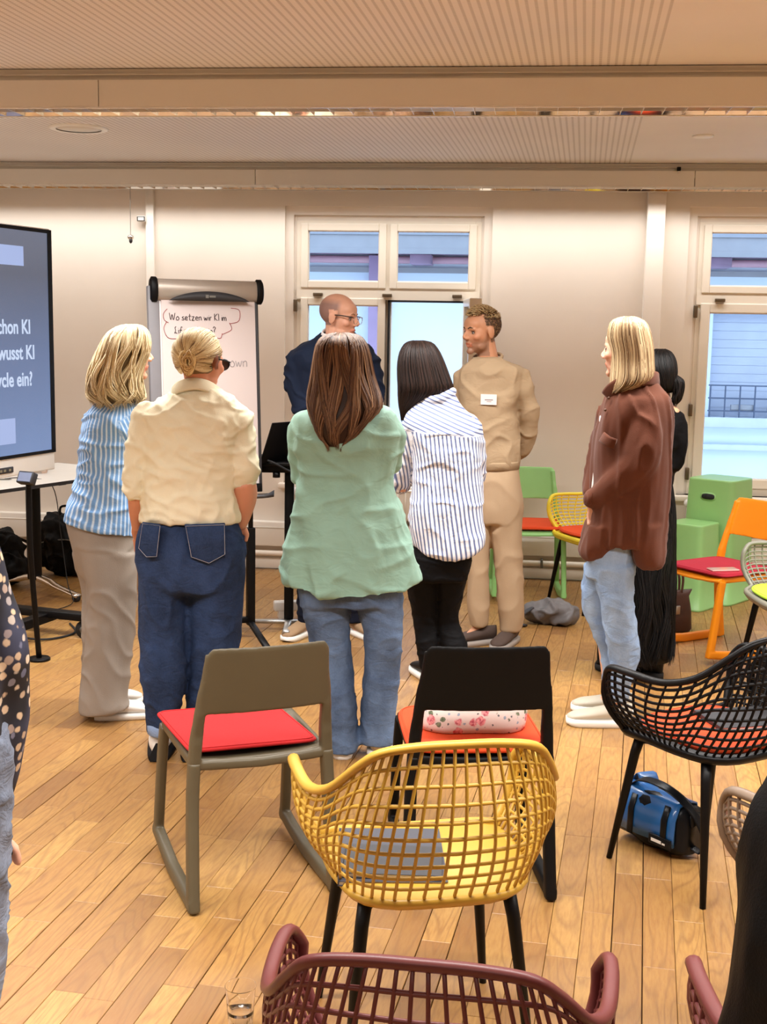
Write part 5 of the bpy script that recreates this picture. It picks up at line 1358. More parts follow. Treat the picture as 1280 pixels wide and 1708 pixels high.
# ---------- 1: woman in the pale blue striped blazer
def person_1():
    f = Fig('blond woman in a light blue striped blazer and grey trousers, leftmost of the standing group', ground(188, 1192))
    P = f.p; Mh = head_matrix(P(211, 587, 0.0), -78, -2, 0, 0.99)
    nk = P(205, 655, 0.0)
    J = dict(neck=nk, shL=P(166, 695, 0.05), shR=P(214, 698, -0.07), elL=P(185, 775, 0.16), elR=P(232, 770, 0.0), wrL=P(235, 775, 0.2), wrR=P(246, 765, 0.16),
             hipL=P(170, 905, 0.06), hipR=P(178, 905, -0.06), knL=P(172, 1040, 0.08), knR=P(185, 1040, -0.05), anL=P(165, 1165, 0.12), anR=P(190, 1172, -0.04), ftL=V((1, 0.1, 0)), ftR=V((1, 0, 0)))
    make_body(f, J, Mh, M_s1, 0.006, True, scalp=(150, 118, 74))
    brows(f, Mh, M_lash, 0.002)
    c0 = f.p(205, 800, 0)
    shR, elR = J['shR'], J['elR']
    def b(bm):
        loft(bm, [f.ring(186, 226, 664, 0, 0.06), f.ring(160, 234, 674, 0, 0.10), f.ring(144, 234, 690, 0, 0.135), f.ring(135, 232, 715, 0, 0.15), f.ring(133, 228, 760, 0, 0.145), f.ring(127, 228, 800, 0, 0.14), f.ring(118, 230, 835, 0, 0.155), f.ring(107, 231, 862, 0, 0.17, pyR=885), f.ring(105, 232, 868, 0, 0.17, pyR=892)], 30)
        limb(bm, [(shR, 0.062), (shR*0.5+elR*0.5, 0.056), (elR, 0.050), (J['wrR'], 0.036)], 18)
        limb(bm, [(J['shL'], 0.06), (J['elL'], 0.048), (J['wrL'], 0.036)], 14)
    ax = (elR-shR).normalized()
    def st(p):
        if p.y < -0.085 and (p-shR).dot(ax) > -0.03 and p.x > shR.x-0.045+(shR.z-p.z)*0.25 and p.z > elR.z-0.06:
            return (p.x+(p.z)*0.45)/0.018
        a = atan2(p.y, p.x-c0.x); return a*0.14/0.0175+p.x*4+ (c0.z-p.z)*3.0*max(0, 1)
    m = stripe_mat('blue_white_stripe', (108, 150, 200), (196, 216, 236), 0.34, 0.2)
    garment(f, 'blazer', m, b, 0.007, 4, [(9, 9, 14, 0.010, 3, 0), (5, 5, 16, 0.010, 7, 1)], st)
    tr = cloth('grey_twill', (150, 140, 130), 0.9, crease=0.06, crs=7)
    garment(f, 'trousers', tr, lambda bm: (loft(bm, [f.ring(116, 226, 850, 0, 0.13), f.ring(113, 229, 880, 0, 0.15), f.ring(122, 229, 915, 0, 0.15), f.ring(134, 229, 960, 0, 0.13)], 12),
        loft(bm, [f.ring(128, 229, 920, -0.055, 0.10), f.ring(143, 229, 985, -0.055, 0.10), f.ring(140, 225, 1060, -0.05, 0.105), f.ring(137, 216, 1120, -0.05, 0.11), f.ring(134, 212, 1160, -0.05, 0.11), f.ring(133, 218, 1188, -0.05, 0.11, pyR=1174)], 24),
        loft(bm, [f.ring(122, 215, 920, 0.08, 0.09), f.ring(136, 212, 985, 0.1, 0.09), f.ring(138, 205, 1060, 0.1, 0.09), f.ring(136, 200, 1150, 0.12, 0.09), f.ring(138, 205, 1172, 0.12, 0.09)], 20)), 0.008, 4, [(9, 9, 2.2, 0.011, 5, 0), (6, 6, 6, 0.006, 2, 1)])
    shoe(f, V((J['anR'].x-0.01, -0.05, 0)), -88, M_wsh, M_wso, 0.265, 1.0, lace=M_wso, chunky=0.028)
    shoe(f, V((J['anL'].x, 0.13, 0)), -80, M_wsh, M_wso, 0.26, 1.0, chunky=0.028)
    dy = 0.0
    R_ = lambda L, Q, y, d=-0.01, ry=0.09: f.ring(L, Q, y, d, ry, 2.2)
    hair(f, [R_(212, 228, 541, 0, 0.02), R_(196, 240, 545, 0, 0.06), R_(179, 248, 557, 0, 0.085), R_(166, 249, 580, -0.01, 0.095), R_(157, 242, 602, -0.01, 0.10), R_(150, 235, 625, -0.01, 0.11), R_(148, 236, 648, -0.01, 0.115), R_(150, 238, 662, -0.01, 0.115), R_(158, 230, 671, -0.01, 0.10)],
         BLOND, 1300, (0.0016, 0.0032), (0.82, 1.10), 0.7, 1.8, 0.05, 0.955, 3, flick=0.14, groups=30)
person_1()

# ---------- 2: woman in cream shirt and wide jeans
def person_2():
    f = Fig('woman with blond pinned-up hair, cream crinkled shirt and wide dark blue jeans', ground(292, 1262))
    P = f.p; Mh = head_matrix(P(334, 601, 0.0), -42, -8, 0, 1.0)
    J = dict(neck=P(332, 655, 0), shL=P(255, 698, 0), shR=P(392, 700, 0), elL=P(230, 800, 0.02), elR=P(408, 812, -0.02), wrL=P(232, 872, 0.10), wrR=P(398, 868, 0.02), hdR=V((-0.3, 0.3, -1)), hdL=V((0.1, 0.5, -1)),
             hipL=P(275, 920, 0), hipR=P(352, 920, 0), knL=P(272, 1080, 0.01), knR=P(352, 1080, 0.01), anL=P(268, 1225, 0), anR=P(335, 1236, 0.05), ftL=V((0.1, 1, 0)), ftR=V((0, 1, 0)))
    make_body(f, J, Mh, M_s2, 0.006, True, scalp=(150, 118, 74))
    for arm in (0, 1):
        bm = nb()
        if arm == 0: limb(bm, [(P(405, 806, -0.02), 0.052), (P(409, 828, -0.01), 0.047), (P(406, 856, 0.01), 0.034), (P(400, 876, 0.02), 0.027)], 14)
        else: limb(bm, [(P(230, 818, 0.0), 0.040), (P(229, 850, 0.04), 0.033), (P(231, 880, 0.08), 0.026)], 12)
        me = remesh(bm, 0.006, 2); paint(me, [(1, 1, 1, 1)]*len(me.vertices)); link('forearm', me, M_s2, f.root, True)
    sh = cloth('crinkled_cream_cotton', (226, 218, 190), 0.85, 0.04, crease=0.45, crs=6)
    def bs(bm):
        loft(bm, [f.ring(302, 362, 645, 0, 0.055), f.ring(278, 384, 660, 0, 0.085), f.ring(250, 400, 676, 0, 0.105), f.ring(236, 406, 695, 0, 0.125), f.ring(236, 402, 730, 0, 0.135), f.ring(238, 394, 780, 0, 0.135), f.ring(238, 392, 825, 0, 0.135), f.ring(232, 400, 855, 0, 0.14), f.ring(233, 402, 868, 0, 0.138)], 30)
        limb(bm, [(P(250, 692, 0), 0.066), (P(238, 735, 0), 0.060), (P(229, 790, 0), 0.052), (P(228, 822, 0.01), 0.046)], 18)
        limb(bm, [(P(391, 696, 0), 0.070), (P(398, 740, -0.01), 0.068), (P(403, 780, -0.02), 0.064), (P(404, 800, -0.02), 0.058)], 18)
    garment(f, 'shirt', sh, bs, 0.0075, 4, [(4, 4, 11, 0.007, 1, 1), (10, 10, 15, 0.006, 4, 1), (14, 14, 12, 0.004, 14, 1), (7, 7, 9, 0.008, 9, 0)])
    bm = nb()   # turned-down collar
    pts = [P(x, y, d) for x, y, d in ((294, 660, 0.10), (288, 655, 0.0), (300, 645, -0.05), (325, 640, -0.07), (350, 646, -0.055), (368, 660, -0.01), (366, 668, 0.09))]
    rbar(bm, [Vector(q) for q in cr(pts, 24)], 0.05, 0.012, side=(0, -0.5, 1), n=10); obj('collar', bm, sh, f.root, True)
    for L, Rr, y, yR, d in ((214, 240, 828, 832, 0.01), (378, 428, 812, 806, -0.02)):
        bm = nb(); a = f.ring(L+1, Rr-1, y-6, d, 0.045, pyR=yR-6); b_ = f.ring(L, Rr, y, d, 0.047, pyR=yR); c = f.ring(L+4, Rr-4, y+1, d, 0.040, pyR=yR+1)
        ringbridge(bm, [f.ring(L+3, Rr-3, y-12, d, 0.043, pyR=yR-12), a, b_, c]); obj('cuff', bm, sh, f.root, True)
    dn = denim('dark_denim', (20, 30, 52), (44, 62, 98))
    legs_garment(f, 'jeans', dn, [f.ring(246, 392, 850, 0, 0.108), f.ring(238, 400, 868, 0, 0.118), f.ring(228, 408, 892, 0, 0.14), f.ring(226, 411, 925, 0, 0.155), f.ring(230, 408, 970, 0, 0.145), f.ring(240, 400, 990, 0, 0.11)],
        [f.ring(229, 309, 950, 0, 0.12), f.ring(232, 310, 1005, 0, 0.115), f.ring(233, 311, 1060, 0, 0.11), f.ring(235, 310, 1117, 0, 0.11), f.ring(240, 306, 1160, 0, 0.105), f.ring(248, 290, 1204, 0, 0.085), f.ring(248, 288, 1220, 0, 0.08)],
        [f.ring(316, 409, 950, 0, 0.12), f.ring(315, 404, 1005, 0, 0.115), f.ring(315, 399, 1060, 0.01, 0.11), f.ring(314, 392, 1117, 0.03, 0.11), f.ring(311, 380, 1175, 0.04, 0.10), f.ring(312, 368, 1225, 0.05, 0.09), f.ring(313, 366, 1238, 0.05, 0.085)],
        [(8, 8, 5, 0.008, 2, 1), (8, 8, 2.5, 0.013, 8, 0)])
    cf = denim('turned_cuff_denim', (108, 126, 158), (146, 166, 196))
    for L, Rr, y, d, r in ((246, 289, 1210, 0, 0.083), (311, 369, 1232, 0.05, 0.088)):
        bm = nb(); ringbridge(bm, [f.ring(L+2, Rr-2, y-8, d, r), f.ring(L-1, Rr+1, y-4, d, r+0.006), f.ring(L-1, Rr+1, y+8, d, r+0.006), f.ring(L+3, Rr-3, y+11, d, r-0.004)]); obj('turned_cuff', bm, cf, f.root, True)
    # back pockets and seams
    th = mat('jeans_thread', (150, 150, 160), 0.8)
    for pts in ([(237, 874), (268, 876), (262, 930), (244, 932), (230, 918)], [(308, 876), (376, 874), (377, 926), (349, 941), (318, 930)]):
        q = [P(x, y, -0.160) for x, y in pts]; q = [V((p.x, -0.158+0.35*max(0, abs(p.x-P(318, 900).x)-0.10)**1.5*4, p.z)) for p in q]
        bm = nb(); vs = [bm.verts.new(p) for p in q]; vb = [bm.verts.new(p+V((0, 0.02, 0))) for p in q]
        bm.faces.new(vs[::-1]); n = len(vs)
        for i in range(n): bm.faces.new((vs[i], vs[(i+1) % n], vb[(i+1) % n], vb[i]))
        bmesh.ops.bevel(bm, geom=[e for e in bm.edges], offset=0.002, segments=1, affect='EDGES'); pk = obj('back_pocket', bm, dn, f.root, True)
        bm = nb(); c = sum(q, V())/len(q); tube(bm, [c+(p-c)*0.95+V((0, -0.002, 0)) for p in q], 0.0013, 4, True); obj('stitching', bm, th, pk)
    M_bs = mat('black_sole', (24, 24, 26), 0.7)
    shoe(f, V((P(267, 1240).x, 0.02, 0)), -6, M_wsh, M_bs, 0.27, 1.15, heel_mat=M_bs, chunky=0.032)
    shoe(f, V((P(322, 1240, 0.0).x, 0.0, 0)), -8, M_wsh, M_bs, 0.27, 1.15, heel_mat=M_bs, chunky=0.032)
    # hair: smooth cap gathered into a twisted knot at the back with a claw
    R_ = lambda L, Q, y, d=0.0, ry=0.09: f.ring(L, Q, y, d, ry, 2.2)
    Hc = Vector((0, -0.018, 0.022)); Hr = Vector((0.083, 0.100, 0.094))
    bm = nb(); ellipsoid(bm, Mh @ Hc, tuple(Hr*0.965), Mh.to_3x3(), 36, 24); me = bpy.data.meshes.new('hair'); bm.to_mesh(me); bm.free(); paint(me, [rgb(120, 98, 68)]*len(me.vertices)); base = link('hair', me, M_hair, f.root, True)
    kn = (Mh.inverted() @ P(316, 602, -0.09))-Hc; kn = Vector((kn.x/Hr.x, kn.y/Hr.y, kn.z/Hr.z)).normalized()
    nr = np.random.RandomState(8); PP = []; CL = []; M4 = np.array(Mh); pal = np.array([rgb(*c)[:3] for c in ((140, 116, 84), (196, 172, 128), (226, 208, 164), (240, 226, 186), (214, 192, 146))])
    while len(PP) < 1500:
        d0 = nr.randn(3); d0 /= np.linalg.norm(d0)
        if d0[1] > 0.62 or d0[2] < -0.72 or (d0[2] < 0.05 and d0[1] > 0.15): continue
        kk = np.array(kn); om = math.acos(max(-0.999, min(0.999, float(d0 @ kk))))
        if om < 0.35: continue
        ts_ = np.linspace(0, 1, 15)[:, None]; L = (np.sin((1-ts_)*om)*d0+np.sin(ts_*om)*kk)/sin(om)
        sd = np.cross(d0, kk); sd /= np.linalg.norm(sd)+1e-6; L = L+sd*0.10*np.sin(ts_*pi)*sin(6*d0[0]+4*d0[2]); L /= np.linalg.norm(L, axis=1, keepdims=True)
        q = np.array(Hc)+L*np.array(Hr)*(1.0+nr.uniform(-0.01, 0.03)+0.02*sin(9*d0[0]+7*d0[2])); PP.append(q @ M4[:3, :3].T+M4[:3, 3])
        CL.append(pal[int((0.5+0.5*sin(11*d0[0]+13*d0[2]))*2.5+nr.rand()*2.4) % 5])
    PP = np.array(PP); n_ = len(PP); prof = np.concatenate([[0.4, 0.8], np.ones(11), [0.8, 0.5]]); me = strand_mesh('strands', PP, nr.uniform(0.0016, 0.0030, n_)[:, None]*prof[None])
    CL = np.concatenate([np.array(CL), np.ones((n_, 1))], 1); paint(me, np.repeat(CL, 60, axis=0)); o = link('hair_strands', me, M_hair, base, True); o['kind'] = 'stuff'
    rs = random.Random(4); bm = nb(); vc = []
    c = P(313, 598, -0.085)
    for i in range(120):
        a0 = rs.random()*6.28; rr = rs.uniform(0.012, 0.034); pts = []
        for k in range(12):
            a = a0+k*0.38; q = rr*(1+0.1*sin(3*a))
            pts.append(c+V((q*0.75*cos(a)+0.004*sin(a0*7), -0.016-rs.uniform(0, 0.003)-0.018*(1-rr/0.034), q*1.35*sin(a)-0.012)))
        n0 = len(bm.verts); tube(bm, pts, [0.001]+[0.0042]*10+[0.001], 5); cc = rgb(*rs.choice([(150, 118, 74), (206, 176, 120), (228, 204, 150)])); vc += [cc]*(len(bm.verts)-n0)
    ellipsoid(bm, c+V((0, 0.005, -0.01)), (0.030, 0.026, 0.048)); vc += [rgb(170, 138, 90)]*(len(bm.verts)-len(vc))
    me = bpy.data.meshes.new('hair_knot'); bm.to_mesh(me); bm.free(); paint(me, vc); link('hair_knot', me, M_hair, f.root, True)
    bm = nb()
    for s in (-1, 1): tube(bm, [Vector(q) for q in cr([c+V((0.004, -0.040, -0.03*s)), c+V((0.02*s, -0.046, -0.01)), c+V((0.004, -0.040, 0.032*s))], 10)], 0.003, 6)
    obj('hair_claw', bm, mat('amber_claw', (190, 160, 110), 0.2), f.root, True)
    bm = nb()   # glasses, only their side shows
    tube(bm, [Mh @ V(q) for q in ((0.079, -0.01, 0.008), (0.078, 0.05, 0.008), (0.066, 0.094, 0.006), (0.062, 0.097, 0.006))], 0.0028, 6)
    tube(bm, [Mh @ V(q) for q in ((-0.079, -0.01, 0.008), (-0.078, 0.05, 0.008), (-0.066, 0.094, 0.006))], 0.0028, 6)
    for s in (-1, 1): tube(bm, [Mh @ V((s*0.034+0.030*cos(a), 0.100-abs(0.034+0.03*cos(a)*s)*0.1, -0.004+0.020*sin(a))) for a in [2*pi*i/18 for i in range(18)]], 0.0026, 6, True)
    gl_ = obj('glasses', bm, M_blackp, f.root, True)
    for s in (-1, 1):
        bm = nb(); ringbridge(bm, [[Mh @ V((s*0.034+0.029*cos(a), 0.100-abs(0.034+0.029*cos(a)*s)*0.1+o_, -0.004+0.019*sin(a))) for a in [2*pi*i/18 for i in range(18)]] for o_ in (0, 0.0015)]); obj('lens', bm, mat('smoky_lens', (60, 50, 46), 0.1), gl_)
person_2()

# ---------- 3: woman in the mint top
def person_3():
    f = Fig('woman with long wavy brown hair in a loose mint green top and flared jeans', ground(595, 1258))
    P = f.p; Mh = head_matrix(P(571, 605, 0.0), 4, -12, 0, 1.0)
    J = dict(neck=P(574, 665, 0), shL=P(512, 715, 0), shR=P(644, 712, 0), elL=P(505, 788, 0.05), elR=P(646, 772, 0.05), wrL=P(570, 790, 0.22), wrR=P(590, 775, 0.24),
             hipL=P(545, 925, 0), hipR=P(625, 925, 0), knL=P(556, 1090, 0.02), knR=P(640, 1085, 0.0), anL=P(570, 1236, 0.0), anR=P(631, 1236, 0.02), ftL=V((-0.1, 1, 0)), ftR=V((0.1, 1, 0)))
    make_body(f, J, Mh, M_s1, 0.007, True, face=False, scalp=(84, 56, 38))
    tp = cloth('mint_viscose', (138, 174, 158), 0.6, 0.03, sheen=0.1, bump=0.1)
    def bt(bm):
        loft(bm, [f.ring(548, 600, 672, 0, 0.055), f.ring(516, 640, 684, 0, 0.09), f.ring(494, 660, 700, 0, 0.12), f.ring(490, 666, 730, 0, 0.135), f.ring(497, 660, 770, 0, 0.13), f.ring(499, 658, 805, 0, 0.13), f.ring(490, 672, 850, 0, 0.15), f.ring(480, 686, 900, 0, 0.17), f.ring(474, 698, 940, 0, 0.18), f.ring(473, 706, 962, 0, 0.182, cv=-0.040), f.ring(475, 702, 966, 0, 0.18, cv=-0.042)], 34)
        for s in 'LR':
            limb(bm, [(J['sh'+s]+V((0, 0, 0)), 0.064), (J['sh'+s]*0.5+J['el'+s]*0.5, 0.060), (J['el'+s], 0.052), (J['wr'+s], 0.040)], 20)
    zc = P(570, 800, 0).z
    garment(f, 'top', tp, bt, 0.0075, 5, [(5, 5, 12, 0.008, 6, 1), (9, 9, 2.0, 0.020, 2, 0), (7, 7, 5, 0.007, 5, 1)])
    dn = denim('blue_grey_denim', (52, 66, 92), (98, 120, 152))
    legs_garment(f, 'jeans', dn, [f.ring(500, 676, 940, 0, 0.13), f.ring(496, 674, 970, 0, 0.14), f.ring(500, 672, 1005, 0, 0.13)],
        [f.ring(496, 586, 980, 0, 0.115), f.ring(506, 586, 1020, 0.01, 0.10), f.ring(515, 584, 1055, 0.02, 0.09), f.ring(523, 588, 1105, 0.02, 0.08), f.ring(531, 593, 1155, 0.0, 0.085), f.ring(538, 596, 1205, 0, 0.09), f.ring(543, 599, 1248, 0, 0.095)],
        [f.ring(588, 674, 980, 0, 0.115), f.ring(596, 674, 1020, 0, 0.10), f.ring(608, 673, 1060, -0.01, 0.09), f.ring(608, 669, 1110, 0, 0.08), f.ring(604, 664, 1160, 0, 0.085), f.ring(602, 661, 1205, 0.01, 0.09), f.ring(601, 661, 1236, 0.01, 0.092)],
        [(8, 8, 12, 0.005, 4, 1), (9, 9, 3, 0.007, 1, 0)])
    M_be = mat('beige_sneaker', (222, 206, 180), 0.6)
    shoe(f, V((J['anL'].x, 0.0, 0)), 8, M_be, M_wso, 0.26, 1.05); shoe(f, V((J['anR'].x, 0.02, 0)), -8, M_be, M_wso, 0.26, 1.05)
    R_ = lambda L, Q, y, d=-0.015, ry=0.10: f.ring(L, Q, y, d, ry, 2.2)
    hair(f, [R_(560, 580, 555, 0, 0.02), R_(541, 600, 560, 0, 0.065), R_(529, 611, 574, -0.01, 0.095), R_(524, 617, 596, -0.01, 0.105), R_(521, 622, 625, -0.015, 0.11), R_(516, 632, 655, -0.03, 0.11), R_(517, 634, 680, -0.06, 0.10), R_(524, 614, 705, -0.09, 0.08), R_(532, 596, 726, -0.11, 0.06), R_(545, 578, 744, -0.12, 0.035)],
         BROWN, 1500, (0.0018, 0.0034), (0.76, 1.02), 0.55, 1.5, 0.035, 0.96, 8, flick=0.07, groups=22)
person_3()

# ---------- 4: woman in the striped shirt, leaning forward
def person_4():
    f = Fig('woman with dark hair hanging forward, white and navy striped shirt and black trousers', ground(735, 1135))
    P = f.p; Mh = head_matrix(P(700, 618, 0.10), 50, -38, 0, 1.0)
    J = dict(neck=P(728, 668, 0.03), shL=P(688, 718, 0.02), shR=P(786, 712, -0.02), elL=P(672, 812, 0.08), elR=P(798, 790, 0.12), wrL=P(660, 800, 0.28), wrR=P(735, 810, 0.28),
             hipL=P(718, 915, 0), hipR=P(766, 915, 0), knL=P(712, 1030, 0.06), knR=P(748, 1032, 0.05), anL=P(716, 1122, 0), anR=P(758, 1122, -0.02), ftL=V((-0.4, 0.9, 0)), ftR=V((-0.3, 0.95, 0)))
    make_body(f, J, Mh, M_s1, 0.007, True, face=False, bulk=0.95, scalp=(30, 20, 17))
    ax = P(742, 800, 0)
    def bt(bm):
        loft(bm, [f.ring(700, 752, 662, 0.03, 0.055, pyR=652), f.ring(684, 778, 684, 0.02, 0.09), f.ring(674, 800, 704, 0.0, 0.115), f.ring(682, 805, 735, 0, 0.13), f.ring(690, 805, 780, 0, 0.13), f.ring(686, 806, 820, 0, 0.13), f.ring(681, 808, 860, 0, 0.14), f.ring(688, 811, 900, 0, 0.145, cv=-0.03), f.ring(692, 809, 908, 0, 0.14, cv=-0.06)], 30)
        limb(bm, [(P(690, 712, 0), 0.056), (P(680, 755, 0.02), 0.052), (P(674, 800, 0.06), 0.047), (P(668, 812, 0.15), 0.040), (P(664, 800, 0.26), 0.034)], 20)
        limb(bm, [(P(784, 712, 0), 0.058), (P(794, 755, 0.03), 0.052), (P(796, 795, 0.09), 0.046), (P(750, 812, 0.26), 0.034)], 20)
        tube(bm, [P(x, y, d) for x, y, d in ((702, 664, 0.06), (712, 668, -0.03), (735, 664, -0.05), (752, 655, -0.02), (756, 652, 0.05))], 0.017, 8)
    def st(p):
        yoke = ax.z+(800-728)/351.0; sleeve = p.x < P(690, 740).x-(yoke-p.z)*0.06
        if p.z > yoke+0.015+0.30*(p.x-ax.x)*-1.0*0.2 and p.y < 0.02: return (p.z+0.42*(p.x-ax.x))/0.0195
        if sleeve: return (p.x*0.93+p.z*0.30+p.y*0.4)/0.0155
        return (atan2(p.y-0.05, p.x-ax.x)*0.165+0.12*(p.z))/0.0175
    m = stripe_mat('navy_white_stripe', (232, 232, 238), (98, 110, 150), 0.40, 0.16)
    garment(f, 'shirt', m, bt, 0.006, 4, [(6, 6, 10, 0.005, 3, 1), (8, 8, 6, 0.007, 9, 0)], st)
    bk = cloth('black_stretch', (11, 10, 12), 0.7, bump=0.1)
    legs_garment(f, 'trousers', bk, [f.ring(694, 792, 895, 0, 0.11), f.ring(684, 788, 930, 0, 0.13), f.ring(677, 780, 965, 0, 0.12)],
        [f.ring(676, 733, 945, 0, 0.10), f.ring(682, 732, 995, 0.04, 0.085), f.ring(690, 732, 1035, 0.05, 0.07), f.ring(694, 736, 1075, 0.02, 0.065), f.ring(702, 734, 1120, 0, 0.05)],
        [f.ring(728, 783, 945, 0, 0.10), f.ring(729, 772, 995, 0.04, 0.085), f.ring(728, 765, 1035, 0.05, 0.072), f.ring(736, 780, 1075, 0.0, 0.068), f.ring(746, 776, 1120, -0.02, 0.05)],
        [(9, 9, 14, 0.004, 4, 1)], 0.0075)
    M_bs = mat('black_shoe', (24, 22, 22), 0.5)
    shoe(f, V((J['anL'].x, 0.0, 0)), 22, M_bs, M_wso, 0.25); shoe(f, V((J['anR'].x, -0.02, 0)), 15, M_bs, M_wso, 0.25)
    def R_(L, Q, y, d=0.06, ry=0.10, yR=None): return f.ring(L, Q, y, d, ry, 2.2, pyR=yR)
    hair(f, [R_(690, 706, 568, 0.08, 0.02), R_(677, 722, 572, 0.08, 0.07), R_(668, 733, 586, 0.08, 0.10), R_(664, 742, 606, 0.07, 0.11), R_(664, 750, 628, 0.06, 0.11), R_(665, 756, 645, 0.05, 0.11, 650), R_(665, 738, 662, 0.07, 0.10, 664), R_(666, 706, 678, 0.10, 0.08), R_(668, 690, 690, 0.11, 0.05), R_(669, 678, 701, 0.11, 0.02)],
         DARK, 800, (0.0016, 0.003), (0.8, 1.0), 0.10, 1.0, 0.02, 0.975, 12, groups=30)
person_4()

# ---------- 5: bald man in the navy suit
def person_5():
    f = Fig('bald man with glasses in a navy blazer standing before the left window', ground(550, 1058))
    P = f.p; Mh = head_matrix(P(566, 529, 0.0), -112, -6, 0, 1.03)
    J = dict(neck=P(560, 578, 0), shL=P(502, 606, 0), shR=P(614, 606, 0), elL=P(498, 672, -0.03), elR=P(624, 672, -0.03), wrL=P(560, 690, -0.2), wrR=P(592, 676, -0.18),
             hipL=P(535, 800, 0), hipR=P(588, 800, 0), knL=P(522, 925, 0), knR=P(592, 925, 0), anL=P(510, 1040, 0), anR=P(596, 1040, 0), ftL=V((-0.25, -0.95, 0)), ftR=V((0.4, -0.9, 0)))
    def tint(x, y, z, t, on):
        # close-cropped greying hair round the sides and back of a bald crown
        ear = (np.abs(x) > 0.070) & (z > -0.045) & (z < 0.035) & (y > -0.03) & (y < 0.02)
        k = np.clip((0.095-z)/0.035, 0, 1)*np.clip((0.034-y)/0.025, 0, 1)*(on & (z > -0.045) & ~ear & ((z > -0.01) | (y < -0.02)))
        for c_, m_ in enumerate((0.42, 0.44, 0.52)): t[:, c_] *= 1-(1-m_)*k
    make_body(f, J, Mh, M_s1, 0.005, False, tint)
    brows(f, Mh, mat('brow_sandy', (150, 108, 78), 0.8))
    nv = cloth('navy_wool', (24, 32, 50), 0.8, 0.08, crease=0.05, crs=7)
    def bj(bm):
        loft(bm, [f.ring(536, 590, 556, 0.02, 0.055), f.ring(518, 604, 566, 0.01, 0.08), f.ring(494, 618, 580, 0, 0.11), f.ring(484, 626, 596, 0, 0.125), f.ring(492, 622, 640, 0, 0.13), f.ring(498, 618, 700, 0, 0.125), f.ring(499, 618, 760, 0, 0.13), f.ring(494, 624, 850, 0, 0.14)], 28)
        limb(bm, [(P(500, 600, 0), 0.072), (P(496, 640, -0.01), 0.066), (P(505, 678, -0.04), 0.056), (P(560, 688, -0.19), 0.044)], 18)
        limb(bm, [(P(612, 600, 0), 0.070), (P(620, 640, -0.01), 0.066), (P(622, 672, -0.04), 0.056), (P(572, 672, -0.20), 0.044)], 18)
    garment(f, 'blazer', nv, bj, 0.008, 4, [(8, 8, 12, 0.012, 5, 1)])
    bm = nb(); rbar(bm, [Vector(q) for q in cr([P(552, 566, -0.075), P(537, 560, -0.01), P(545, 552, 0.055), P(572, 552, 0.06), P(586, 560, 0.0), P(572, 572, -0.075)], 20)], 0.04, 0.01, side=(0, 0, 1), n=8); obj('shirt_collar', bm, cloth('white_shirt', (236, 232, 230), 0.8), f.root, True)
    bm = nb()
    for s in (-1, 1): rbar(bm, [P(562+s*26, 566, -0.075), P(562+s*22, 600, -0.125), P(562+s*4, 660, -0.14)], [0.03, 0.07, 0.01], 0.012, side=(1, 0, 0), n=8)
    obj('lapel', bm, nv, f.root, True)
    legs_garment(f, 'trousers', cloth('navy_trouser', (22, 26, 40), 0.85), [f.ring(502, 618, 800, 0, 0.12), f.ring(500, 620, 850, 0, 0.13)],
        [f.ring(501, 560, 840, 0, 0.10), f.ring(497, 552, 900, 0, 0.09), f.ring(496, 536, 980, 0, 0.075), f.ring(496, 526, 1036, 0, 0.07)],
        [f.ring(562, 620, 840, 0, 0.10), f.ring(570, 618, 900, 0, 0.09), f.ring(578, 614, 980, 0, 0.075), f.ring(580, 611, 1036, 0, 0.07)], [(8, 8, 14, 0.008, 5, 1)])
    M_ts = mat('tan_sneaker', (150, 122, 92), 0.7, var=0.15, bump=0.2, bs=60)
    shoe(f, V((J['anL'].x, 0.0, 0)), 150, M_ts, M_wso, 0.29, 1.0, lace=M_ts); shoe(f, V((J['anR'].x, 0, 0)), -148, M_ts, M_wso, 0.29, 1.0, lace=M_ts)
    bm = nb()
    for s in (-1, 1): tube(bm, [Mh @ V(q) for q in ((s*0.081, -0.012, 0.010), (s*0.080, 0.04, 0.012), (s*0.070, 0.094, 0.010), (s*0.062, 0.103, 0.008))], 0.0030, 6)
    g = obj('glasses', bm, mat('dark_horn', (52, 40, 34), 0.3), f.root, True)
    bm = nb()
    for s in (-1, 1): tube(bm, [Mh @ V((s*0.034+0.027*cos(a), 0.106-0.10*abs(0.034+s*0.027*cos(a))**1.0*0.2, -0.004+0.019*sin(a)*(1.05 if sin(a) < 0 else 0.9))) for a in [2*pi*i/20 for i in range(20)]], 0.0018, 6, True)
    tube(bm, [Mh @ V(q) for q in ((-0.008, 0.106, 0.002), (0, 0.109, 0.005), (0.008, 0.106, 0.002))], 0.0018, 6)
    obj('rims', bm, M_chrome, g, True)
person_5()

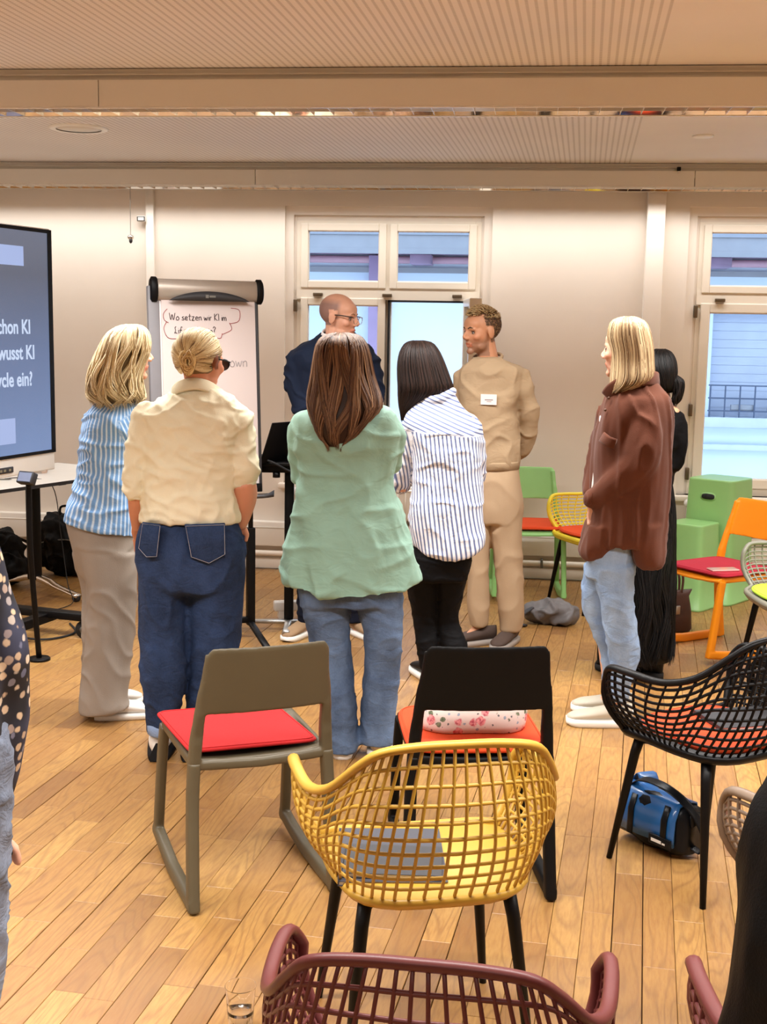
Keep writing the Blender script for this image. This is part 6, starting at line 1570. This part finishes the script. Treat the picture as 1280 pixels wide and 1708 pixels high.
# ---------- 6: man in the beige sweater
def person_6():
    f = Fig('man with short sandy hair in beige sweater and trousers with a white name sticker', ground(825, 1072))
    P = f.p; Mh = head_matrix(P(803, 553, 0.0), 126, -4, 0, 1.0)
    J = dict(neck=P(815, 606, 0.02), shL=P(780, 630, 0.02), shR=P(864, 626, 0), elL=P(776, 700, 0.08), elR=P(884, 708, 0.05), wrL=P(812, 755, 0.16), wrR=P(846, 758, 0.16),
             hipL=P(806, 815, 0), hipR=P(848, 815, 0), knL=P(800, 935, -0.02), knR=P(850, 940, 0), anL=P(800, 1040, -0.03), anR=P(852, 1050, 0), ftL=V((-0.7, -0.7, 0)), ftR=V((-0.3, -0.95, 0)), hdL=V((0.5, 0.2, -0.6)), hdR=V((-0.7, 0.2, -0.4)))
    def tint(x, y, z, t, on):
        lip = (np.abs(x) < 0.024) & (y > 0.075) & (z > -0.073) & (z < -0.053)
        k = 0.42*np.clip((-0.028-z)/0.03, 0, 1)*(on & (y > -0.01) & (np.abs(x) < 0.09) & (z > -0.125) & ~lip)
        t[:, 0] *= 1-k; t[:, 1] *= 1-k*0.95; t[:, 2] *= 1-k*0.85
        ear = (np.abs(x) > 0.070) & (z > -0.045) & (z < 0.030) & (y > -0.03) & (y < 0.02)
        hr = on & ~ear & (((y < -0.022) & (z > -0.055)) | ((y < 0.018) & (z > 0.030)) | ((y < 0.045) & (z > 0.088)))
        t[hr, :3] = (0.34, 0.36, 0.36)
    make_body(f, J, Mh, M_s3, 0.005, False, tint, open_mouth=True)
    brows(f, Mh, mat('brow_brown', (70, 48, 34), 0.8), 0.0038)
    sw = cloth('beige_knit', (172, 148, 118), 0.9, 0.04, bs=420, bump=0.35)
    def b(bm):
        loft(bm, [f.ring(792, 838, 598, 0.01, 0.075), f.ring(780, 858, 606, 0.01, 0.095), f.ring(768, 874, 616, 0, 0.12), f.ring(765, 874, 640, 0, 0.13), f.ring(768, 864, 680, 0, 0.13), f.ring(772, 866, 730, 0, 0.125), f.ring(776, 868, 768, 0, 0.12), f.ring(780, 866, 780, 0, 0.105)], 28)
        limb(bm, [(P(778, 628, 0.02), 0.062), (P(772, 670, 0.05), 0.056), (P(780, 715, 0.09), 0.050), (P(812, 762, 0.16), 0.034)], 18)
        limb(bm, [(P(862, 626, 0.0), 0.068), (P(876, 665, 0.01), 0.062), (P(883, 705, 0.05), 0.055), (P(874, 742, 0.10), 0.044), (P(855, 768, 0.16), 0.034)], 20)
    garment(f, 'sweater', sw, b, 0.0075, 4, [(7, 7, 9, 0.011, 5, 0), (8, 8, 9, 0.007, 8, 1)])
    bm = nb(); tube(bm, [Vector(q) for q in cr([P(795, 606, -0.055), P(808, 612, -0.085), P(826, 606, -0.07), P(838, 594, 0.0), P(826, 590, 0.07), P(800, 592, 0.07), P(790, 598, 0.0)], 30, True)], 0.011, 8, True, flat=0.7); obj('neckband', bm, sw, f.root, True)
    bm = nb(); ringbridge(bm, [f.ring(777, 869, 768, 0, 0.122), f.ring(779, 868, 771, 0, 0.124), f.ring(781, 867, 781, 0, 0.118), f.ring(783, 865, 782, 0, 0.11)]); obj('hem_band', bm, sw, f.root, True)
    c = P(815.5, 666.5, -0.138); bm = nb(); box(bm, -0.041, 0.041, -0.001, 0.001, -0.027, 0.027, None, 0.0005)
    nt = obj('name_sticker', bm, mat('sticker_paper', (236, 226, 222), 0.6, var=0.01), f.root); nt.location = c; nt.rotation_euler = (R(3), 0, R(-4))
    bm = nb(); box(bm, -0.020, 0.022, -0.0016, -0.001, -0.004, 0.001); box(bm, -0.010, 0.014, -0.0016, -0.001, -0.012, -0.009); obj('print', bm, mat('ink_grey', (150, 130, 130), 0.7), nt)
    tr = cloth('beige_chino', (184, 158, 128), 0.85, 0.04, crease=0.05, crs=6)
    legs_garment(f, 'trousers', tr, [f.ring(784, 866, 770, 0, 0.10), f.ring(782, 868, 800, 0, 0.12), f.ring(782, 874, 840, 0, 0.125), f.ring(786, 872, 870, 0, 0.11)],
        [f.ring(783, 822, 850, 0, 0.095), f.ring(782, 818, 905, -0.01, 0.085), f.ring(779, 816, 965, -0.02, 0.075), f.ring(781, 816, 1020, -0.03, 0.07), f.ring(786, 814, 1042, -0.03, 0.062)],
        [f.ring(813, 873, 850, 0, 0.105), f.ring(820, 872, 905, 0, 0.095), f.ring(828, 875, 965, 0, 0.085), f.ring(833, 876, 1020, 0, 0.082), f.ring(835, 871, 1050, 0, 0.07)], [(9, 9, 2.5, 0.009, 5, 0), (7, 7, 6, 0.005, 8, 1)])
    M_br = mat('brown_suede', (76, 60, 52), 0.75, var=0.12, bump=0.2, bs=90); M_gs = mat('grey_sole', (160, 150, 142), 0.6)
    shoe(f, V((P(806, 1045, -0.03).x, -0.04, 0)), 118, M_br, M_gs, 0.29, 1.0, lace=M_rubber); shoe(f, V((J['anR'].x, 0, 0)), 158, M_br, M_gs, 0.29, 1.0, lace=M_rubber)
    # short hair: tufts rooted on the scalp, combed forward
    rs = random.Random(5); bm = nb(); vc = []
    cols = [(150, 118, 80), (188, 158, 112), (206, 180, 136), (110, 84, 60), (90, 70, 54)]
    for i in range(3600):
        th = rs.uniform(0, 2*pi); ph = rs.uniform(-0.95, pi/2)
        n = V((cos(ph)*cos(th), cos(ph)*sin(th), sin(ph)))
        q = V((0.0775*n.x, -0.014+0.099*n.y, 0.036+0.085*n.z))
        if q.y > 0.042+0.035*(q.z < 0.2)*(q.z > 0.085)*1.0 and q.z < 0.088: continue
        if q.z < 0.050 and q.y > 0.016: continue
        if q.z < 0.032 and q.y > -0.022: continue
        if abs(q.x) > 0.05 and q.y > 0.022: continue
        if q.z < -0.045 or (q.z < -0.02 and abs(q.x) > 0.06): continue
        topk = max(0, min(1, (q.z-0.06)/0.05)); L = 0.006+0.026*topk*rs.uniform(0.7, 1.1)
        d1 = (n*(0.25+0.25*topk)+V((rs.uniform(-0.3, 0.3)*topk, 0.75*topk-0.35*(1-topk), -0.6+0.85*topk))).normalized()
        p0 = q-n*0.003; p1 = q+d1*L*0.55+n*0.003*topk; p2 = q+d1*L+V((0, 0, -0.004*topk))
        n0 = len(bm.verts); tube(bm, [Mh @ p0, Mh @ p1, Mh @ p2], [0.0022, 0.0022, 0.0006], 4)
        ci = rs.choice((0, 1, 2, 1)) if topk > 0.3 else rs.choice((3, 4, 4, 0)); vc += [rgb(*cols[ci])]*(len(bm.verts)-n0)
    me = bpy.data.meshes.new('hair'); bm.to_mesh(me); bm.free(); paint(me, vc); o = link('hair', me, M_hair, f.root, True); o['kind'] = 'stuff'
person_6()

# ---------- 7: woman in the brown overshirt
def person_7():
    f = Fig('blond straight-haired woman in an oversized rust-brown overshirt and light blue jeans', ground(1015, 1206))
    P = f.p; Mh = head_matrix(P(1046, 583, 0.0), 66, -2, 0, 1.0)
    J = dict(neck=P(1056, 640, 0), shL=P(1036, 690, 0.07), shR=P(1080, 682, -0.06), elL=P(1018, 770, 0.10), elR=P(1070, 772, -0.10), wrL=P(1006, 826, 0.04), wrR=P(994, 828, -0.085),
             hipL=P(1018, 900, 0.05), hipR=P(1026, 900, -0.03), knL=P(1007, 1030, 0.09), knR=P(1034, 1040, -0.05), anL=P(1020, 1158, 0.12), anR=P(1032, 1172, -0.02), ftL=V((-1, 0.2, 0)), ftR=V((-1, 0, 0)), hdR=V((0.0, 0.35, -0.9)), hdL=V((0.1, -0.5, -0.8)))
    make_body(f, J, Mh, M_s1, 0.006, True, scalp=(140, 108, 70), bulk=0.9)
    brown = cloth('rust_brown_suede', (92, 52, 36), 0.9, 0.10, crease=0.12, crs=5, sheen=0.12, vs=7)
    def b(bm):
        loft(bm, [f.ring(1030, 1094, 640, 0, 0.07, pyR=630), f.ring(1016, 1108, 650, 0, 0.11), f.ring(1008, 1119, 666, 0, 0.14), f.ring(1000, 1124, 695, 0, 0.155), f.ring(992, 1124, 730, 0, 0.155), f.ring(988, 1122, 780, 0, 0.155), f.ring(985, 1118, 830, 0, 0.16), f.ring(980, 1114, 880, 0, 0.165), f.ring(976, 1112, 904, 0, 0.165)], 30)
        # rounded front and back tails
        loft(bm, [f.ring(978, 1040, 870, 0, 0.155), f.ring(970, 1034, 900, 0, 0.155), f.ring(966, 1022, 918, 0, 0.14), f.ring(972, 1010, 928, 0, 0.11)], 14)
        loft(bm, [f.ring(1040, 1113, 870, 0, 0.155), f.ring(1048, 1111, 905, 0, 0.155), f.ring(1056, 1109, 930, 0, 0.15), f.ring(1066, 1106, 941, 0, 0.13)], 14)
        limb(bm, [(P(1078, 680, -0.06), 0.082), (P(1072, 725, -0.10), 0.084), (P(1062, 772, -0.12), 0.080), (P(1030, 806, -0.12), 0.066), (P(998, 828, -0.09), 0.050), (P(984, 832, -0.08), 0.046)], 24)
        limb(bm, [(P(1022, 690, 0.08), 0.07), (P(1005, 760, 0.13), 0.06), (P(986, 826, 0.07), 0.045)], 16)
    garment(f, 'overshirt', brown, b, 0.008, 4, [(12, 12, 2.2, 0.009, 6, 1), (9, 9, 5, 0.008, 2, 0)])
    bm = nb(); pts = [P(x, y, d) for x, y, d in ((1014, 662, -0.06), (1024, 650, -0.09), (1050, 636, -0.10), (1080, 630, -0.08), (1098, 634, 0.0), (1085, 632, 0.08), (1040, 642, 0.09))]
    rbar(bm, [Vector(q) for q in cr(pts, 26)], 0.065, 0.014, side=(0, -0.6, 1), n=10); obj('collar', bm, brown, f.root, True)
    bm = nb(); rbar(bm, [P(1004, 728, -0.135), P(1014, 736, -0.155), P(1027, 741, -0.17)], 0.045, 0.010, side=(0.2, 0, 1), n=8); obj('pocket_flap', bm, brown, f.root, True)
    for x, y, d in ((1016, 664, -0.10), (1010, 684, -0.11)):
        bm = nb(); c = P(x, y, d); ellipsoid(bm, c, (0.006, 0.006, 0.006)); obj('button', bm, mat('horn_button', (90, 60, 44), 0.3), f.root, True)
    bm = nb(); ringbridge(bm, [f.ring(978, 994, 820, -0.085, 0.052), f.ring(975, 992, 838, -0.08, 0.054), f.ring(979, 990, 842, -0.08, 0.04)]); obj('cuff', bm, brown, f.root, True)
    garment(f, 'undershirt', cloth('white_tee', (232, 226, 218), 0.8), lambda bm: loft(bm, [f.ring(1000, 1040, 690, 0.0, 0.06), f.ring(990, 1040, 760, 0.0, 0.08), f.ring(982, 1040, 845, 0.0, 0.08)], 12), 0.009, 3)
    dn = denim('light_denim', (112, 138, 176), (156, 180, 210))
    legs_garment(f, 'jeans', dn, [f.ring(990, 1058, 850, 0, 0.11), f.ring(984, 1062, 890, 0, 0.125), f.ring(979, 1062, 930, 0, 0.13), f.ring(976, 1060, 960, 0, 0.12)],
        [f.ring(976, 1030, 940, 0.07, 0.085), f.ring(971, 1018, 1000, 0.09, 0.075), f.ring(984, 1024, 1045, 0.10, 0.07), f.ring(1000, 1032, 1090, 0.11, 0.06), f.ring(1006, 1032, 1150, 0.12, 0.055)],
        [f.ring(986, 1061, 940, -0.04, 0.10), f.ring(1000, 1058, 1000, -0.05, 0.088), f.ring(1006, 1063, 1050, -0.05, 0.078), f.ring(1014, 1066, 1095, -0.04, 0.072), f.ring(1019, 1052, 1150, -0.03, 0.058), f.ring(1019, 1050, 1168, -0.03, 0.056)],
        [(9, 9, 12, 0.005, 3, 1), (8, 8, 3, 0.006, 7, 0)], 0.0075)
    M_ow = mat('off_white_sneaker', (196, 188, 170), 0.55, var=0.05)
    shoe(f, V((P(1026, 1180, -0.03).x, -0.03, 0)), 97, M_ow, M_wso, 0.275, 1.05, lace=M_wso, chunky=0.034); shoe(f, V((P(1030, 1165, 0.12).x, 0.14, 0)), 88, M_ow, M_wso, 0.27, 1.05, lace=M_wso, chunky=0.034)
    R_ = lambda L, Q, y, d=-0.005, ry=0.09: f.ring(L, Q, y, d, ry, 2.2)
    hair(f, [R_(1042, 1058, 528, 0, 0.02), R_(1027, 1069, 532, 0, 0.06), R_(1018, 1080, 541, 0, 0.085), R_(1014, 1087, 562, 0, 0.095), R_(1019, 1090, 584, 0, 0.10), R_(1020, 1091, 606, -0.005, 0.10), R_(1019, 1091, 628, -0.02, 0.10), R_(1018, 1078, 642, -0.03, 0.095), R_(1017, 1044, 654, -0.04, 0.07)],
         ASH, 900, (0.0018, 0.0032), (0.86, 1.02), 0.08, 1.0, 0.02, 0.97, 21, groups=34)
person_7()

# ---------- 8: dark-haired woman in black behind her
def person_8():
    f = Fig('person with a dark ponytail and shaggy black skirt, half hidden behind the brown overshirt', ground(1075, 1128))
    P = f.p; Mh = head_matrix(P(1098, 617, 0.0), 50, -5, 0, 0.97)
    J = dict(neck=P(1100, 662, 0), shL=P(1062, 695, 0.03), shR=P(1124, 696, -0.03), elL=P(1055, 775, 0.05), elR=P(1126, 765, -0.04), wrL=P(1040, 800, 0.2), wrR=P(1075, 800, 0.15),
             hipL=P(1060, 870, 0), hipR=P(1098, 870, 0), knL=P(1045, 990, 0), knR=P(1085, 990, 0), anL=P(1050, 1100, 0), anR=P(1085, 1100, 0), ftL=V((-0.8, 0.5, 0)), ftR=V((-0.8, 0.5, 0)))
    make_body(f, J, Mh, M_s3, 0.007, True, face=False, bulk=0.9, scalp=(16, 14, 13))
    bk = cloth('black_cotton', (7, 6, 8), 0.75)
    def b(bm):
        loft(bm, [f.ring(1082, 1118, 664, 0, 0.05), f.ring(1060, 1126, 676, 0, 0.09), f.ring(1050, 1138, 694, 0, 0.11), f.ring(1048, 1140, 725, 0, 0.12), f.ring(1045, 1130, 760, 0, 0.12), f.ring(1040, 1120, 820, 0, 0.13)], 24)
        limb(bm, [(P(1122, 695, -0.02), 0.058), (P(1130, 735, -0.02), 0.052), (P(1124, 770, -0.02), 0.046), (P(1075, 798, 0.14), 0.034)], 18)
        limb(bm, [(P(1062, 695, 0.02), 0.056), (P(1055, 770, 0.05), 0.046), (P(1042, 798, 0.18), 0.034)], 14)
    garment(f, 'jacket', bk, b, 0.009, 4, [(8, 8, 12, 0.008, 5, 1)])
    rings = [f.ring(1036, 1120, 805, 0, 0.12), f.ring(1026, 1125, 845, 0, 0.14), f.ring(1014, 1126, 920, 0, 0.16), f.ring(1004, 1125, 1010, 0, 0.18), f.ring(1000, 1124, 1096, 0, 0.19)]
    hair(f, rings, [(8, 8, 9), (14, 13, 14), (22, 20, 20)], 1500, (0.002, 0.0035), (0.8, 1.06), 0.3, 3.0, 0.05, 0.97, 31, name='shaggy_skirt', part=0.8)
    M_bs = mat('black_boot', (18, 17, 17), 0.5)
    shoe(f, V((J['anL'].x, 0.0, 0)), 60, M_bs, M_rubber, 0.25, high=0.03); shoe(f, V((J['anR'].x, 0, 0)), 60, M_bs, M_rubber, 0.25, high=0.03)
    R_ = lambda L, Q, y, d=0.0, ry=0.09: f.ring(L, Q, y, d, ry, 2.2)
    hair(f, [R_(1096, 1110, 582, 0, 0.02), R_(1078, 1121, 588, 0, 0.06), R_(1071, 1128, 602, 0, 0.085), R_(1072, 1130, 618, -0.01, 0.09), R_(1080, 1128, 634, -0.015, 0.08), R_(1092, 1124, 648, -0.02, 0.06), R_(1104, 1121, 655, -0.02, 0.03)], BLACKH, 500, (0.0018, 0.003), (0.85, 1.0), 0.15, 1.0, 0.02, 0.97, 23)
    hair(f, [R_(1124, 1130, 626, -0.03, 0.012), R_(1121, 1140, 634, -0.03, 0.028), R_(1122, 1141, 646, -0.03, 0.03), R_(1124, 1138, 658, -0.03, 0.026), R_(1122, 1134, 668, -0.03, 0.018), R_(1124, 1130, 674, -0.03, 0.008)], BLACKH, 220, (0.0016, 0.0028), (0.8, 1.05), 0.9, 1.4, 0.12, 0.9, 24, name='ponytail', flick=0.4)
person_8()

# ---------- 9 and 10: two people cut by the frame in the foreground
def ringm(x0, x1, z, y=0.0, ry=0.12, e=2.4, n=28):
    out = []
    for i in range(n):
        t = 2*pi*i/n+pi/n; cc, ss = cos(t), sin(t)
        out.append(V(((x0+x1)/2+math.copysign(abs(cc)**(2/e), cc)*(x1-x0)/2, y+math.copysign(abs(ss)**(2/e), ss)*ry, z)))
    return out
def person_9():
    f = Fig('person in dark floral blouse and grey-blue jeans cut off by the left edge', (-1.055, 2.02))
    P = f.p
    xr = lambda py, px: P(px, py, 0.0)
    Mh = head_matrix(V((-0.11, 0.02, 1.56)), 12, -4, 0, 0.98)
    E_ = [(930, 4), (1000, 35), (1060, 46), (1130, 54), (1219, 49), (1316, 32), (1400, 16)]
    ed = [xr(y, x) for y, x in E_]
    J = dict(neck=V((-0.09, 0, 1.42)), shL=V((-0.25, 0, 1.33)), shR=V((ed[0].x-0.11, 0, 1.33)), elL=V((-0.30, 0.0, 1.08)), elR=V((ed[3].x-0.068, 0.02, ed[3].z)), wrL=V((-0.30, 0.05, 0.84)), wrR=V((ed[5].x-0.05, 0.05, ed[6].z+0.0)),
             hipL=V((-0.10, 0, 0.90)), hipR=V((0.07, 0, 0.90)), knL=V((-0.11, 0.02, 0.49)), knR=V((0.06, 0.02, 0.49)), anL=V((-0.12, 0, 0.08)), anR=V((0.06, 0, 0.08)))
    make_body(f, J, Mh, M_s1, 0.008, True, face=False, scalp=(84, 56, 38))
    k = NT('floral_print'); v = k.coord(); vo = k.n('ShaderNodeTexVoronoi'); vo.inputs['Scale'].default_value = 40; k.l(v, vo.inputs['Vector']); vo.inputs['Randomness'].default_value = 0.9
    ds = k.math('ADD', vo.outputs['Distance'], k.math('MULTIPLY', k.noise(v, 90, 2), 0.25))
    sep = k.n('ShaderNodeSeparateColor'); k.l(vo.outputs['Color'], sep.inputs[0])
    fl = k.ramp(sep.outputs[0], [(0.2, rgb(206, 178, 146)), (0.5, rgb(176, 150, 128)), (0.62, rgb(96, 102, 128)), (1.0, rgb(216, 196, 170))])
    bg_ = k.ramp(k.noise(v, 9, 2), [(0.4, rgb(20, 20, 28)), (0.65, rgb(50, 54, 76))])
    k.l(k.mix(k.ramp(ds, [(0.42, (1, 1, 1, 1)), (0.5, (0, 0, 0, 1))]), bg_, fl), k.b.inputs['Base Color']); k.b.inputs['Roughness'].default_value = 0.7
    def b(bm):
        loft(bm, [ringm(-0.16, -0.02, 1.44, 0, 0.06), ringm(-0.25, ed[0].x-0.09, 1.38, 0, 0.10), ringm(-0.28, ed[0].x-0.06, 1.30, 0, 0.12), ringm(-0.26, ed[0].x-0.05, 1.15, 0, 0.13), ringm(-0.24, ed[3].x-0.05, ed[3].z, 0, 0.14), ringm(-0.22, ed[5].x-0.03, ed[5].z, 0, 0.15), ringm(-0.22, ed[6].x-0.02, ed[6].z-0.02, 0, 0.15)], 26)
        limb(bm, [(V((ed[0].x-0.105, 0, 1.335)), 0.062), (V((ed[0].x-0.055, 0, ed[0].z)), 0.056), (V((ed[2].x-0.062, 0.01, ed[2].z)), 0.062), (V((ed[3].x-0.062, 0.02, ed[3].z)), 0.062), (V((ed[4].x-0.058, 0.03, ed[4].z)), 0.058), (V((ed[5].x-0.050, 0.05, ed[5].z)), 0.050), (V((ed[6].x-0.046, 0.06, ed[6].z+0.01)), 0.042)], 26)
        limb(bm, [(V((-0.25, 0, 1.33)), 0.06), (V((-0.30, 0, 1.08)), 0.055), (V((-0.30, 0.04, 0.9)), 0.05)], 16)
    garment(f, 'blouse', k.m, b, 0.009, 4, [(8, 8, 10, 0.010, 5, 0)])
    h = P(6, 1500, 0.06); bm = nb(); tube(bm, [V((h.x-0.012+0.028*cos(a), 0.06+0.028*sin(a), P(0, 1440).z)) for a in [2*pi*i/18 for i in range(18)]], 0.008, 8, True); obj('wristband', bm, M_blackp, f.root, True)
    dn = denim('grey_blue_denim', (92, 100, 116), (132, 140, 156))
    legs_garment(f, 'jeans', dn, [ringm(-0.19, 0.15, 1.0, 0, 0.12), ringm(-0.21, 0.165, 0.9, 0, 0.14), ringm(-0.20, 0.16, 0.80, 0, 0.13)],
        [ringm(-0.205, -0.03, 0.84, 0, 0.11), ringm(-0.19, -0.04, 0.6, 0, 0.09), ringm(-0.18, -0.05, 0.4, 0, 0.08), ringm(-0.185, -0.06, 0.06, 0, 0.08)],
        [ringm(-0.02, 0.162, 0.84, 0, 0.11), ringm(-0.01, 0.15, 0.6, 0, 0.09), ringm(0.0, 0.13, 0.4, 0, 0.08), ringm(0.0, 0.13, 0.06, 0, 0.08)], [(8, 8, 12, 0.008, 5, 1)], 0.01)
    shoe(f, V((-0.12, 0, 0)), 5, M_wsh, M_wso, 0.26); shoe(f, V((0.065, 0, 0)), -8, M_wsh, M_wso, 0.26)
    hair(f, [ringm(x0-0.095, x1-0.095, z, y, ry) for x0, x1, z, y, ry in ((-0.04, 0.02, 1.688, 0.01, 0.02), (-0.085, 0.055, 1.665, 0, 0.07), (-0.11, 0.08, 1.60, 0, 0.10), (-0.11, 0.08, 1.52, -0.01, 0.10), (-0.11, 0.08, 1.42, -0.03, 0.10), (-0.08, 0.05, 1.33, -0.05, 0.07))], BROWN, 350, (0.002, 0.0035), (0.85, 1.0), 0.3, 1.2, 0.03, 0.97, 41)
person_9()
def person_10():
    f = Fig('person in a black coat cut off by the right edge, nearest the viewer', (0.56, 1.27))
    P = f.p
    E_ = [(1200, 1318), (1311, 1280), (1363, 1254), (1459, 1232), (1555, 1219), (1651, 1208), (1706, 1202)]
    ed = [P(x, y, -0.02) for y, x in E_]
    Mh = head_matrix(V((0.05, 0.02, 1.60)), 10, -4, 0, 1.0)
    J = dict(neck=V((0.05, 0, 1.46)), shL=V((-0.10, 0, 1.38)), shR=V((0.22, 0, 1.38)), elL=V((ed[3].x+0.08, 0.0, 1.08)), elR=V((0.28, 0, 1.08)), wrL=V((-0.02, 0.12, 0.92)), wrR=V((0.2, 0.12, 0.92)),
             hipL=V((-0.04, 0, 0.92)), hipR=V((0.14, 0, 0.92)), knL=V((-0.05, 0.02, 0.5)), knR=V((0.15, 0.02, 0.5)), anL=V((-0.05, 0, 0.08)), anR=V((0.15, 0, 0.08)))
    make_body(f, J, Mh, M_s1, 0.008, False, face=False, scalp=(30, 20, 17))
    bk = cloth('black_puffer', (9, 9, 10), 0.55, 0.1, crease=0.08, crs=4)
    def b(bm):
        loft(bm, [ringm(-0.01, 0.11, 1.48, 0, 0.06), ringm(-0.12, 0.23, 1.41, 0, 0.10), ringm(-0.13, 0.25, 1.33, 0, 0.12), ringm(ed[0].x+0.02, 0.25, ed[0].z, 0, 0.13), ringm(ed[1].x, 0.26, ed[1].z, 0, 0.14), ringm(ed[2].x, 0.27, ed[2].z, 0, 0.15), ringm(ed[3].x, 0.28, ed[3].z, 0, 0.16), ringm(ed[5].x, 0.29, ed[5].z, 0, 0.17), ringm(ed[6].x-0.01, 0.30, ed[6].z-0.05, 0, 0.18), ringm(ed[6].x-0.02, 0.30, 0.62, 0, 0.18)], 32)
        limb(bm, [(V((-0.10, 0, 1.385)), 0.066), (V((0.22, 0, 1.385)), 0.068)], 10)
        limb(bm, [(V((0.22, 0, 1.385)), 0.07), (V((0.28, 0, 1.1)), 0.06), (V((0.2, 0.12, 0.93)), 0.045)], 16)
    garment(f, 'coat', bk, b, 0.009, 4, [(6, 6, 2.2, 0.010, 5, 1)])
    legs_garment(f, 'trousers', cloth('black_trouser', (10, 10, 12), 0.8), [ringm(-0.13, 0.23, 1.0, 0, 0.12), ringm(-0.13, 0.23, 0.8, 0, 0.12)],
        [ringm(-0.13, 0.045, 0.84, 0, 0.10), ringm(-0.12, 0.03, 0.5, 0, 0.08), ringm(-0.11, 0.01, 0.06, 0, 0.07)], [ringm(0.055, 0.23, 0.84, 0, 0.10), ringm(0.07, 0.22, 0.5, 0, 0.08), ringm(0.09, 0.21, 0.06, 0, 0.07)], [(8, 8, 12, 0.008, 5, 1)], 0.01)
    M_bs = mat('black_leather_shoe', (20, 19, 19), 0.35)
    shoe(f, V((-0.05, 0, 0)), 5, M_bs, M_rubber, 0.28); shoe(f, V((0.15, 0, 0)), -6, M_bs, M_rubber, 0.28)
    hair(f, [ringm(0.02, 0.08, 1.725, 0.01, 0.02), ringm(-0.02, 0.12, 1.70, 0, 0.07), ringm(-0.035, 0.135, 1.65, -0.005, 0.09), ringm(-0.035, 0.135, 1.59, -0.02, 0.085), ringm(-0.015, 0.115, 1.53, -0.035, 0.065)], DARK, 300, (0.002, 0.0035), (0.85, 1.0), 0.1, 1.0, 0.02, 0.97, 43)
person_10()
